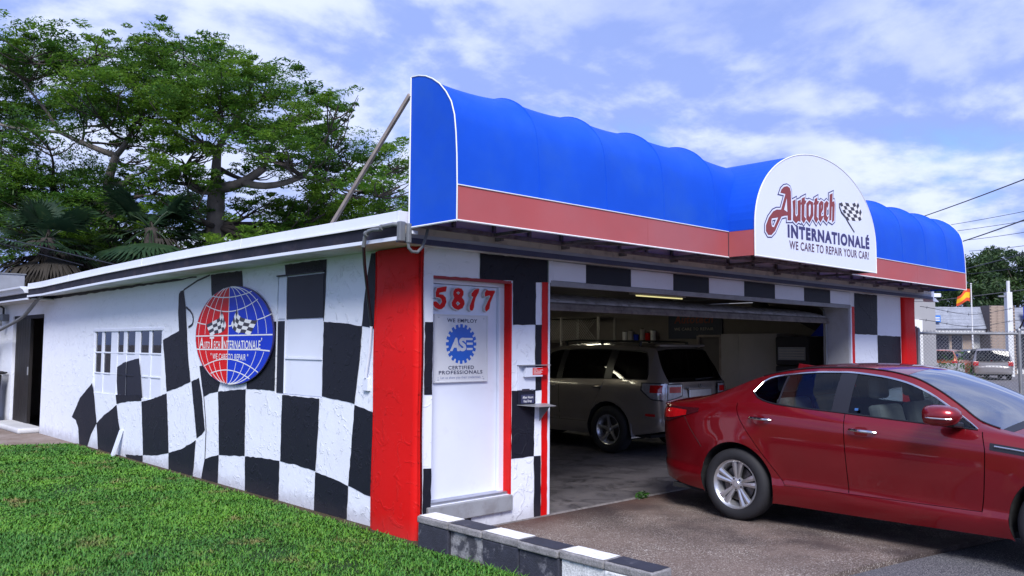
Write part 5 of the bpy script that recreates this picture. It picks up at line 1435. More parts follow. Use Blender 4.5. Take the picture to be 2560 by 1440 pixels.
for sd, i in ((-1, 0), (1, 1)):
    for door, (hx0, hx1, hz) in ((sed['rear_door'][i], (.175, .40, .965)), (sed['front_door'][i], (1.125, 1.365, .925))):
        n = 9; pts = []
        for k in range(n):
            t = k/(n-1); x = hx0+(hx1-hx0)*t; z = hz+0.012*(1-t)
            pts.append((x, sd*(sed['W'](x, z)+0.012+0.032*math.sin(t*math.pi)**0.6), z))
        MB().tube(pts, [0.008]+[0.0135]*(n-2)+[0.008], 8).build('handle', 'chrome', door, smooth=True, local=True)
        xm = (hx0+hx1)/2-0.02
        cup = MB(); cup.grid(lambda u, v: (xm+0.06*u*math.sqrt(max(0, 1-v*v*0.6)), sd*(sed['W'](xm, hz)+0.003), hz-0.004+0.040*v), lin(-1, 1, 9), lin(-1, 1, 7))
        cup.build('handle_recess', 'sedan red', door, smooth=True, local=True)
    # lower door crease strip
    # mirror
    mw = MB(); cx, cy, cz = 1.93, sd*1.055, 1.11
    prof = [(-0.115, 0.62), (-0.10, 0.88), (-0.05, 1.0), (0.03, 0.98), (0.09, 0.78), (0.125, 0.4), (0.135, 0.05)]
    vs = []; m_ = 16
    for (dx, sc) in prof:
        for k in range(m_):
            a = 2*math.pi*k/m_
            ca, sa = math.cos(a), math.sin(a)
            vs.append((cx+dx*1.05, cy+0.125*sc*math.copysign(abs(ca)**0.8, ca), cz+0.082*sc*math.copysign(abs(sa)**0.8, sa)+0.012*(1-sc)))
    fs = [(i*m_+k, i*m_+(k+1) % m_, (i+1)*m_+(k+1) % m_, (i+1)*m_+k) for i in range(len(prof)-1) for k in range(m_)]
    mw.add(vs, fs+[tuple(range(m_))])
    mir = mw.build('door_mirror', 'sedan red', sr, smooth=True, angle=50, local=True)
    MB().bar((cx+0.05, sd*0.86, 1.03), (cx+0.02, sd*0.99, 1.045), 0.10, 0.045).build('mirror_arm', 'trim black', mir, bevel=0.01, local=True)
    MB().tube([(cx-0.10, sd*1.155, 1.098), (cx-0.03, sd*1.186, 1.096), (cx+0.05, sd*1.176, 1.094), (cx+0.10, sd*1.14, 1.092)], 0.006, 6).build('turn_signal', 'lamp clear', mir, smooth=True, local=True)
    # tail lamp wrapping the corner
    sedan_side('tail_light', -1.01, -0.40, lambda x: interp(x, [-1.05, -.80, -.40], [.86, .875, .995]), lambda x: interp(x, [-1.05, -.75, -.40], [1.0, 1.03, 1.03]), 'lamp smoke', 0.007, sides=(sd,), nu=16)
    sedan_side('tail_light_core', -1.01, -0.55, lambda x: interp(x, [-1.05, -.75, -.55], [.90, .915, .955]), lambda x: interp(x, [-1.05, -.75, -.55], [.985, 1.01, 1.00]), 'lamp red', 0.0095, sides=(sd,), nu=12)
    # bumper seam
    ptsb = [(x, sd*(sed['W'](x, z)+0.0008), z) for x, z in ((-.62, .985), (-.57, .93), (-.50, .82), (-.43, .73), (-.375, .655))]
    MB().tube(ptsb, 0.0028, 5).build('bumper_seam', 'gap black', sr, local=True)
    # fuel flap side gets a seam; fender vent on both sides
    vt = sedan_side('fender_vent', 2.215, 2.52, lambda x: interp(x, [2.215, 2.52], [.862, .832]), lambda x: interp(x, [2.215, 2.52], [.915, .885]), 'trim black', 0.004, sides=(sd,))[0]
    MB().tube([(x, sd*(sed['W'](x, .88)+0.010), z) for x, z in ((2.25, .893), (2.38, .880), (2.50, .866))], 0.007, 6).build('vent_bar', 'chrome', vt, smooth=True, local=True)
    # sill crease highlight edge
    MB().tube([(x, sd*(sed['W'](x, rz)-0.002), rz) for x, rz in ((.50, .392), (1.07, .386), (2.1, .388))], 0.004, 6).build('door_edge', 'sedan red', sr, smooth=True, local=True)
    # headlight
    sedan_side('headlight', 3.18, 3.66, lambda x: interp(x, [3.18, 3.66], [.80, .60]), lambda x: interp(x, [3.18, 3.66], [.86, .74]), 'lamp clear', 0.006, sides=(sd,), nu=12)
    # roof ditch trims
    MB().tube([(x, sd*(sed['f']['ye'](x)+0.004), sed['f']['ze'](x)+0.004) for x in np.linspace(0.15, 1.52, 20)], 0.006, 5).build('roof_trim', 'trim black', sr, smooth=True, local=True)
    MB().tube([(x, sd*(sed['f']['ye'](x)+0.002), sed['f']['ze'](x)+0.004) for x in np.linspace(1.52, 2.25, 16)], 0.007, 5).build('windshield_trim', 'trim black', sr, smooth=True, local=True)
# shark fin, wipers, plate
MB().add([(.18, -.018, 1.385), (.40, -.022, 1.445), (.40, .022, 1.445), (.18, .018, 1.385), (.20, -.004, 1.468), (.20, .004, 1.468)], [(0,1,4),(3,5,2),(1,2,5,4),(0,4,5,3)]).build('antenna_fin', 'sedan red', sr, bevel=0.004, local=True)
for y0, y1 in ((-0.55, -0.02), (0.02, 0.6)):
    MB().bar((2.40, y0, 1.065-abs(y0)*0.06), (2.22, y1, 1.165-abs(y1)*0.1), 0.014).build('wiper', 'trim black', sr, local=True)
MB().box(-1.12, -0.26, 0.80, -1.105, 0.26, 0.92).build('rear_plate_recess', 'trim black', sr, local=True)
MB().box(3.845, -0.35, 0.42, 3.87, 0.35, 0.58).build('grille', 'trim black', sr, bevel=0.01, local=True)
st_ = MB().add([(1.155, -0.864, 1.095), (1.185, -0.863, 1.095), (1.185, -0.853, 1.115), (1.155, -0.854, 1.115)], [(0, 1, 2, 3)]).build('window_decal', 'sign cyan2', sr, local=True)

# ----- the pewter crossover inside the bay, tail towards the opening
SUV = dict(paint='suv pewter', glass='privacy glass', rear_glass='privacy glass', b_x=9, chrome='trim black', wheel_r=0.36, rim_r=0.225, arch=0.415, wb=2.62, spokes='five', rocker=0.46, bulge=0.025,
 sill=[(-1.0,.40),(-.8,.36),(-.4,.30),(.4,.27),(2.3,.27),(3.0,.29),(3.5,.34)],
 belt=[(-1.0,1.06),(-.6,1.09),(0,1.10),(1.0,1.085),(2.0,1.06),(2.4,1.04),(3.0,.99),(3.35,.92),(3.5,.82)],
 hw=[(-1.0,.74),(-.985,.79),(-.95,.84),(-.85,.885),(-.6,.905),(0,.91),(2.0,.91),(2.8,.90),(3.1,.86),(3.35,.74),(3.5,.5)],
 ze=[(-1.0,1.09),(-.93,1.20),(-.80,1.42),(-.70,1.585),(-.5,1.605),(0,1.625),(.8,1.635),(1.3,1.60),(1.6,1.50),(1.9,1.28),(2.15,1.09),(2.4,1.06),(3.0,1.0),(3.35,.92),(3.5,.82)],
 ye=[(-1.0,.70),(-.9,.70),(-.7,.62),(-.3,.615),(.8,.63),(1.4,.635),(1.9,.68),(2.15,.74),(2.5,.76),(3.0,.72),(3.3,.60),(3.5,.40)],
 zc=[(-1.0,1.10),(-.93,1.22),(-.80,1.45),(-.70,1.625),(-.5,1.655),(0,1.675),(.8,1.685),(1.3,1.65),(1.6,1.55),(1.95,1.33),(2.25,1.13),(2.5,1.10),(3.0,1.05),(3.3,.96),(3.5,.84)],
 dbot=[(-.72,1.135),(-.4,1.13),(.3,1.12),(1.2,1.10),(2.1,1.075)],
 dtop=[(-.72,1.20),(-.66,1.40),(-.58,1.53),(-.3,1.555),(.5,1.575),(1.1,1.56),(1.45,1.48),(1.8,1.27),(2.1,1.08)],
 bow=[(-1.0,-.06),(-.7,-.05),(0,0),(1.2,.04),(2.2,.12),(3.0,.08),(3.5,.02)],
 prof=[(0,.935),(.1,.965),(.2,.97),(.28,.962),(.5,.985),(.75,1.0),(.9,.99),(1.0,.965)],
 cut_rear=[(.3,.42),(.6,.34),(.8,.22),(1.0,.12),(1.2,.08)], cut_mid=1.02, cut_front=[(.3,1.98),(.8,2.02),(1.1,1.98)],
 lights=[(-.72,-.05,'glass'),(-.05,.10,'paint'),(.10,.98,'glass'),(.98,1.10,'trim'),(1.10,2.1,'glass')],
 top=[('rear_window', -.965, -.735, 'rglass', 8), ('roof', -.732, 1.40, 'body', 26), ('windshield', 1.403, 2.2, 'glass', 12), ('hood', 2.203, 3.5, 'body', 16)],
 bulge_rear=[(.3,.05),(.45,.11),(.70,.115),(.735,.055),(.9,.05),(1.1,.02)], bulge_front=[(.3,.05),(.6,.07),(.8,.03)],
 seats=[(.5,.62),(1.3,.62)], dash_x=1.95)
SUV['lights'] = [(a, b, 'trim' if k == 'paint' else k) for a, b, k in SUV['lights']]
SUVX, SUVY = 6.47, 2.63
suv = make_car(SUV, 'parked_crossover', 'pewter crossover with dark windows parked nose-in inside the garage', 'car', SUVX, SUVY, 0.0, R(90))
vr = suv['root']
MB().box(-0.99, -0.68, 1.055, -0.93, 0.68, 1.075).build('hatch_seam', 'suv pewter', vr, bevel=0.006, local=True)
for sd in (-1, 1):
    suv['panel']('tail_light', -1.0, -.66, lambda x: interp(x, [-1, -.82, -.66], [.84, .86, .985]), lambda x: 1.075, 'lamp clear', nu=12, nv=6, off=0.010, cut=False, sides=(sd,))
    suv['panel']('lamp_bezel', -1.0, -.63, lambda x: interp(x, [-1, -.82, -.63], [.82, .84, .975]), lambda x: 1.09, 'trim black', nu=12, nv=6, off=0.005, cut=False, sides=(sd,))
    suv['panel']('lamp_bulb', -.97, -.80, lambda x: .945, lambda x: 1.055, 'lamp red', nu=8, nv=5, off=0.016, cut=False, sides=(sd,))
    mbx = MB(); mbx.grid(lambda u, v: (-1.052+0.052*u**3-0.010, sd*(0.47+0.27*u), 0.845+0.06*(1-u)+(0.215-0.06*(1-u))*v), lin(0, 1, 8), lin(0, 1, 6), flip=sd > 0)
    tl = mbx.build('tail_light', 'lamp clear', vr, smooth=True, local=True)
    mbx = MB(); mbx.grid(lambda u, v: (-1.052+0.052*u**3-0.006, sd*(0.45+0.29*u), 0.83+0.06*(1-u)+(0.245-0.06*(1-u))*v), lin(0, 1, 8), lin(0, 1, 6), flip=sd > 0)
    mbx.build('lamp_bezel', 'trim black', vr, smooth=True, local=True)
    mbx = MB(); mbx.grid(lambda u, v: (-1.052+0.052*u**3-0.014, sd*(0.50+0.23*u), 0.945+0.085*v), lin(0, 1, 8), lin(0, 1, 4), flip=sd > 0)
    mbx.build('lamp_bulb', 'lamp red', tl, smooth=True, local=True)
    suv['panel']('reflector', -.86, -.70, lambda x: .60, lambda x: .635, 'lamp red', nu=6, nv=3, off=0.004, cut=False, sides=(sd,))
    MB().tube([(x, sd*0.60, suv['f']['ze'](x)+0.075) for x in np.linspace(-0.42, 1.15, 18)], 0.015, 8).build('roof_rail', 'trim black', vr, smooth=True, local=True)
    for xx in (-.40, .35, 1.12): MB().bar((xx, sd*0.60, suv['f']['ze'](xx)+0.01), (xx, sd*0.60, suv['f']['ze'](xx)+0.07), 0.04, 0.03).build('rail_foot', 'trim black', vr, local=True)
    MB().add([(-.46, sd*0.90, .26), (-.46, sd*0.68, .26), (-.44, sd*0.68, .48), (-.44, sd*0.90, .48)], [(0, 1, 2, 3)]).build('mud_flap', 'lamp clear', vr, local=True)
    for xa, xb, zz, dr in ((.12, .30, 1.0, suv['rear_door']), (1.10, 1.28, .985, suv['front_door'])):
        MB().tube([(xa, sd*(suv['W'](xa, zz)+0.01), zz), ((xa+xb)/2, sd*(suv['W'](xa, zz)+0.04), zz), (xb, sd*(suv['W'](xb, zz)+0.01), zz)], 0.014, 8).build('handle', 'suv pewter', dr[0 if sd < 0 else 1], smooth=True, local=True)
    mw = MB(); mw.lathe([(0.0, -0.09), (0.08, -0.08), (0.10, 0.0), (0.07, 0.09), (0, 0.12)], (1.85, sd*1.04, 1.16), (1, 0, 0), 14); mw.build('door_mirror', 'suv pewter', vr, smooth=True, local=True)
    suv['panel']('side_moulding', -.30+.75, 2.0, lambda x: .50, lambda x: .56, 'suv pewter', nu=16, nv=3, off=0.012, cut=False, sides=(sd,))
MB().box(-1.068, -0.29, 0.815, -1.05, 0.29, 0.985).build('plate_recess', 'alloy', vr, bevel=0.01, local=True)
MB().box(-1.085, -0.33, 0.985, -1.05, 0.33, 1.012).build('hatch_garnish', 'suv pewter', vr, bevel=0.008, local=True)
MB().bar((-1.0, 0.05, 1.125), (-0.985, -0.42, 1.155), 0.02).build('rear_wiper', 'trim black', vr, local=True)
MB().box(-0.76, -0.58, 1.615, -0.66, 0.58, 1.65).build('roof_spoiler', 'suv pewter', vr, bevel=0.012, local=True)
MB().lathe([(0.018, 0.0), (0.032, 0.004), (0.032, 0.008), (0.018, 0.008)], (-1.05, 0.0, 1.05), (-1, 0, 0), 18).build('badge', 'chrome', vr, local=True)
UU, VV, NV = (0, -1, 0), (0, 0, 1), (-1, 0, 0)
me = curve_mesh('lettering', text='LEXUS', size=0.062, offset=0.0)
place_mesh(me, 'lettering', 'trim black', vr, UU, VV, NV, (-1.066, 0.60, 0.765), 1.25, 0.8)
MB().box(-1.125, -0.70, 0.70, -1.05, 0.70, 0.712).build('bumper_step', 'trim black', vr, bevel=0.004, local=True)
# ---------------------------------------------------------------- inside the bay
def lamp_fixture(x0, x1, y, z, lab, tube_m='lamp tube'):
    t = thing('bay_light', lab, 'light', ((x0+x1)/2, y, z), 'ceiling lights in the bay')
    MB().box(x0, y-0.08, z+0.03, x1, y+0.08, z+0.075).build('housing', 'interior pale', t, bevel=0.006)
    MB().tube([(x0+0.03, y-0.03, z+0.012), (x1-0.03, y-0.03, z+0.012)], 0.009, 8).build('tube', tube_m, t, smooth=True)
    if tube_m == 'lamp tube': MB().tube([(x0+0.03, y+0.03, z+0.012), (x1-0.03, y+0.03, z+0.012)], 0.013, 8).build('tube', tube_m, t, smooth=True)
lamp_fixture(5.35, 6.55, 1.95, 2.345, 'lit fluorescent strip light just behind the overhead door', 'lamp dim')
lamp_fixture(7.4, 8.6, 5.2, 2.38, 'lit fluorescent strip light above the store booth')
lamp_fixture(2.2, 3.4, 6.6, 2.38, 'added unseen fill light over the bonnet end of the crossover bay')  # added out of view to lighten the deep interior
lamp_fixture(7.6, 8.8, 7.6, 2.38, 'added unseen fill light in front of the wire cage')  # extra lamp hidden by the door slab, added for interior glow
lamp_fixture(3.4, 4.6, 4.0, 2.38, 'added unseen fill light over the empty bay beside the crossover')  # unseen lamp added to lift the light inside the bay
tch = thing('tool_chest', 'blue steel tool chest with many drawers against the inner wall', 'tool chest', (9.8, 5.5, 0))
MB().box(9.55, 5.1, 0.12, 10.1, 5.95, 1.35).build('cabinet', 'sign cyan2', tch, bevel=0.01)
for k_ in range(6):
    dr_ = MB().box(9.53, 5.13, 0.18+k_*0.19, 9.549, 5.92, 0.35+k_*0.19).build('drawer', 'sign cyan2', tch, bevel=0.004)
    MB().box(9.515, 5.3, 0.31+k_*0.19, 9.529, 5.75, 0.33+k_*0.19).build('handle', 'aluminium', dr_)
for x_, y_ in ((9.6, 5.15), (9.6, 5.9), (10.05, 5.15), (10.05, 5.9)): MB().lathe([(0, -0.02), (0.06, -0.02), (0.06, 0.02), (0, 0.02)], (x_, y_, 0.06), (0, 1, 0), 14).build('castor', 'rubber', tch)
shf = thing('parts_shelf', 'wall shelf crowded with pale cans and boxes beside the shop poster', 'shelf', (10.05, 5.5, 1.7))
MB().box(9.9, 5.0, 1.70, 10.19, 6.1, 1.73).build('board', 'interior pale', shf)
for y_ in (5.05, 6.03): MB().box(9.95, y_, 1.58, 10.19, y_+0.02, 1.699).build('bracket', 'galvanised', shf)
for k_, (y_, h_, m_) in enumerate(((5.1, .22, 'sign line'), (5.24, .17, 'sign red'), (5.38, .25, 'interior pale'), (5.55, .14, 'sign blue'), (5.7, .22, 'interior pale'), (5.86, .2, 'sign line'))):
    cn = thing('parts_can', ('white tall can nearest the poster', 'short red can between white and beige cans', 'tallest beige can', 'shortest blue can', 'beige can beside the blue can', 'white can nearest the wire cage')[k_]+' on the parts shelf', 'can', (10.04, y_+0.05, 1.73), 'cans on the parts shelf')
    MB().lathe([(0, 0), (0.055, 0), (0.055, h_), (0, h_)], (10.04, y_+0.05, 1.731), (0, 0, 1), 16).build('can_body', m_, cn, smooth=True, angle=40)
    MB().lathe([(0, h_+0.02), (0.03, h_+0.02), (0.03, h_+0.001)], (10.04, y_+0.05, 1.731), (0, 0, 1), 12).build('lid', 'trim black', cn)
rk = thing('wire_cage', 'dark steel wire storage cage against the inner wall', 'cage', (9.8, 7.3, 0))
for y in (6.25, 7.35, 8.45):
    for x in (9.55, 10.1): MB().box(x-0.02, y-0.02, 0.0, x+0.02, y+0.02, 2.25).build('post', 'interior pale', rk)
for z in (0.5, 1.1, 1.7, 2.23): MB().box(9.55, 6.24, z, 10.12, 8.46, z+0.03).build('shelf', 'interior dark', rk)
mb = MB()
for k in range(34):
    y = 6.3+k*0.065
    mb.bar((9.53, y, 1.75), (9.53, min(y+0.45, 8.44), 1.75+min(0.45, 8.44-y)), 0.006); mb.bar((9.532, y, 1.75+min(0.45, 8.44-y)), (9.532, min(y+0.45, 8.44), 1.75), 0.006)
mb.build('mesh_infill', 'interior pale', rk)['kind'] = 'stuff'
for y, h, c, lb in ((6.5, .34, 'interior navy', 'navy storage box at the end of the wire cage shelf nearest the poster'), (6.95, .26, 'interior dark', 'low brown storage box between two navy boxes on the wire cage shelf'), (7.6, .36, 'interior navy', 'tall navy storage box in the middle of the wire cage shelf'), (8.1, .3, 'interior pale', 'pale storage box on the wire cage shelf')):
    b = thing('storage_box', lb, 'box', (9.82, y, 1.13), 'boxes in the wire cage')
    MB().box(9.62, y-0.17, 1.13, 10.05, y+0.17, 1.13+h).build('carton', c, b, bevel=0.01)
    MB().box(9.61, y-0.18, 1.13+h, 10.06, y+0.18, 1.17+h).build('lid', c, b, bevel=0.008)
po = thing('wall_poster', 'dark shop poster with maroon script on the inner wall', 'poster', (10.18, 4.2, 1.9))
MB().box(10.17, 3.55, 1.78, 10.195, 4.85, 2.42).build('sheet', 'interior navy', po)
PU, PV, PN = (0, -1, 0), (0, 0, 1), (-1, 0, 0)
lettering('Autotech', 'ink maroon', po, PU, PV, PN, (10.166, 4.70, 2.10), width=0.95, height=0.17, offset=0.03, shear=0.2)
lettering('WE CARE TO REPAIR', 'interior pale', po, PU, PV, PN, (10.166, 4.70, 1.95), width=0.95, height=0.06)
cbn = thing('store_booth', 'pale panelled store booth with a narrow dark doorway inside the bay', 'booth', (9.8, 3.0, 0))
MB().box(9.42, 1.95, 0.0, 10.15, 2.72, 1.86).build('panel', 'interior pale', cbn, bevel=0.006)
MB().box(9.42, 2.725, 0.0, 10.15, 3.10, 1.86).build('panel', 'interior pale', cbn, bevel=0.006)
MB().box(9.47, 3.105, 0.0, 10.15, 3.60, 1.80).build('doorway', 'interior dark', cbn)
for y in (3.10, 3.60): MB().box(9.42, y, 0.0, 9.47, y+0.045, 1.83).build('door_frame', 'bare wood', cbn)
MB().box(9.42, 3.145, 1.80, 9.47, 3.60, 1.845).build('door_frame', 'bare wood', cbn)
mc = thing('diagnostic_cart', 'dark diagnostic cart with grey display inside the bay', 'cart', (9.4, 1.45, 0))
MB().box(9.0, 1.10, 0.12, 9.55, 1.75, 1.30).build('cabinet', 'cabin dark', mc, bevel=0.02)
MB().box(8.98, 1.12, 1.31, 9.50, 1.74, 1.80).build('monitor', 'cabin dark', mc, bevel=0.03)
MB().box(8.972, 1.18, 1.40, 8.979, 1.68, 1.62).build('screen', 'grey metal', mc)
for k in range(4): MB().box(8.968, 1.2, 1.43+k*0.045, 8.9715, 1.66, 1.447+k*0.045).build('screen_line', 'interior pale', mc)
for x, y in ((9.05, 1.15), (9.05, 1.70), (9.5, 1.15), (9.5, 1.70)): MB().lathe([(0, -0.02), (0.06, -0.02), (0.06, 0.02), (0, 0.02)], (x, y, 0.06), (0, 1, 0), 14).build('castor', 'rubber', mc)
hs = thing('exhaust_hose', 'fat black exhaust hose arching above the diagnostic cart', 'hose', (9.8, 1.8, 0))
MB().tube([(9.9, 2.6, 2.46), (9.85, 2.4, 2.28), (9.75, 2.0, 2.22), (9.7, 1.6, 2.16), (9.68, 1.25, 1.98), (9.66, 1.05, 1.6), (9.66, 1.0, 1.0), (9.66, 1.0, 0.02)], 0.12, 14).build('hose', 'cabin dark', hs, smooth=True)
bp_ = thing('blue_panel', 'tilted small blue panel leaning above the cart', 'panel', (9.5, 1.1, 1.8))
MB().prism([(0.92, 1.81), (1.25, 1.81), (1.05, 2.02), (0.72, 2.02)], 0, 9.30, 9.32).build('board', 'sign blue', bp_)
vn = thing('ventilation_grille', 'pale perforated vent plate high on the inner side wall', 'vent', (10.15, 0.75, 2.2))
MB().box(10.16, 0.55, 2.16, 10.185, 0.98, 2.34).build('plate', 'white metal', vn)
for i in range(8):
    for j in range(4):
        MB().box(10.152, 0.58+i*0.048+(j % 2)*0.02, 2.175+j*0.04, 10.159, 0.605+i*0.048+(j % 2)*0.02, 2.195+j*0.04).build('hole', 'gap black', vn)
wd = thing('weed_tuft', 'small green weed growing from the crack at the garage threshold', 'weed', (3.0, -0.03, -0.03))
def leaf_blob(n, c, rad, size, rg, flat=0.6, up=0.5):
    """n rhombic leaves in an ellipsoid: arrays of verts and quads"""
    d = rg.normal(size=(n, 3)); d /= np.linalg.norm(d, axis=1)[:, None]
    r = rg.uniform(0.25, 1.0, n)**0.5
    p = np.array(c)+d*r[:, None]*np.array(rad)
    ax = rg.normal(size=(n, 3)); ax[:, 2] *= flat; ax[:, 2] -= 0.15; ax /= np.linalg.norm(ax, axis=1)[:, None]
    nr = rg.normal(size=(n, 3)); nr[:, 2] = np.abs(nr[:, 2])+up
    sd = np.cross(ax, nr); sd /= np.linalg.norm(sd, axis=1)[:, None]+1e-9
    L = size*rg.uniform(0.6, 1.3, n)[:, None]; Wd = L*rg.uniform(0.22, 0.36, n)[:, None]
    V = np.stack([p-ax*L/2, p+sd*Wd/2, p+ax*L/2, p-sd*Wd/2], 1)
    return V
def leaves_obj(name, Vs, material, parent):
    V = np.concatenate(Vs).reshape(-1, 3); n = len(V)//4
    T = np.arange(n*4).reshape(n, 4)
    return fast_mesh(name, V, T, material, parent)
def leaf_mat(name, c1, c2, c3, trans=0.35, scale=0.6):
    m = bpy.data.materials.new(name); nt, n, l = nodes_of(m); n.remove(n['Principled BSDF'])
    g = n.new('ShaderNodeNewGeometry')
    def noi(sc):
        t = n.new('ShaderNodeTexNoise'); t.inputs['Scale'].default_value = sc; t.inputs['Detail'].default_value = 4
        l.new(g.outputs['Position'], t.inputs['Vector']); return t.outputs['Fac']
    def mr(v, a, b):
        r = n.new('ShaderNodeMapRange'); r.inputs[1].default_value = a; r.inputs[2].default_value = b; l.new(v, r.inputs[0]); return r.outputs[0]
    def mix(f, a, b):
        x = n.new('ShaderNodeMix'); x.data_type = 'RGBA'; l.new(f, x.inputs['Factor'])
        for s, k in ((a, 'A'), (b, 'B')):
            if isinstance(s, tuple): x.inputs[k].default_value = (*s, 1)
            else: l.new(s, x.inputs[k])
        return x.outputs['Result']
    c = mix(mr(noi(scale), .35, .65), c1, c2)
    c = mix(mr(noi(scale*14), .52, .72), c, c3)
    d = n.new('ShaderNodeBsdfPrincipled'); d.inputs['Roughness'].default_value = 0.5; d.inputs['Specular IOR Level'].default_value = 0.35; l.new(c, d.inputs['Base Color'])
    t = n.new('ShaderNodeBsdfTranslucent'); l.new(c, t.inputs[0])
    x = n.new('ShaderNodeMixShader'); x.inputs[0].default_value = trans; l.new(d.outputs[0], x.inputs[1]); l.new(t.outputs[0], x.inputs[2])
    l.new(x.outputs[0], n['Material Output'].inputs['Surface'])
    MAT[name] = m
leaf_mat('leaf broad', (0.055, 0.155, 0.016), (0.130, 0.245, 0.024), (0.21, 0.32, 0.03), 0.5)
leaf_mat('leaf mid', (0.034, 0.110, 0.016), (0.080, 0.175, 0.020), (0.14, 0.23, 0.03), 0.45)
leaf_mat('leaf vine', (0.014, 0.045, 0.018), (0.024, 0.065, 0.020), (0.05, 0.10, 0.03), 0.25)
leaf_mat('leaf far', (0.022, 0.050, 0.020), (0.040, 0.080, 0.022), (0.07, 0.11, 0.03), 0.25, 0.2)
leaf_mat('leaf shrub', (0.025, 0.09, 0.02), (0.05, 0.14, 0.025), (0.09, 0.18, 0.04))
leaf_mat('palm leaf', (0.012, 0.036, 0.018), (0.022, 0.052, 0.02), (0.04, 0.07, 0.03), 0.2)
mat('dead frond', (0.026, 0.021, 0.016), 0.85, var=0.35, vscale=3.0)
mat('bark grey', (0.16, 0.14, 0.13), 0.9, var=0.35, vscale=3.0, bump=0.02, bscale=9.0)
mat('bark dark', (0.055, 0.045, 0.040), 0.9, var=0.35, vscale=3.0, bump=0.02, bscale=9.0)
leaves_obj('foliage', [leaf_blob(90, (3.0, -0.03, 0.02), (0.10, 0.05, 0.05), 0.06, rng)], 'leaf shrub', wd)

# ---------------------------------------------------------------- chain-link fence beside the garage
FA = R(-43.32)          # the side street runs at this angle to the garage
sd_ = Vector((math.cos(FA), math.sin(FA), 0))
fn_ = thing('chain_link_fence', 'grey chain-link fence with barbed wire beside the right garage pillar', 'fence', (10.62, -0.02, -0.12), world=False)
fn_.rotation_euler = (0, 0, FA); ROOT[fn_] = None
FL, FH = 4.6, 1.99
def fp(nm, mbx, m_='galvanised', sm=True): return mbx.build(nm, m_, fn_, smooth=sm, local=True)
for x in (0.0, 1.73, 4.5):
    fp('post', MB().tube([(x, 0, 0), (x, 0, FH+0.05)], 0.032, 10)); fp('post_cap', MB().lathe([(0.036, 0), (0.036, 0.03), (0.02, 0.055), (0, 0.06)], (x, 0, FH+0.04), (0, 0, 1), 12))
    if x: fp('barb_arm', MB().bar((x, 0, FH+0.06), (x+0.10, -0.12, FH+0.36), 0.03, 0.02), 'trim black', False)
fp('top_rail', MB().tube([(0, 0, FH), (FL, 0, FH)], 0.022, 10)); fp('bottom_wire', MB().tube([(0, 0, 0.08), (FL, 0, 0.08)], 0.004, 5))
fm = MB(); sp_ = 0.062
k = -int(FH/sp_)
while k*sp_ < FL:
    for s in (1, -1):
        x0 = k*sp_; a = (x0, 0.06); b = (x0+FH-0.06, FH)
        xa, xb = max(0, a[0]), min(FL, b[0])
        if xb-xa < 0.02: continue
        za, zb = a[1]+(xa-a[0]), a[1]+(xb-a[0])
        p, q = ((xa, za), (xb, zb)) if s > 0 else ((xa, FH+0.06-za), (xb, FH+0.06-zb))
        fm.tube([(p[0], 0.004*s, p[1]), (q[0], 0.004*s, q[1])], 0.0025, 4, caps=False)
    k += 1
# twisted selvage above the rail
for i in range(int(FL/sp_)):
    fm.bar((i*sp_, 0, FH), (i*sp_+sp_/2, 0, FH+0.05), 0.006); fm.bar((i*sp_+sp_/2, 0.001, FH+0.05), (i*sp_+sp_, 0.001, FH), 0.006)
fm.build('wire_fabric', 'galvanised', fn_, local=True)['kind'] = 'stuff'
for z, dy, s in ((FH+0.20, -0.06, 0.045), (FH+0.42, -0.10, 0.06)):
    pts = [(x, dy, z+0.035*math.cos(x*3.6)-s*math.sin(min(1, x/1.73)*math.pi)) for x in lin(0, FL, 40)]
    w = fp('barbed_wire', MB().tube(pts, 0.0045, 5), 'cable')
    for p in pts[1::3]:
        MB().bar((p[0]-0.004, p[1], p[2]-0.022), (p[0]+0.004, p[1], p[2]+0.022), 0.006).build('barb', 'cable', w, local=True)
sh = thing('fence_vine', 'leafy green vine climbing through the chain-link fence', 'plant', (11.0, -0.35, -0.1))
Vs = []
for (t, z, rr, n) in ((0.15, 0.75, .22, 60), (0.30, 1.1, .20, 70), (0.45, 1.35, .16, 55), (0.55, 1.05, .18, 60), (0.75, 1.25, .16, 50), (0.95, 1.0, .2, 60), (0.1, 1.25, .12, 30), (0.7, 1.5, .1, 25), (1.15, 0.85, .18, 50), (0.5, .6, .3, 80), (1.05, .55, .3, 70)):
    Vs.append(leaf_blob(n, (10.62+sd_.x*t, -0.02+sd_.y*t, z), (rr, rr, rr*0.9), 0.085, rng))
leaves_obj('foliage', Vs, 'leaf shrub', sh)
for (a, b) in (((0.2, 0), (0.45, 1.3)), ((0.35, 0), (0.7, 1.5)), ((0.6, 0), (0.95, 1.1))):
    p = [(10.62+sd_.x*(a[0]+(b[0]-a[0])*u)+0.03*math.sin(u*7), -0.02+sd_.y*(a[0]+(b[0]-a[0])*u), -0.1+(b[1]+0.1)*u) for u in lin(0, 1, 8)]
    MB().tube(p, [0.014*(1-u*0.6) for u in lin(0, 1, 8)], 6).build('stem', 'bark dark', sh, smooth=True)

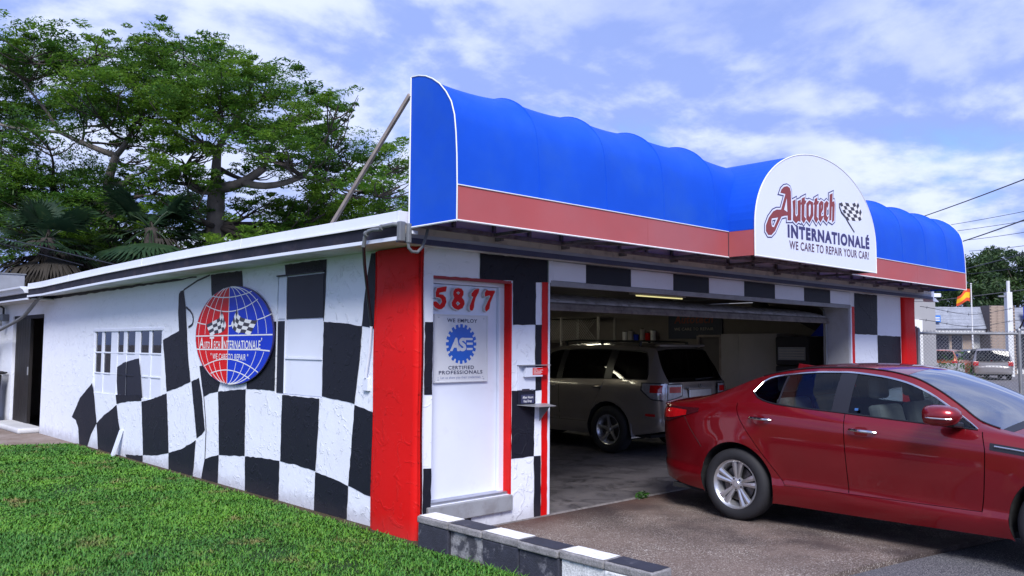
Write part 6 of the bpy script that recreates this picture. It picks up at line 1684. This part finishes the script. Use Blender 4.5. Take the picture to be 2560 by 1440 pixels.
# ---------------------------------------------------------------- beyond the fence
mat('far grey wall', (0.30, 0.30, 0.32), 0.8, var=0.1, vscale=0.8)
mat('far pale wall', (0.66, 0.66, 0.66), 0.8, var=0.1, vscale=0.8)
mat('far shingle', (0.26, 0.28, 0.34), 0.85, var=0.2, vscale=3.0, fine=0.15, fscale=14)
mat('far glass', (0.03, 0.03, 0.045), 0.08, var=0.2)
mat('far brick', (0.36, 0.28, 0.23), 0.85, var=0.3, vscale=1.5)
mat('far mortar', (0.12, 0.10, 0.10), 0.9, var=0.1)
mat('sign cyan', (0.02, 0.16, 0.55), 0.4, var=0.15, vscale=4.0)
mat('pole white', (0.62, 0.63, 0.65), 0.5, var=0.1)
mat('flag red', (0.62, 0.07, 0.02), 0.7, var=0.1); mat('flag yellow', (0.80, 0.45, 0.01), 0.7, var=0.1)
def local_thing(name, label, cat, loc, group=None, ang=None):
    t = thing(name, label, cat, loc, group, world=False); t.rotation_euler = (0, 0, FA if ang is None else ang); return t
gb = local_thing('grey_building', 'plain grey rendered building with white framed door behind the fence', 'building', (26.95, 5.95, -0.12))
def gpart(t, nm, b, m_, bev=0.0): return MB().box(*b).build(nm, m_, t, bevel=bev, local=True)
gpart(gb, 'wall', (-7, 0.0, 0, 0.35, 9, 3.55), 'far grey wall'); gpart(gb, 'roof_edge', (-7.1, -0.12, 3.55, 0.5, 9.1, 3.68), 'white metal'); gpart(gb, 'roof_edge', (-7.1, -0.02, 3.40, 0.40, 9.0, 3.549), 'far grey wall')
d_ = gpart(gb, 'door', (-0.86, -0.05, 0.05, -0.36, -0.001, 2.5), 'far glass')
gpart(d_, 'frame', (-0.36, -0.09, 0.05, -0.16, -0.001, 2.75), 'far pale wall'); gpart(d_, 'frame', (-1.05, -0.09, 2.5, -0.3605, -0.001, 2.75), 'far pale wall'); gpart(d_, 'frame', (-1.05, -0.09, 0.05, -0.861, -0.001, 2.499), 'far pale wall')
gpart(gb, 'plinth', (0.352, 0.3, 0, 1.5, 0.5, 1.2), 'far grey wall')

ml = local_thing('strip_mall', 'low strip mall with blue-grey mansard roof, brick pier and dark shopfronts', 'building', (58.4, 14.0, -0.12))
gpart(ml, 'wall', (-8, 0.4, 0, 22, 9, 3.5), 'far pale wall')
for a, b in ((-8, -0.02), (1.72, 22)):
    rf = MB().add([(a, -0.5, 3.05), (b, -0.5, 3.05), (b, 0.2, 4.55), (a, 0.2, 4.55), (a, 0.9, 3.05), (b, 0.9, 3.05), (b, 0.9, 4.55), (a, 0.9, 4.55)], [(0,1,2,3),(0,4,5,1),(3,2,6,7),(1,5,6,2),(0,3,7,4)]).build('mansard_roof', 'far shingle', ml, local=True)
    for k in range(6):
        t = (k+0.5)/6; gpart(rf, 'shingle_course', (a+0.02, -0.5+0.7*t-0.008, 3.05+1.5*t-0.02, b-0.02, -0.5+0.7*t+0.02, 3.05+1.5*t+0.02), 'far shingle')
    gpart(ml, 'fascia', (a, -0.35, 2.65, b, 0.39, 3.049), 'far pale wall')
pier_ = gpart(ml, 'brick_pier', (0.0, -0.85, 0, 1.7, 0.9, 4.62), 'far mortar')
bme = MB().box(-0.20, -0.03, -0.045, 0.20, 0.0, 0.045)
first = None
for row in range(44):
    for c in range(4):
        x = 0.215+c*0.425+(0.10 if row % 2 else -0.0)
        if x > 1.52: continue
        if first is None: first = bme.build('brick', 'far brick', pier_, local=True); ob = first
        else:
            ob = first.copy(); COL.objects.link(ob); ob.parent = pier_
        ob.location = (x, -0.855, 0.06+row*0.104)
for x0_, x1_ in ((-3.35, -2.2), (-2.05, -1.3), (-4.9, -3.6), (-6.6, -5.2), (2.2, 4.2), (4.5, 6.6), (7.0, 9.0)):
    w_ = gpart(ml, 'window', (x0_, 0.30, 0.4, x1_, 0.399, 2.6), 'far glass')
    gpart(w_, 'frame', (x0_-0.06, 0.25, 0.34, x0_, 0.398, 2.64), 'far pale wall'); gpart(w_, 'frame', (x1_, 0.25, 0.34, x1_+0.06, 0.398, 2.64), 'far pale wall')
for x0_ in (-3.58, -2.18, -1.28, -5.15): gpart(ml, 'brick_wall', (x0_, 0.2, 0, x0_+0.14, 0.385, 2.62) if x0_ != -1.28 else (x0_, 0.2, 0, -0.55, 0.385, 2.62), 'far brick')
s1 = local_thing('shop_sign', 'small blue and white shop sign on the far left mansard roof', 'sign', (58.4-sd_.x*3.2-0.4, 14.0-sd_.y*3.2-0.3, 3.2))
gpart(s1, 'board', (-0.9, -0.06, 0.15, 0.15, 0.0, 0.62), 'sign cyan', 0.01); gpart(s1, 'panel', (-0.85, -0.075, 0.2, -0.45, -0.0605, 0.57), 'sign line')
for k in range(3): gpart(s1, 'printed_line', (-0.38, -0.075, 0.25+k*0.1, 0.08, -0.0605, 0.30+k*0.1), 'sign line')
s2 = local_thing('shop_sign', 'blue framed shop sign with cyan cloud emblem right of the brick pier', 'sign', (58.4+sd_.x*2.75-0.4, 14.0+sd_.y*2.75-0.35, 3.2))
gpart(s2, 'board', (-0.25, -0.1, 0.0, 1.8, -0.02, 1.25), 'sign blue', 0.02); gpart(s2, 'panel', (0.0, -0.115, 0.12, 1.6, -0.1005, 0.55), 'sign line')
for cx, cz, r_ in ((0.35, 0.85, .22), (0.65, 0.95, .27), (0.95, 0.88, .22), (1.25, .85, .18)): MB().lathe([(0, 0.012), (r_, 0.012), (r_, 0.0)], (cx, -0.1005, cz), (0, -1, 0), 18).build('emblem', 'sign cyan', s2, local=True)
fg = local_thing('flagpole', 'thin metal flagpole with a red and yellow flag by the strip mall', 'flag', (49.69, 11.83, -0.12))
MB().tube([(0, 0, 0), (0, 0, 5.5)], [0.05, 0.035], 10).build('pole', 'pole white', fg, smooth=True, local=True)
MB().lathe([(0, 0), (0.06, 0.03), (0.06, 0.07), (0, 0.1)], (0, 0, 5.5), (0, 0, 1), 10).build('finial', 'pole white', fg, smooth=True, local=True)
def flagf(u, v): return (-0.04-0.80*u, 0.10*math.sin(u*6+v*2), 5.25-0.75*v-0.38*u+0.10*math.sin(u*5)+ (0.20*u*v))
for a, b, m_ in ((0, 0.27, 'flag red'), (0.27, 0.72, 'flag yellow'), (0.72, 1.0, 'flag red')):
    MB().grid(flagf, lin(0, 1, 12), lin(a, b, 5)).build('flag_cloth', m_, fg, smooth=True, local=True)
up_ = local_thing('utility_pole', 'pale square utility post with cable brackets beside the brick pier', 'pole', (53.56, 10.99, -0.12))
gpart(up_, 'post', (-0.17, -0.17, 0, 0.17, 0.17, 5.2), 'pole white', 0.02); MB().tube([(0.02, 0, 5.2), (0.02, 0, 5.9)], 0.10, 8).build('cap_pipe', 'pole white', up_, local=True); gpart(up_, 'bracket', (-0.6, -0.05, 4.9, -0.18, 0.05, 5.0), 'galvanised')
# utility wires
def wire(label, pts, r=0.02):
    o = MB().tube(pts, r, 5, caps=False).build('power_line', 'cable', None)
    return tag(o, label, 'power line', 'power lines')
def span(label, p, q, r):
    p, q = Vector(p), Vector(q)
    wire(label, [p+(q-p)*t - Vector((0, 0, 0.012*(q-p).length*4*t*(1-t)*0.25)) for t in lin(0, 1, 9)], r)
span('thick dark power line rising steeply above the far end of the awning', (39.08, 11.26, 7.96), (27.00, 2.03, 7.43), 0.024)
span('thin power line just under the steep one over the right treetops', (45.62, 11.94, 8.47), (39.40, 5.44, 8.02), 0.014)
span('thin sagging power line second below the steep one', (45.80, 11.80, 8.13), (39.40, 5.49, 7.55), 0.014)
span('heavy double power line climbing from the awning end over the right trees', (40.10, 9.73, 6.69), (29.72, 3.01, 6.39), 0.028)
span('thin lower power line beneath the heavy one over the right trees', (46.58, 11.10, 7.68), (39.30, 5.63, 7.01), 0.014)
span('thin power line skimming the tops of the right trees', (46.82, 10.94, 7.08), (39.30, 5.69, 6.37), 0.014)
span('dark power line crossing in front of the upper right tree crowns', (39.83, 9.42, 5.37), (32.60, 3.83, 5.43), 0.022)
span('pale power line crossing low in front of the right trees', (43.57, 10.71, 5.48), (40.03, 5.78, 5.46), 0.014)
span('service cable running to the pale utility post', (49.13, 15.21, 4.34), (55.28, 9.31, 5.43), 0.03)
span('service cable running from the left edge down to the palm', (-1.39, 13.97, 4.00), (2.90, 14.13, 3.26), 0.012)
span('thin cable just under the service cable left of the palm', (-1.19, 13.80, 3.85), (1.76, 15.20, 3.42), 0.009)
span('thin level cable low in the sky left of the palm skirt', (1.11, 24.70, 4.05), (2.73, 23.18, 3.99), 0.01)
span('dark cable passing above the rooftop unit', (1.08, 24.72, 4.17), (2.86, 23.08, 3.76), 0.014)
ac = thing('rooftop_unit', 'grey louvred air conditioning unit on the rear roof', 'air conditioner', (0.05, 14.5, 2.60))
MB().box(-0.25, 14.25, 2.60, 0.35, 14.85, 3.05).build('case', 'grey metal', ac, bevel=0.01)
for k in range(7): MB().box(-0.265, 14.30, 2.65+k*0.055, -0.2505, 14.80, 2.675+k*0.055).build('louvre', 'galvanised', ac)
MB().box(-0.27, 14.23, 3.051, 0.37, 14.87, 3.075).build('lid', 'galvanised', ac)
el_ = thing('eave_floodlight', 'white floodlight housing under the awning end by the right pillar', 'light', (10.75, -0.2, 2.5))
MB().box(10.62, -0.24, 2.47, 10.80, -0.12, 2.60).build('housing', 'white metal', el_, bevel=0.01)
MB().prism([(10.64, 2.468), (10.79, 2.468), (10.95, 2.41), (10.70, 2.41)], 1, -0.26, -0.10).build('shade', 'white metal', el_)
MB().box(10.60, -0.22, 2.50, 10.619, -0.14, 2.56).build('bracket', 'galvanised', el_)
# parked cars in the far lot
VAN = dict(SUV); VAN.update(paint='van silver', glass='privacy glass', rear_glass='car glass', wheel_r=0.33, rim_r=0.21, arch=0.37, wb=3.0, rocker=0.40,
 sill=[(-1.1,.34),(-.4,.26),(2.6,.24),(3.6,.25),(4.0,.3)], belt=[(-1.1,.98),(0,1.02),(2.0,1.0),(3.0,.95),(3.7,.82),(4.0,.72)],
 hw=[(-1.1,.82),(-1.08,.90),(-1.0,.96),(-.8,.99),(0,1.0),(2.6,1.0),(3.3,.96),(3.7,.82),(4.0,.5)],
 ze=[(-1.1,1.02),(-1.05,1.2),(-.96,1.5),(-.88,1.66),(-.5,1.68),(1.0,1.70),(1.7,1.62),(2.2,1.38),(2.8,1.05),(3.0,.98),(3.7,.83),(4.0,.72)],
 ye=[(-1.1,.82),(-.9,.76),(0,.74),(1.7,.74),(2.8,.82),(3.5,.74),(4.0,.4)],
 zc=[(-1.1,1.02),(-1.05,1.22),(-.96,1.53),(-.88,1.70),(-.5,1.73),(1.0,1.75),(1.7,1.66),(2.2,1.42),(2.8,1.10),(3.1,1.02),(3.7,.87),(4.0,.74)],
 dbot=[(-.8,1.06),(2.75,1.01)], dtop=[(-.8,1.30),(-.74,1.56),(-.5,1.60),(1.0,1.62),(1.6,1.54),(2.2,1.28),(2.75,1.02)],
 bow=[(-1.1,-.05),(0,0),(2,.1),(3,.1),(4.0,.02)],
 cut_rear=[(.3,.42),(.7,.34),(1.1,.30)], cut_mid=1.2, cut_front=2.4, lights=[(-.8,.25,'glass'),(.25,.35,'trim'),(.35,1.2,'glass'),(1.2,1.3,'trim'),(1.3,2.75,'glass')],
 top=[('rear_window', -1.085, -.93, 'rglass', 6), ('roof', -.928, 1.5, 'body', 16), ('windshield', 1.503, 2.7, 'glass', 10), ('hood', 2.703, 4.0, 'body', 10)], seats=None)
def tails(c, xr, y0, y1, z0, z1, m_='lamp red'):
    for sd in (-1, 1): MB().box(xr-0.03, sd*y0, z0, xr+0.10, sd*y1, z1).build('tail_light', m_, c['root'], bevel=0.02, local=True)
    MB().box(xr-0.075, -0.35, z0-0.16, xr-0.02, 0.35, z0+0.02).build('number_plate', 'far pale wall', c['root'], local=True)
hv = R(46.68)
van = make_car(VAN, 'silver_minivan', 'silver minivan parked beyond the fence with red tail lights', 'car', 47.35, 10.2, -0.12, hv-R(22), 'cars parked in the far lot', 0)
tails(van, -1.10, 0.70, 0.96, 0.78, 1.02)
CRO = dict(SUV); CRO.update(paint='copper car', rear_glass='car glass', seats=None)
cop = make_car(CRO, 'copper_crossover', 'weathered copper crossover with peeling paint beyond the fence vine', 'car', 43.6, 11.35, -0.12, hv-R(38), 'cars parked in the far lot', 0)
NAV = dict(SUV); NAV.update(paint='navy car', seats=None)
nav = make_car(NAV, 'navy_crossover', 'dark navy crossover parked between the copper and silver cars', 'car', 50.6, 12.2, -0.12, hv-R(10), 'cars parked in the far lot', 0)
tails(cop, -1.0, 0.62, 0.86, 0.86, 1.08)
tails(nav, -1.0, 0.62, 0.86, 0.92, 1.12)

# ---------------------------------------------------------------- trees
def limb(p, q, r0, r1, bend=0.15, n=7, rg=rng):
    p, q = Vector(p), Vector(q); d = q-p; side = Vector(rg.normal(size=3)); side -= d.normalized()*side.dot(d.normalized())
    side = side.normalized()*d.length*bend
    lift = Vector((0, 0, -d.length*0.10))
    pts = [p+d*t+(side+lift)*math.sin(t*math.pi)*0.6 for t in lin(0, 1, n)]
    return pts, [r0+(r1-r0)*t for t in lin(0, 1, n)]
def big_tree(name, label, base, forks, clumps, mats, seed, leafs=0.22, dens=260, bark='bark grey', vine=()):
    rg = np.random.default_rng(seed)
    t = thing(name, label, 'tree', base)
    clumps = list(clumps) + [((c[0]+rg.normal()*0.5, c[1]+rg.normal()*0.9, c[2]-abs(rg.normal())*0.55), r*0.85) for c, r in clumps if rg.uniform() < (0.95 if c[2] < 7.2 else 0.5)]
    tr = MB()
    b = Vector(base)
    # trunk
    f0 = Vector(forks[0])
    pts, rs = limb(b-Vector((0, 0, 0.2)), f0, 0.34, 0.24, 0.05, 8, rg); tr.tube(pts, rs, 12)
    nodes = [(f0, 0.20)] + [(pts[k], 0.16) for k in (4, 5, 6)]
    for fk in forks[1:]:
        fk = Vector(fk); par = min(nodes, key=lambda nd: (nd[0]-fk).length+max(0, nd[0].z-fk.z)*3)
        pts, rs = limb(par[0], fk, par[1]*0.85, par[1]*0.55, 0.12, 8, rg); tr.tube(pts, rs, 9)
        nodes.append((fk, par[1]*0.55))
        nodes.append((pts[4], rs[4]))
    trunk = tr.build('trunk', bark, t, smooth=True, angle=180)
    br = MB(); groups = {m_: [] for m_ in set(mats)}
    for i, (c, r) in enumerate(clumps):
        c = Vector(c)-Vector((0, 0, 0.35)); r = r*1.5
        par = min(nodes, key=lambda nd: (nd[0]-c).length+max(0, nd[0].z-c.z)*8)
        pts, rs = limb(par[0], c-Vector((0, 0, r*0.2)), min(0.10, par[1]*0.6), 0.02, 0.18, 7, rg); br.tube(pts, rs, 6, caps=False)
        for k in range(5):
            a = rg.uniform(0, 2*math.pi); q = c+Vector((math.cos(a)*r*0.85, math.sin(a)*r*0.85, rg.uniform(-0.05, 0.35)*r))
            s = pts[rg.integers(3, 6)]
            p2, r2 = limb(s, q, 0.028, 0.008, 0.15, 5, rg); br.tube(p2, r2, 4, caps=False)
        m_ = mats[i % len(mats)]
        n = int(dens*r*r)
        # several small flat sprays make one clump, so its outline stays uneven
        ns = max(9, int(18*r))
        for k in range(ns):
            a = rg.uniform(0, 2*math.pi); rr = r*math.sqrt(rg.uniform(0, 1))
            z = r*0.24*rg.normal()+0.24*r*(1-(rr/r)**2)
            sc = r*rg.uniform(0.18, 0.42)
            groups[m_].append(leaf_blob(max(6, n//ns), (c.x+math.cos(a)*rr, c.y+math.sin(a)*rr, c.z+z), (sc, sc, sc*0.34), leafs*rg.uniform(0.8, 1.25), rg, 0.4, 1.0))
    br.build('branch_set', 'bark dark', t, smooth=True, angle=180)
    for m_, g in groups.items():
        if g: leaves_obj('crown', g, m_, t)
    if vine:
        g = []
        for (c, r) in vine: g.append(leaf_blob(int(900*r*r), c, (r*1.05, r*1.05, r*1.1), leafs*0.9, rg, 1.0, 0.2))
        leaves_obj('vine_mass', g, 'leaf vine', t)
    return t
TB_CL = [((4.06, 17.4, 10.16), 0.55), ((5.04, 18.64, 10.58), 0.67), ((4.97, 17.54, 9.63), 0.92), ((5.94, 18.22, 10.52), 0.61), ((6.4, 17.97, 10.2), 0.73), ((4.76, 15.65, 8.57), 0.98), ((5.42, 14.62, 9.01), 0.55), ((7.32, 18.67, 9.65), 1.04), ((6.62, 15.25, 9.01), 0.73), ((6.51, 15.25, 8.2), 0.98), ((9.11, 18.12, 9.65), 0.79), ((8.26, 15.25, 8.62), 0.49), ((8.46, 17.69, 8.6), 0.73), ((8.15, 15.47, 7.87), 0.67), ((6.74, 17.92, 8.31), 0.79), ((4.67, 16.41, 7.96), 0.86), ((5.1, 19.32, 9.49), 0.73), ((5.16, 20.85, 10.49), 0.61), ((6.11, 17.65, 8.74), 0.86), ((9.23, 16.34, 7.92), 0.67), ((9.49, 15.63, 7.54), 0.73), ((5.91, 14.7, 7.05), 0.73), ((10.28, 15.52, 7.46), 0.61), ((9.56, 15.07, 6.73), 0.73), ((8.33, 14.21, 6.2), 0.73), ((8.47, 12.13, 6.24), 0.49), ((10.89, 15.81, 6.4), 0.61), ((9.26, 14.6, 5.68), 0.79), ((8.8, 16.73, 6.37), 0.86), ((9.82, 16.98, 5.78), 0.86), ((8.29, 17.24, 5.76), 0.86), ((9.4, 17.71, 5.43), 0.73), ((7.0, 16.24, 5.03), 0.86), ((10.51, 15.79, 5.54), 0.61), ((6.74, 16.75, 5.98), 0.55), ((8.88, 18.13, 7.21), 0.61), ((7.72, 18.8, 7.39), 0.55), ((5.73, 15.34, 4.7), 0.73), ((4.64, 16.48, 6.33), 0.61), ((4.65, 16.97, 7.18), 0.61), ((6.41, 20.77, 6.2), 0.67), ((5.51, 17.93, 5.05), 0.61), ((6.54, 18.35, 4.84), 0.61), ((7.11, 15.5, 4.63), 0.73), ((6.01, 17.83, 6.62), 0.43), ((9.69, 13.61, 5.27), 0.49)]
TA_CL = [((1.62, 21.18, 10.37), 0.75), ((2.58, 21.91, 10.93), 0.62), ((1.54, 22.92, 10.5), 0.75), ((2.74, 24.06, 10.7), 0.94), ((3.27, 21.96, 10.75), 0.62), ((3.4, 23.63, 10.56), 0.75), ((3.96, 22.55, 10.88), 0.56), ((4.79, 22.69, 11.33), 0.56), ((4.54, 20.75, 10.07), 0.81), ((3.04, 18.63, 8.98), 0.87), ((2.02, 24.49, 9.98), 0.87), ((3.3, 24.05, 9.77), 0.87), ((2.49, 24.44, 9.16), 0.81), ((3.36, 21.25, 8.86), 0.81), ((5.07, 20.56, 10.02), 0.69), ((3.92, 18.18, 8.62), 0.87), ((4.52, 22.01, 9.07), 0.75), ((5.03, 19.7, 8.88), 0.62), ((1.31, 21.28, 7.35), 0.75), ((1.88, 19.14, 7.52), 0.69), ((1.35, 25.06, 10.22), 1.0), ((1.48, 26.03, 8.88), 1.0), ((0.72, 20.53, 6.35), 1.0), ((4.87, 21.53, 8.27), 0.62), ((4.76, 18.89, 7.77), 0.56), ((1.45, 20.32, 5.98), 0.94), ((2.29, 20.52, 6.35), 0.94), ((3.69, 22.53, 7.1), 0.75), ((2.63, 24.41, 5.67), 0.94), ((2.13, 18.99, 5.24), 1.0), ((3.67, 21.55, 5.96), 0.87), ((1.31, 19.84, 4.37), 0.75), ((2.91, 23.12, 4.81), 0.87), ((3.01, 20.26, 4.68), 0.87), ((4.61, 22.63, 5.43), 0.75), ((4.92, 22.94, 6.55), 0.62), ((4.57, 19.84, 6.82), 0.69), ((5.72, 22.33, 6.44), 0.69), ((4.71, 18.34, 6.39), 0.62), ((3.69, 17.78, 4.85), 0.62), ((3.98, 21.29, 4.5), 0.69), ((2.25, 18.9, 3.95), 0.62), ((4.63, 17.73, 5.16), 0.56)]
TA_V = [((1.76, 21.07, 7.63), 0.54), ((1.7, 21.54, 8.05), 0.42), ((1.68, 20.65, 6.97), 0.6), ((2.79, 19.31, 7.49), 0.46), ((3.33, 20.54, 8.29), 0.39), ((3.25, 19.39, 8.39), 0.42), ((3.22, 20.94, 7.27), 0.48), ((2.53, 21.51, 6.77), 0.72), ((1.99, 20.94, 6.02), 0.72), ((2.7, 20.46, 5.94), 0.72), ((3.3, 19.99, 6.3), 0.6), ((3.61, 19.8, 8.08), 0.36), ((2.29, 21.2, 5.28), 0.72), ((3.13, 20.35, 5.05), 0.72), ((3.68, 20.0, 4.72), 0.6), ((3.01, 21.37, 4.42), 0.6), ((3.68, 19.39, 8.6), 0.3)]
TB_F = [(6.03, 17.8, 6.14), (6.0, 17.72, 7.31), (6.19, 16.76, 8.22), (5.92, 18.34, 8.84), (5.83, 19.2, 7.9), (6.77, 16.37, 6.63), (7.36, 15.15, 6.31), (8.98, 15.67, 6.5), (6.03, 17.51, 9.28), (7.76, 17.37, 8.03), (5.22, 17.87, 6.16), (9.04, 14.28, 6.08)]
TA_F = [(3.93, 20.52, 5.63), (4.02, 20.29, 7.17), (4.4, 19.83, 8.24), (4.95, 18.57, 8.87), (2.92, 21.94, 7.99), (1.93, 22.06, 9.29), (3.78, 21.64, 9.85), (1.83, 22.45, 6.08), (4.84, 19.93, 10.06), (2.4, 20.53, 6.25), (1.23, 23.5, 8.34), (2.53, 20.76, 9.83), (4.05, 18.96, 6.38)]
big_tree('spreading_tree', 'tall spreading tree with forked pale trunk and airy layered crown behind the garage', (6.15, 17.95, -0.12), TB_F, TB_CL, ['leaf broad', 'leaf broad', 'leaf mid'], 11, dens=1500, leafs=0.135)
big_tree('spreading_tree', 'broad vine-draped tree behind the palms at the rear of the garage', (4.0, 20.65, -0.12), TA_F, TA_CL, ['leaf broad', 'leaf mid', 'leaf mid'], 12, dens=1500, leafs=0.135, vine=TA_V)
def far_tree(label, x, y, top, r, seed, name='leafy_tree', leaf='leaf far', ls=0.5, grp=None):
    rg = np.random.default_rng(seed)
    t = thing(name, label, 'tree', (x, y, -0.12), grp)
    MB().tube([(x, y, -0.3), (x+0.1*r, y, top*0.35), (x, y+0.05*r, top*0.75)], [0.09*r+0.05, 0.07*r+0.03, 0.03], 8).build('trunk', 'bark dark', t, smooth=True)
    Vs = []; br = MB()
    n = 30
    for k in range(n):
        h = rg.uniform(0.10, 1.0)**0.8; a = rg.uniform(0, 2*math.pi)
        rr = r*math.sqrt(rg.uniform(0.1, 1))*(1.05-0.65*h**2.2)
        c = (x+math.cos(a)*rr, y+math.sin(a)*rr, top*h); s = r*rg.uniform(0.25, 0.45)
        Vs.append(leaf_blob(170, c, (s, s, s*0.8), ls, rg, 0.8, 0.4))
        if k % 3 == 0: br.tube([(x, y, top*h*0.7), c], [0.05, 0.015], 5, caps=False)
    br.build('branch_set', 'bark dark', t, smooth=True)
    leaves_obj('crown', Vs, leaf, t)
    return t
FT = [(84.4,23.6,10.6,2.7),(88.0,22.9,10.4,2.4),(91.1,22.7,12.0,2.3),(85.8,19.5,10.4,2.7),(92.1,19.1,10.8,3.2),(88.7,27.7,8.7,3.3),(89.0,30.2,9.3,3.4),(96.1,18.0,11.5,3.3),(78.7,20.7,7.8,2.4)]
FLAB = ['dark evergreen tree showing beside the far awning end', 'lower dark tree between the two taller crowns behind the strip mall', 'tallest dark evergreen spire behind the strip mall', 'dark round tree behind the brick pier of the strip mall', 'broad dark tree behind the cloud-emblem shop sign', 'dark tree hidden behind the awning end and grey building', 'dark tree behind the grey building', 'tall dark tree beyond the right end of the strip mall', 'low bushy tree just above the mansard roof behind the flag']
for i, (x, y, tp, r) in enumerate(FT): far_tree(FLAB[i], x, y, tp, r*1.15, 40+i, grp='trees behind the strip mall')
far_tree('small leafy tree at the outer end of the rear path', -1.05, 14.6, 4.1, 0.75, 60, leaf='leaf shrub', ls=0.16)

def fan_palm(label, base, h, seed, live, dead, spread=1.5):
    rg = np.random.default_rng(seed)
    t = thing('fan_palm', label, 'palm', base, 'palms behind the garage'); b = Vector(base)
    MB().tube([b, b+Vector((0.1, 0, h*0.5)), b+Vector((0.05, 0.1, h))], [0.22, 0.19, 0.17], 12).build('trunk', 'bark dark', t, smooth=True)
    top = b+Vector((0.05, 0.1, h))
    def fan(mb, pet, org, d, size, droop, nb, width, pf=0.9):
        d = d.normalized(); p0 = org; p1 = org+d*size*pf-Vector((0, 0, droop*0.35*size))
        pet.tube([p0, (p0+p1)/2+Vector((0, 0, 0.06*size)), p1], [0.022, 0.016, 0.012], 5, caps=False)
        side = d.cross(Vector((0, 0, 1))); side = side.normalized() if side.length > 1e-3 else Vector((1, 0, 0)); upv = side.cross(d).normalized()
        for k in range(nb):
            a = (k/(nb-1)-0.5)*R(width)
            dr = d*math.cos(a)+side*math.sin(a)+upv*0.12*math.cos(a)
            L = size*(0.75+0.35*math.cos(a*0.8))*rg.uniform(0.85, 1.1); w = 0.045*size
            sd = dr.cross(upv).normalized()*w
            m1 = p1+dr*L*0.55-Vector((0, 0, droop*0.10*L)); e = p1+dr*L-Vector((0, 0, droop*0.45*L))
            mb.add([p1-sd*0.3, p1+sd*0.3, m1+sd, m1-sd, e], [(0, 1, 2, 3), (3, 2, 4)])
    lv_, pt_ = MB(), MB()
    for k in range(live):
        a = 2*math.pi*k/live*1.618*1.0+rg.uniform(-.3, .3); el = rg.uniform(-0.5, 1.2)
        fan(lv_, pt_, top, Vector((math.cos(a)*math.cos(el), math.sin(a)*math.cos(el), math.sin(el))), spread*rg.uniform(0.55, 0.75), 0.6, 22, 170)
    lv_.build('crown', 'palm leaf', t); pt_.build('stalk_set', 'palm leaf', t)
    if dead:
        dm, dp = MB(), MB()
        for k in range(dead):
            a = rg.uniform(0, 2*math.pi); hh = rg.uniform(0.0, 0.9)
            fan(dm, dp, top+Vector((0, 0, 0.25-hh)), Vector((math.cos(a), math.sin(a), rg.uniform(-1.3, 0.15))), spread*rg.uniform(0.5, 1.0), rg.uniform(0.8, 2.0), 14, rg.uniform(40, 110), rg.uniform(0.15, 0.5))
        dm.build('dead_skirt', 'dead frond', t); dp.build('stalk_set', 'dead frond', t)
    return t
fan_palm('shaggy fan palm with a skirt of dead fronds at the rear corner', (1.42, 16.97, -0.12), 4.3, 5, 24, 60, 1.2)
fan_palm('dark fan palm with clean green leaves under the spreading tree', (3.76, 16.6, -0.12), 4.75, 6, 26, 26, 1.45)
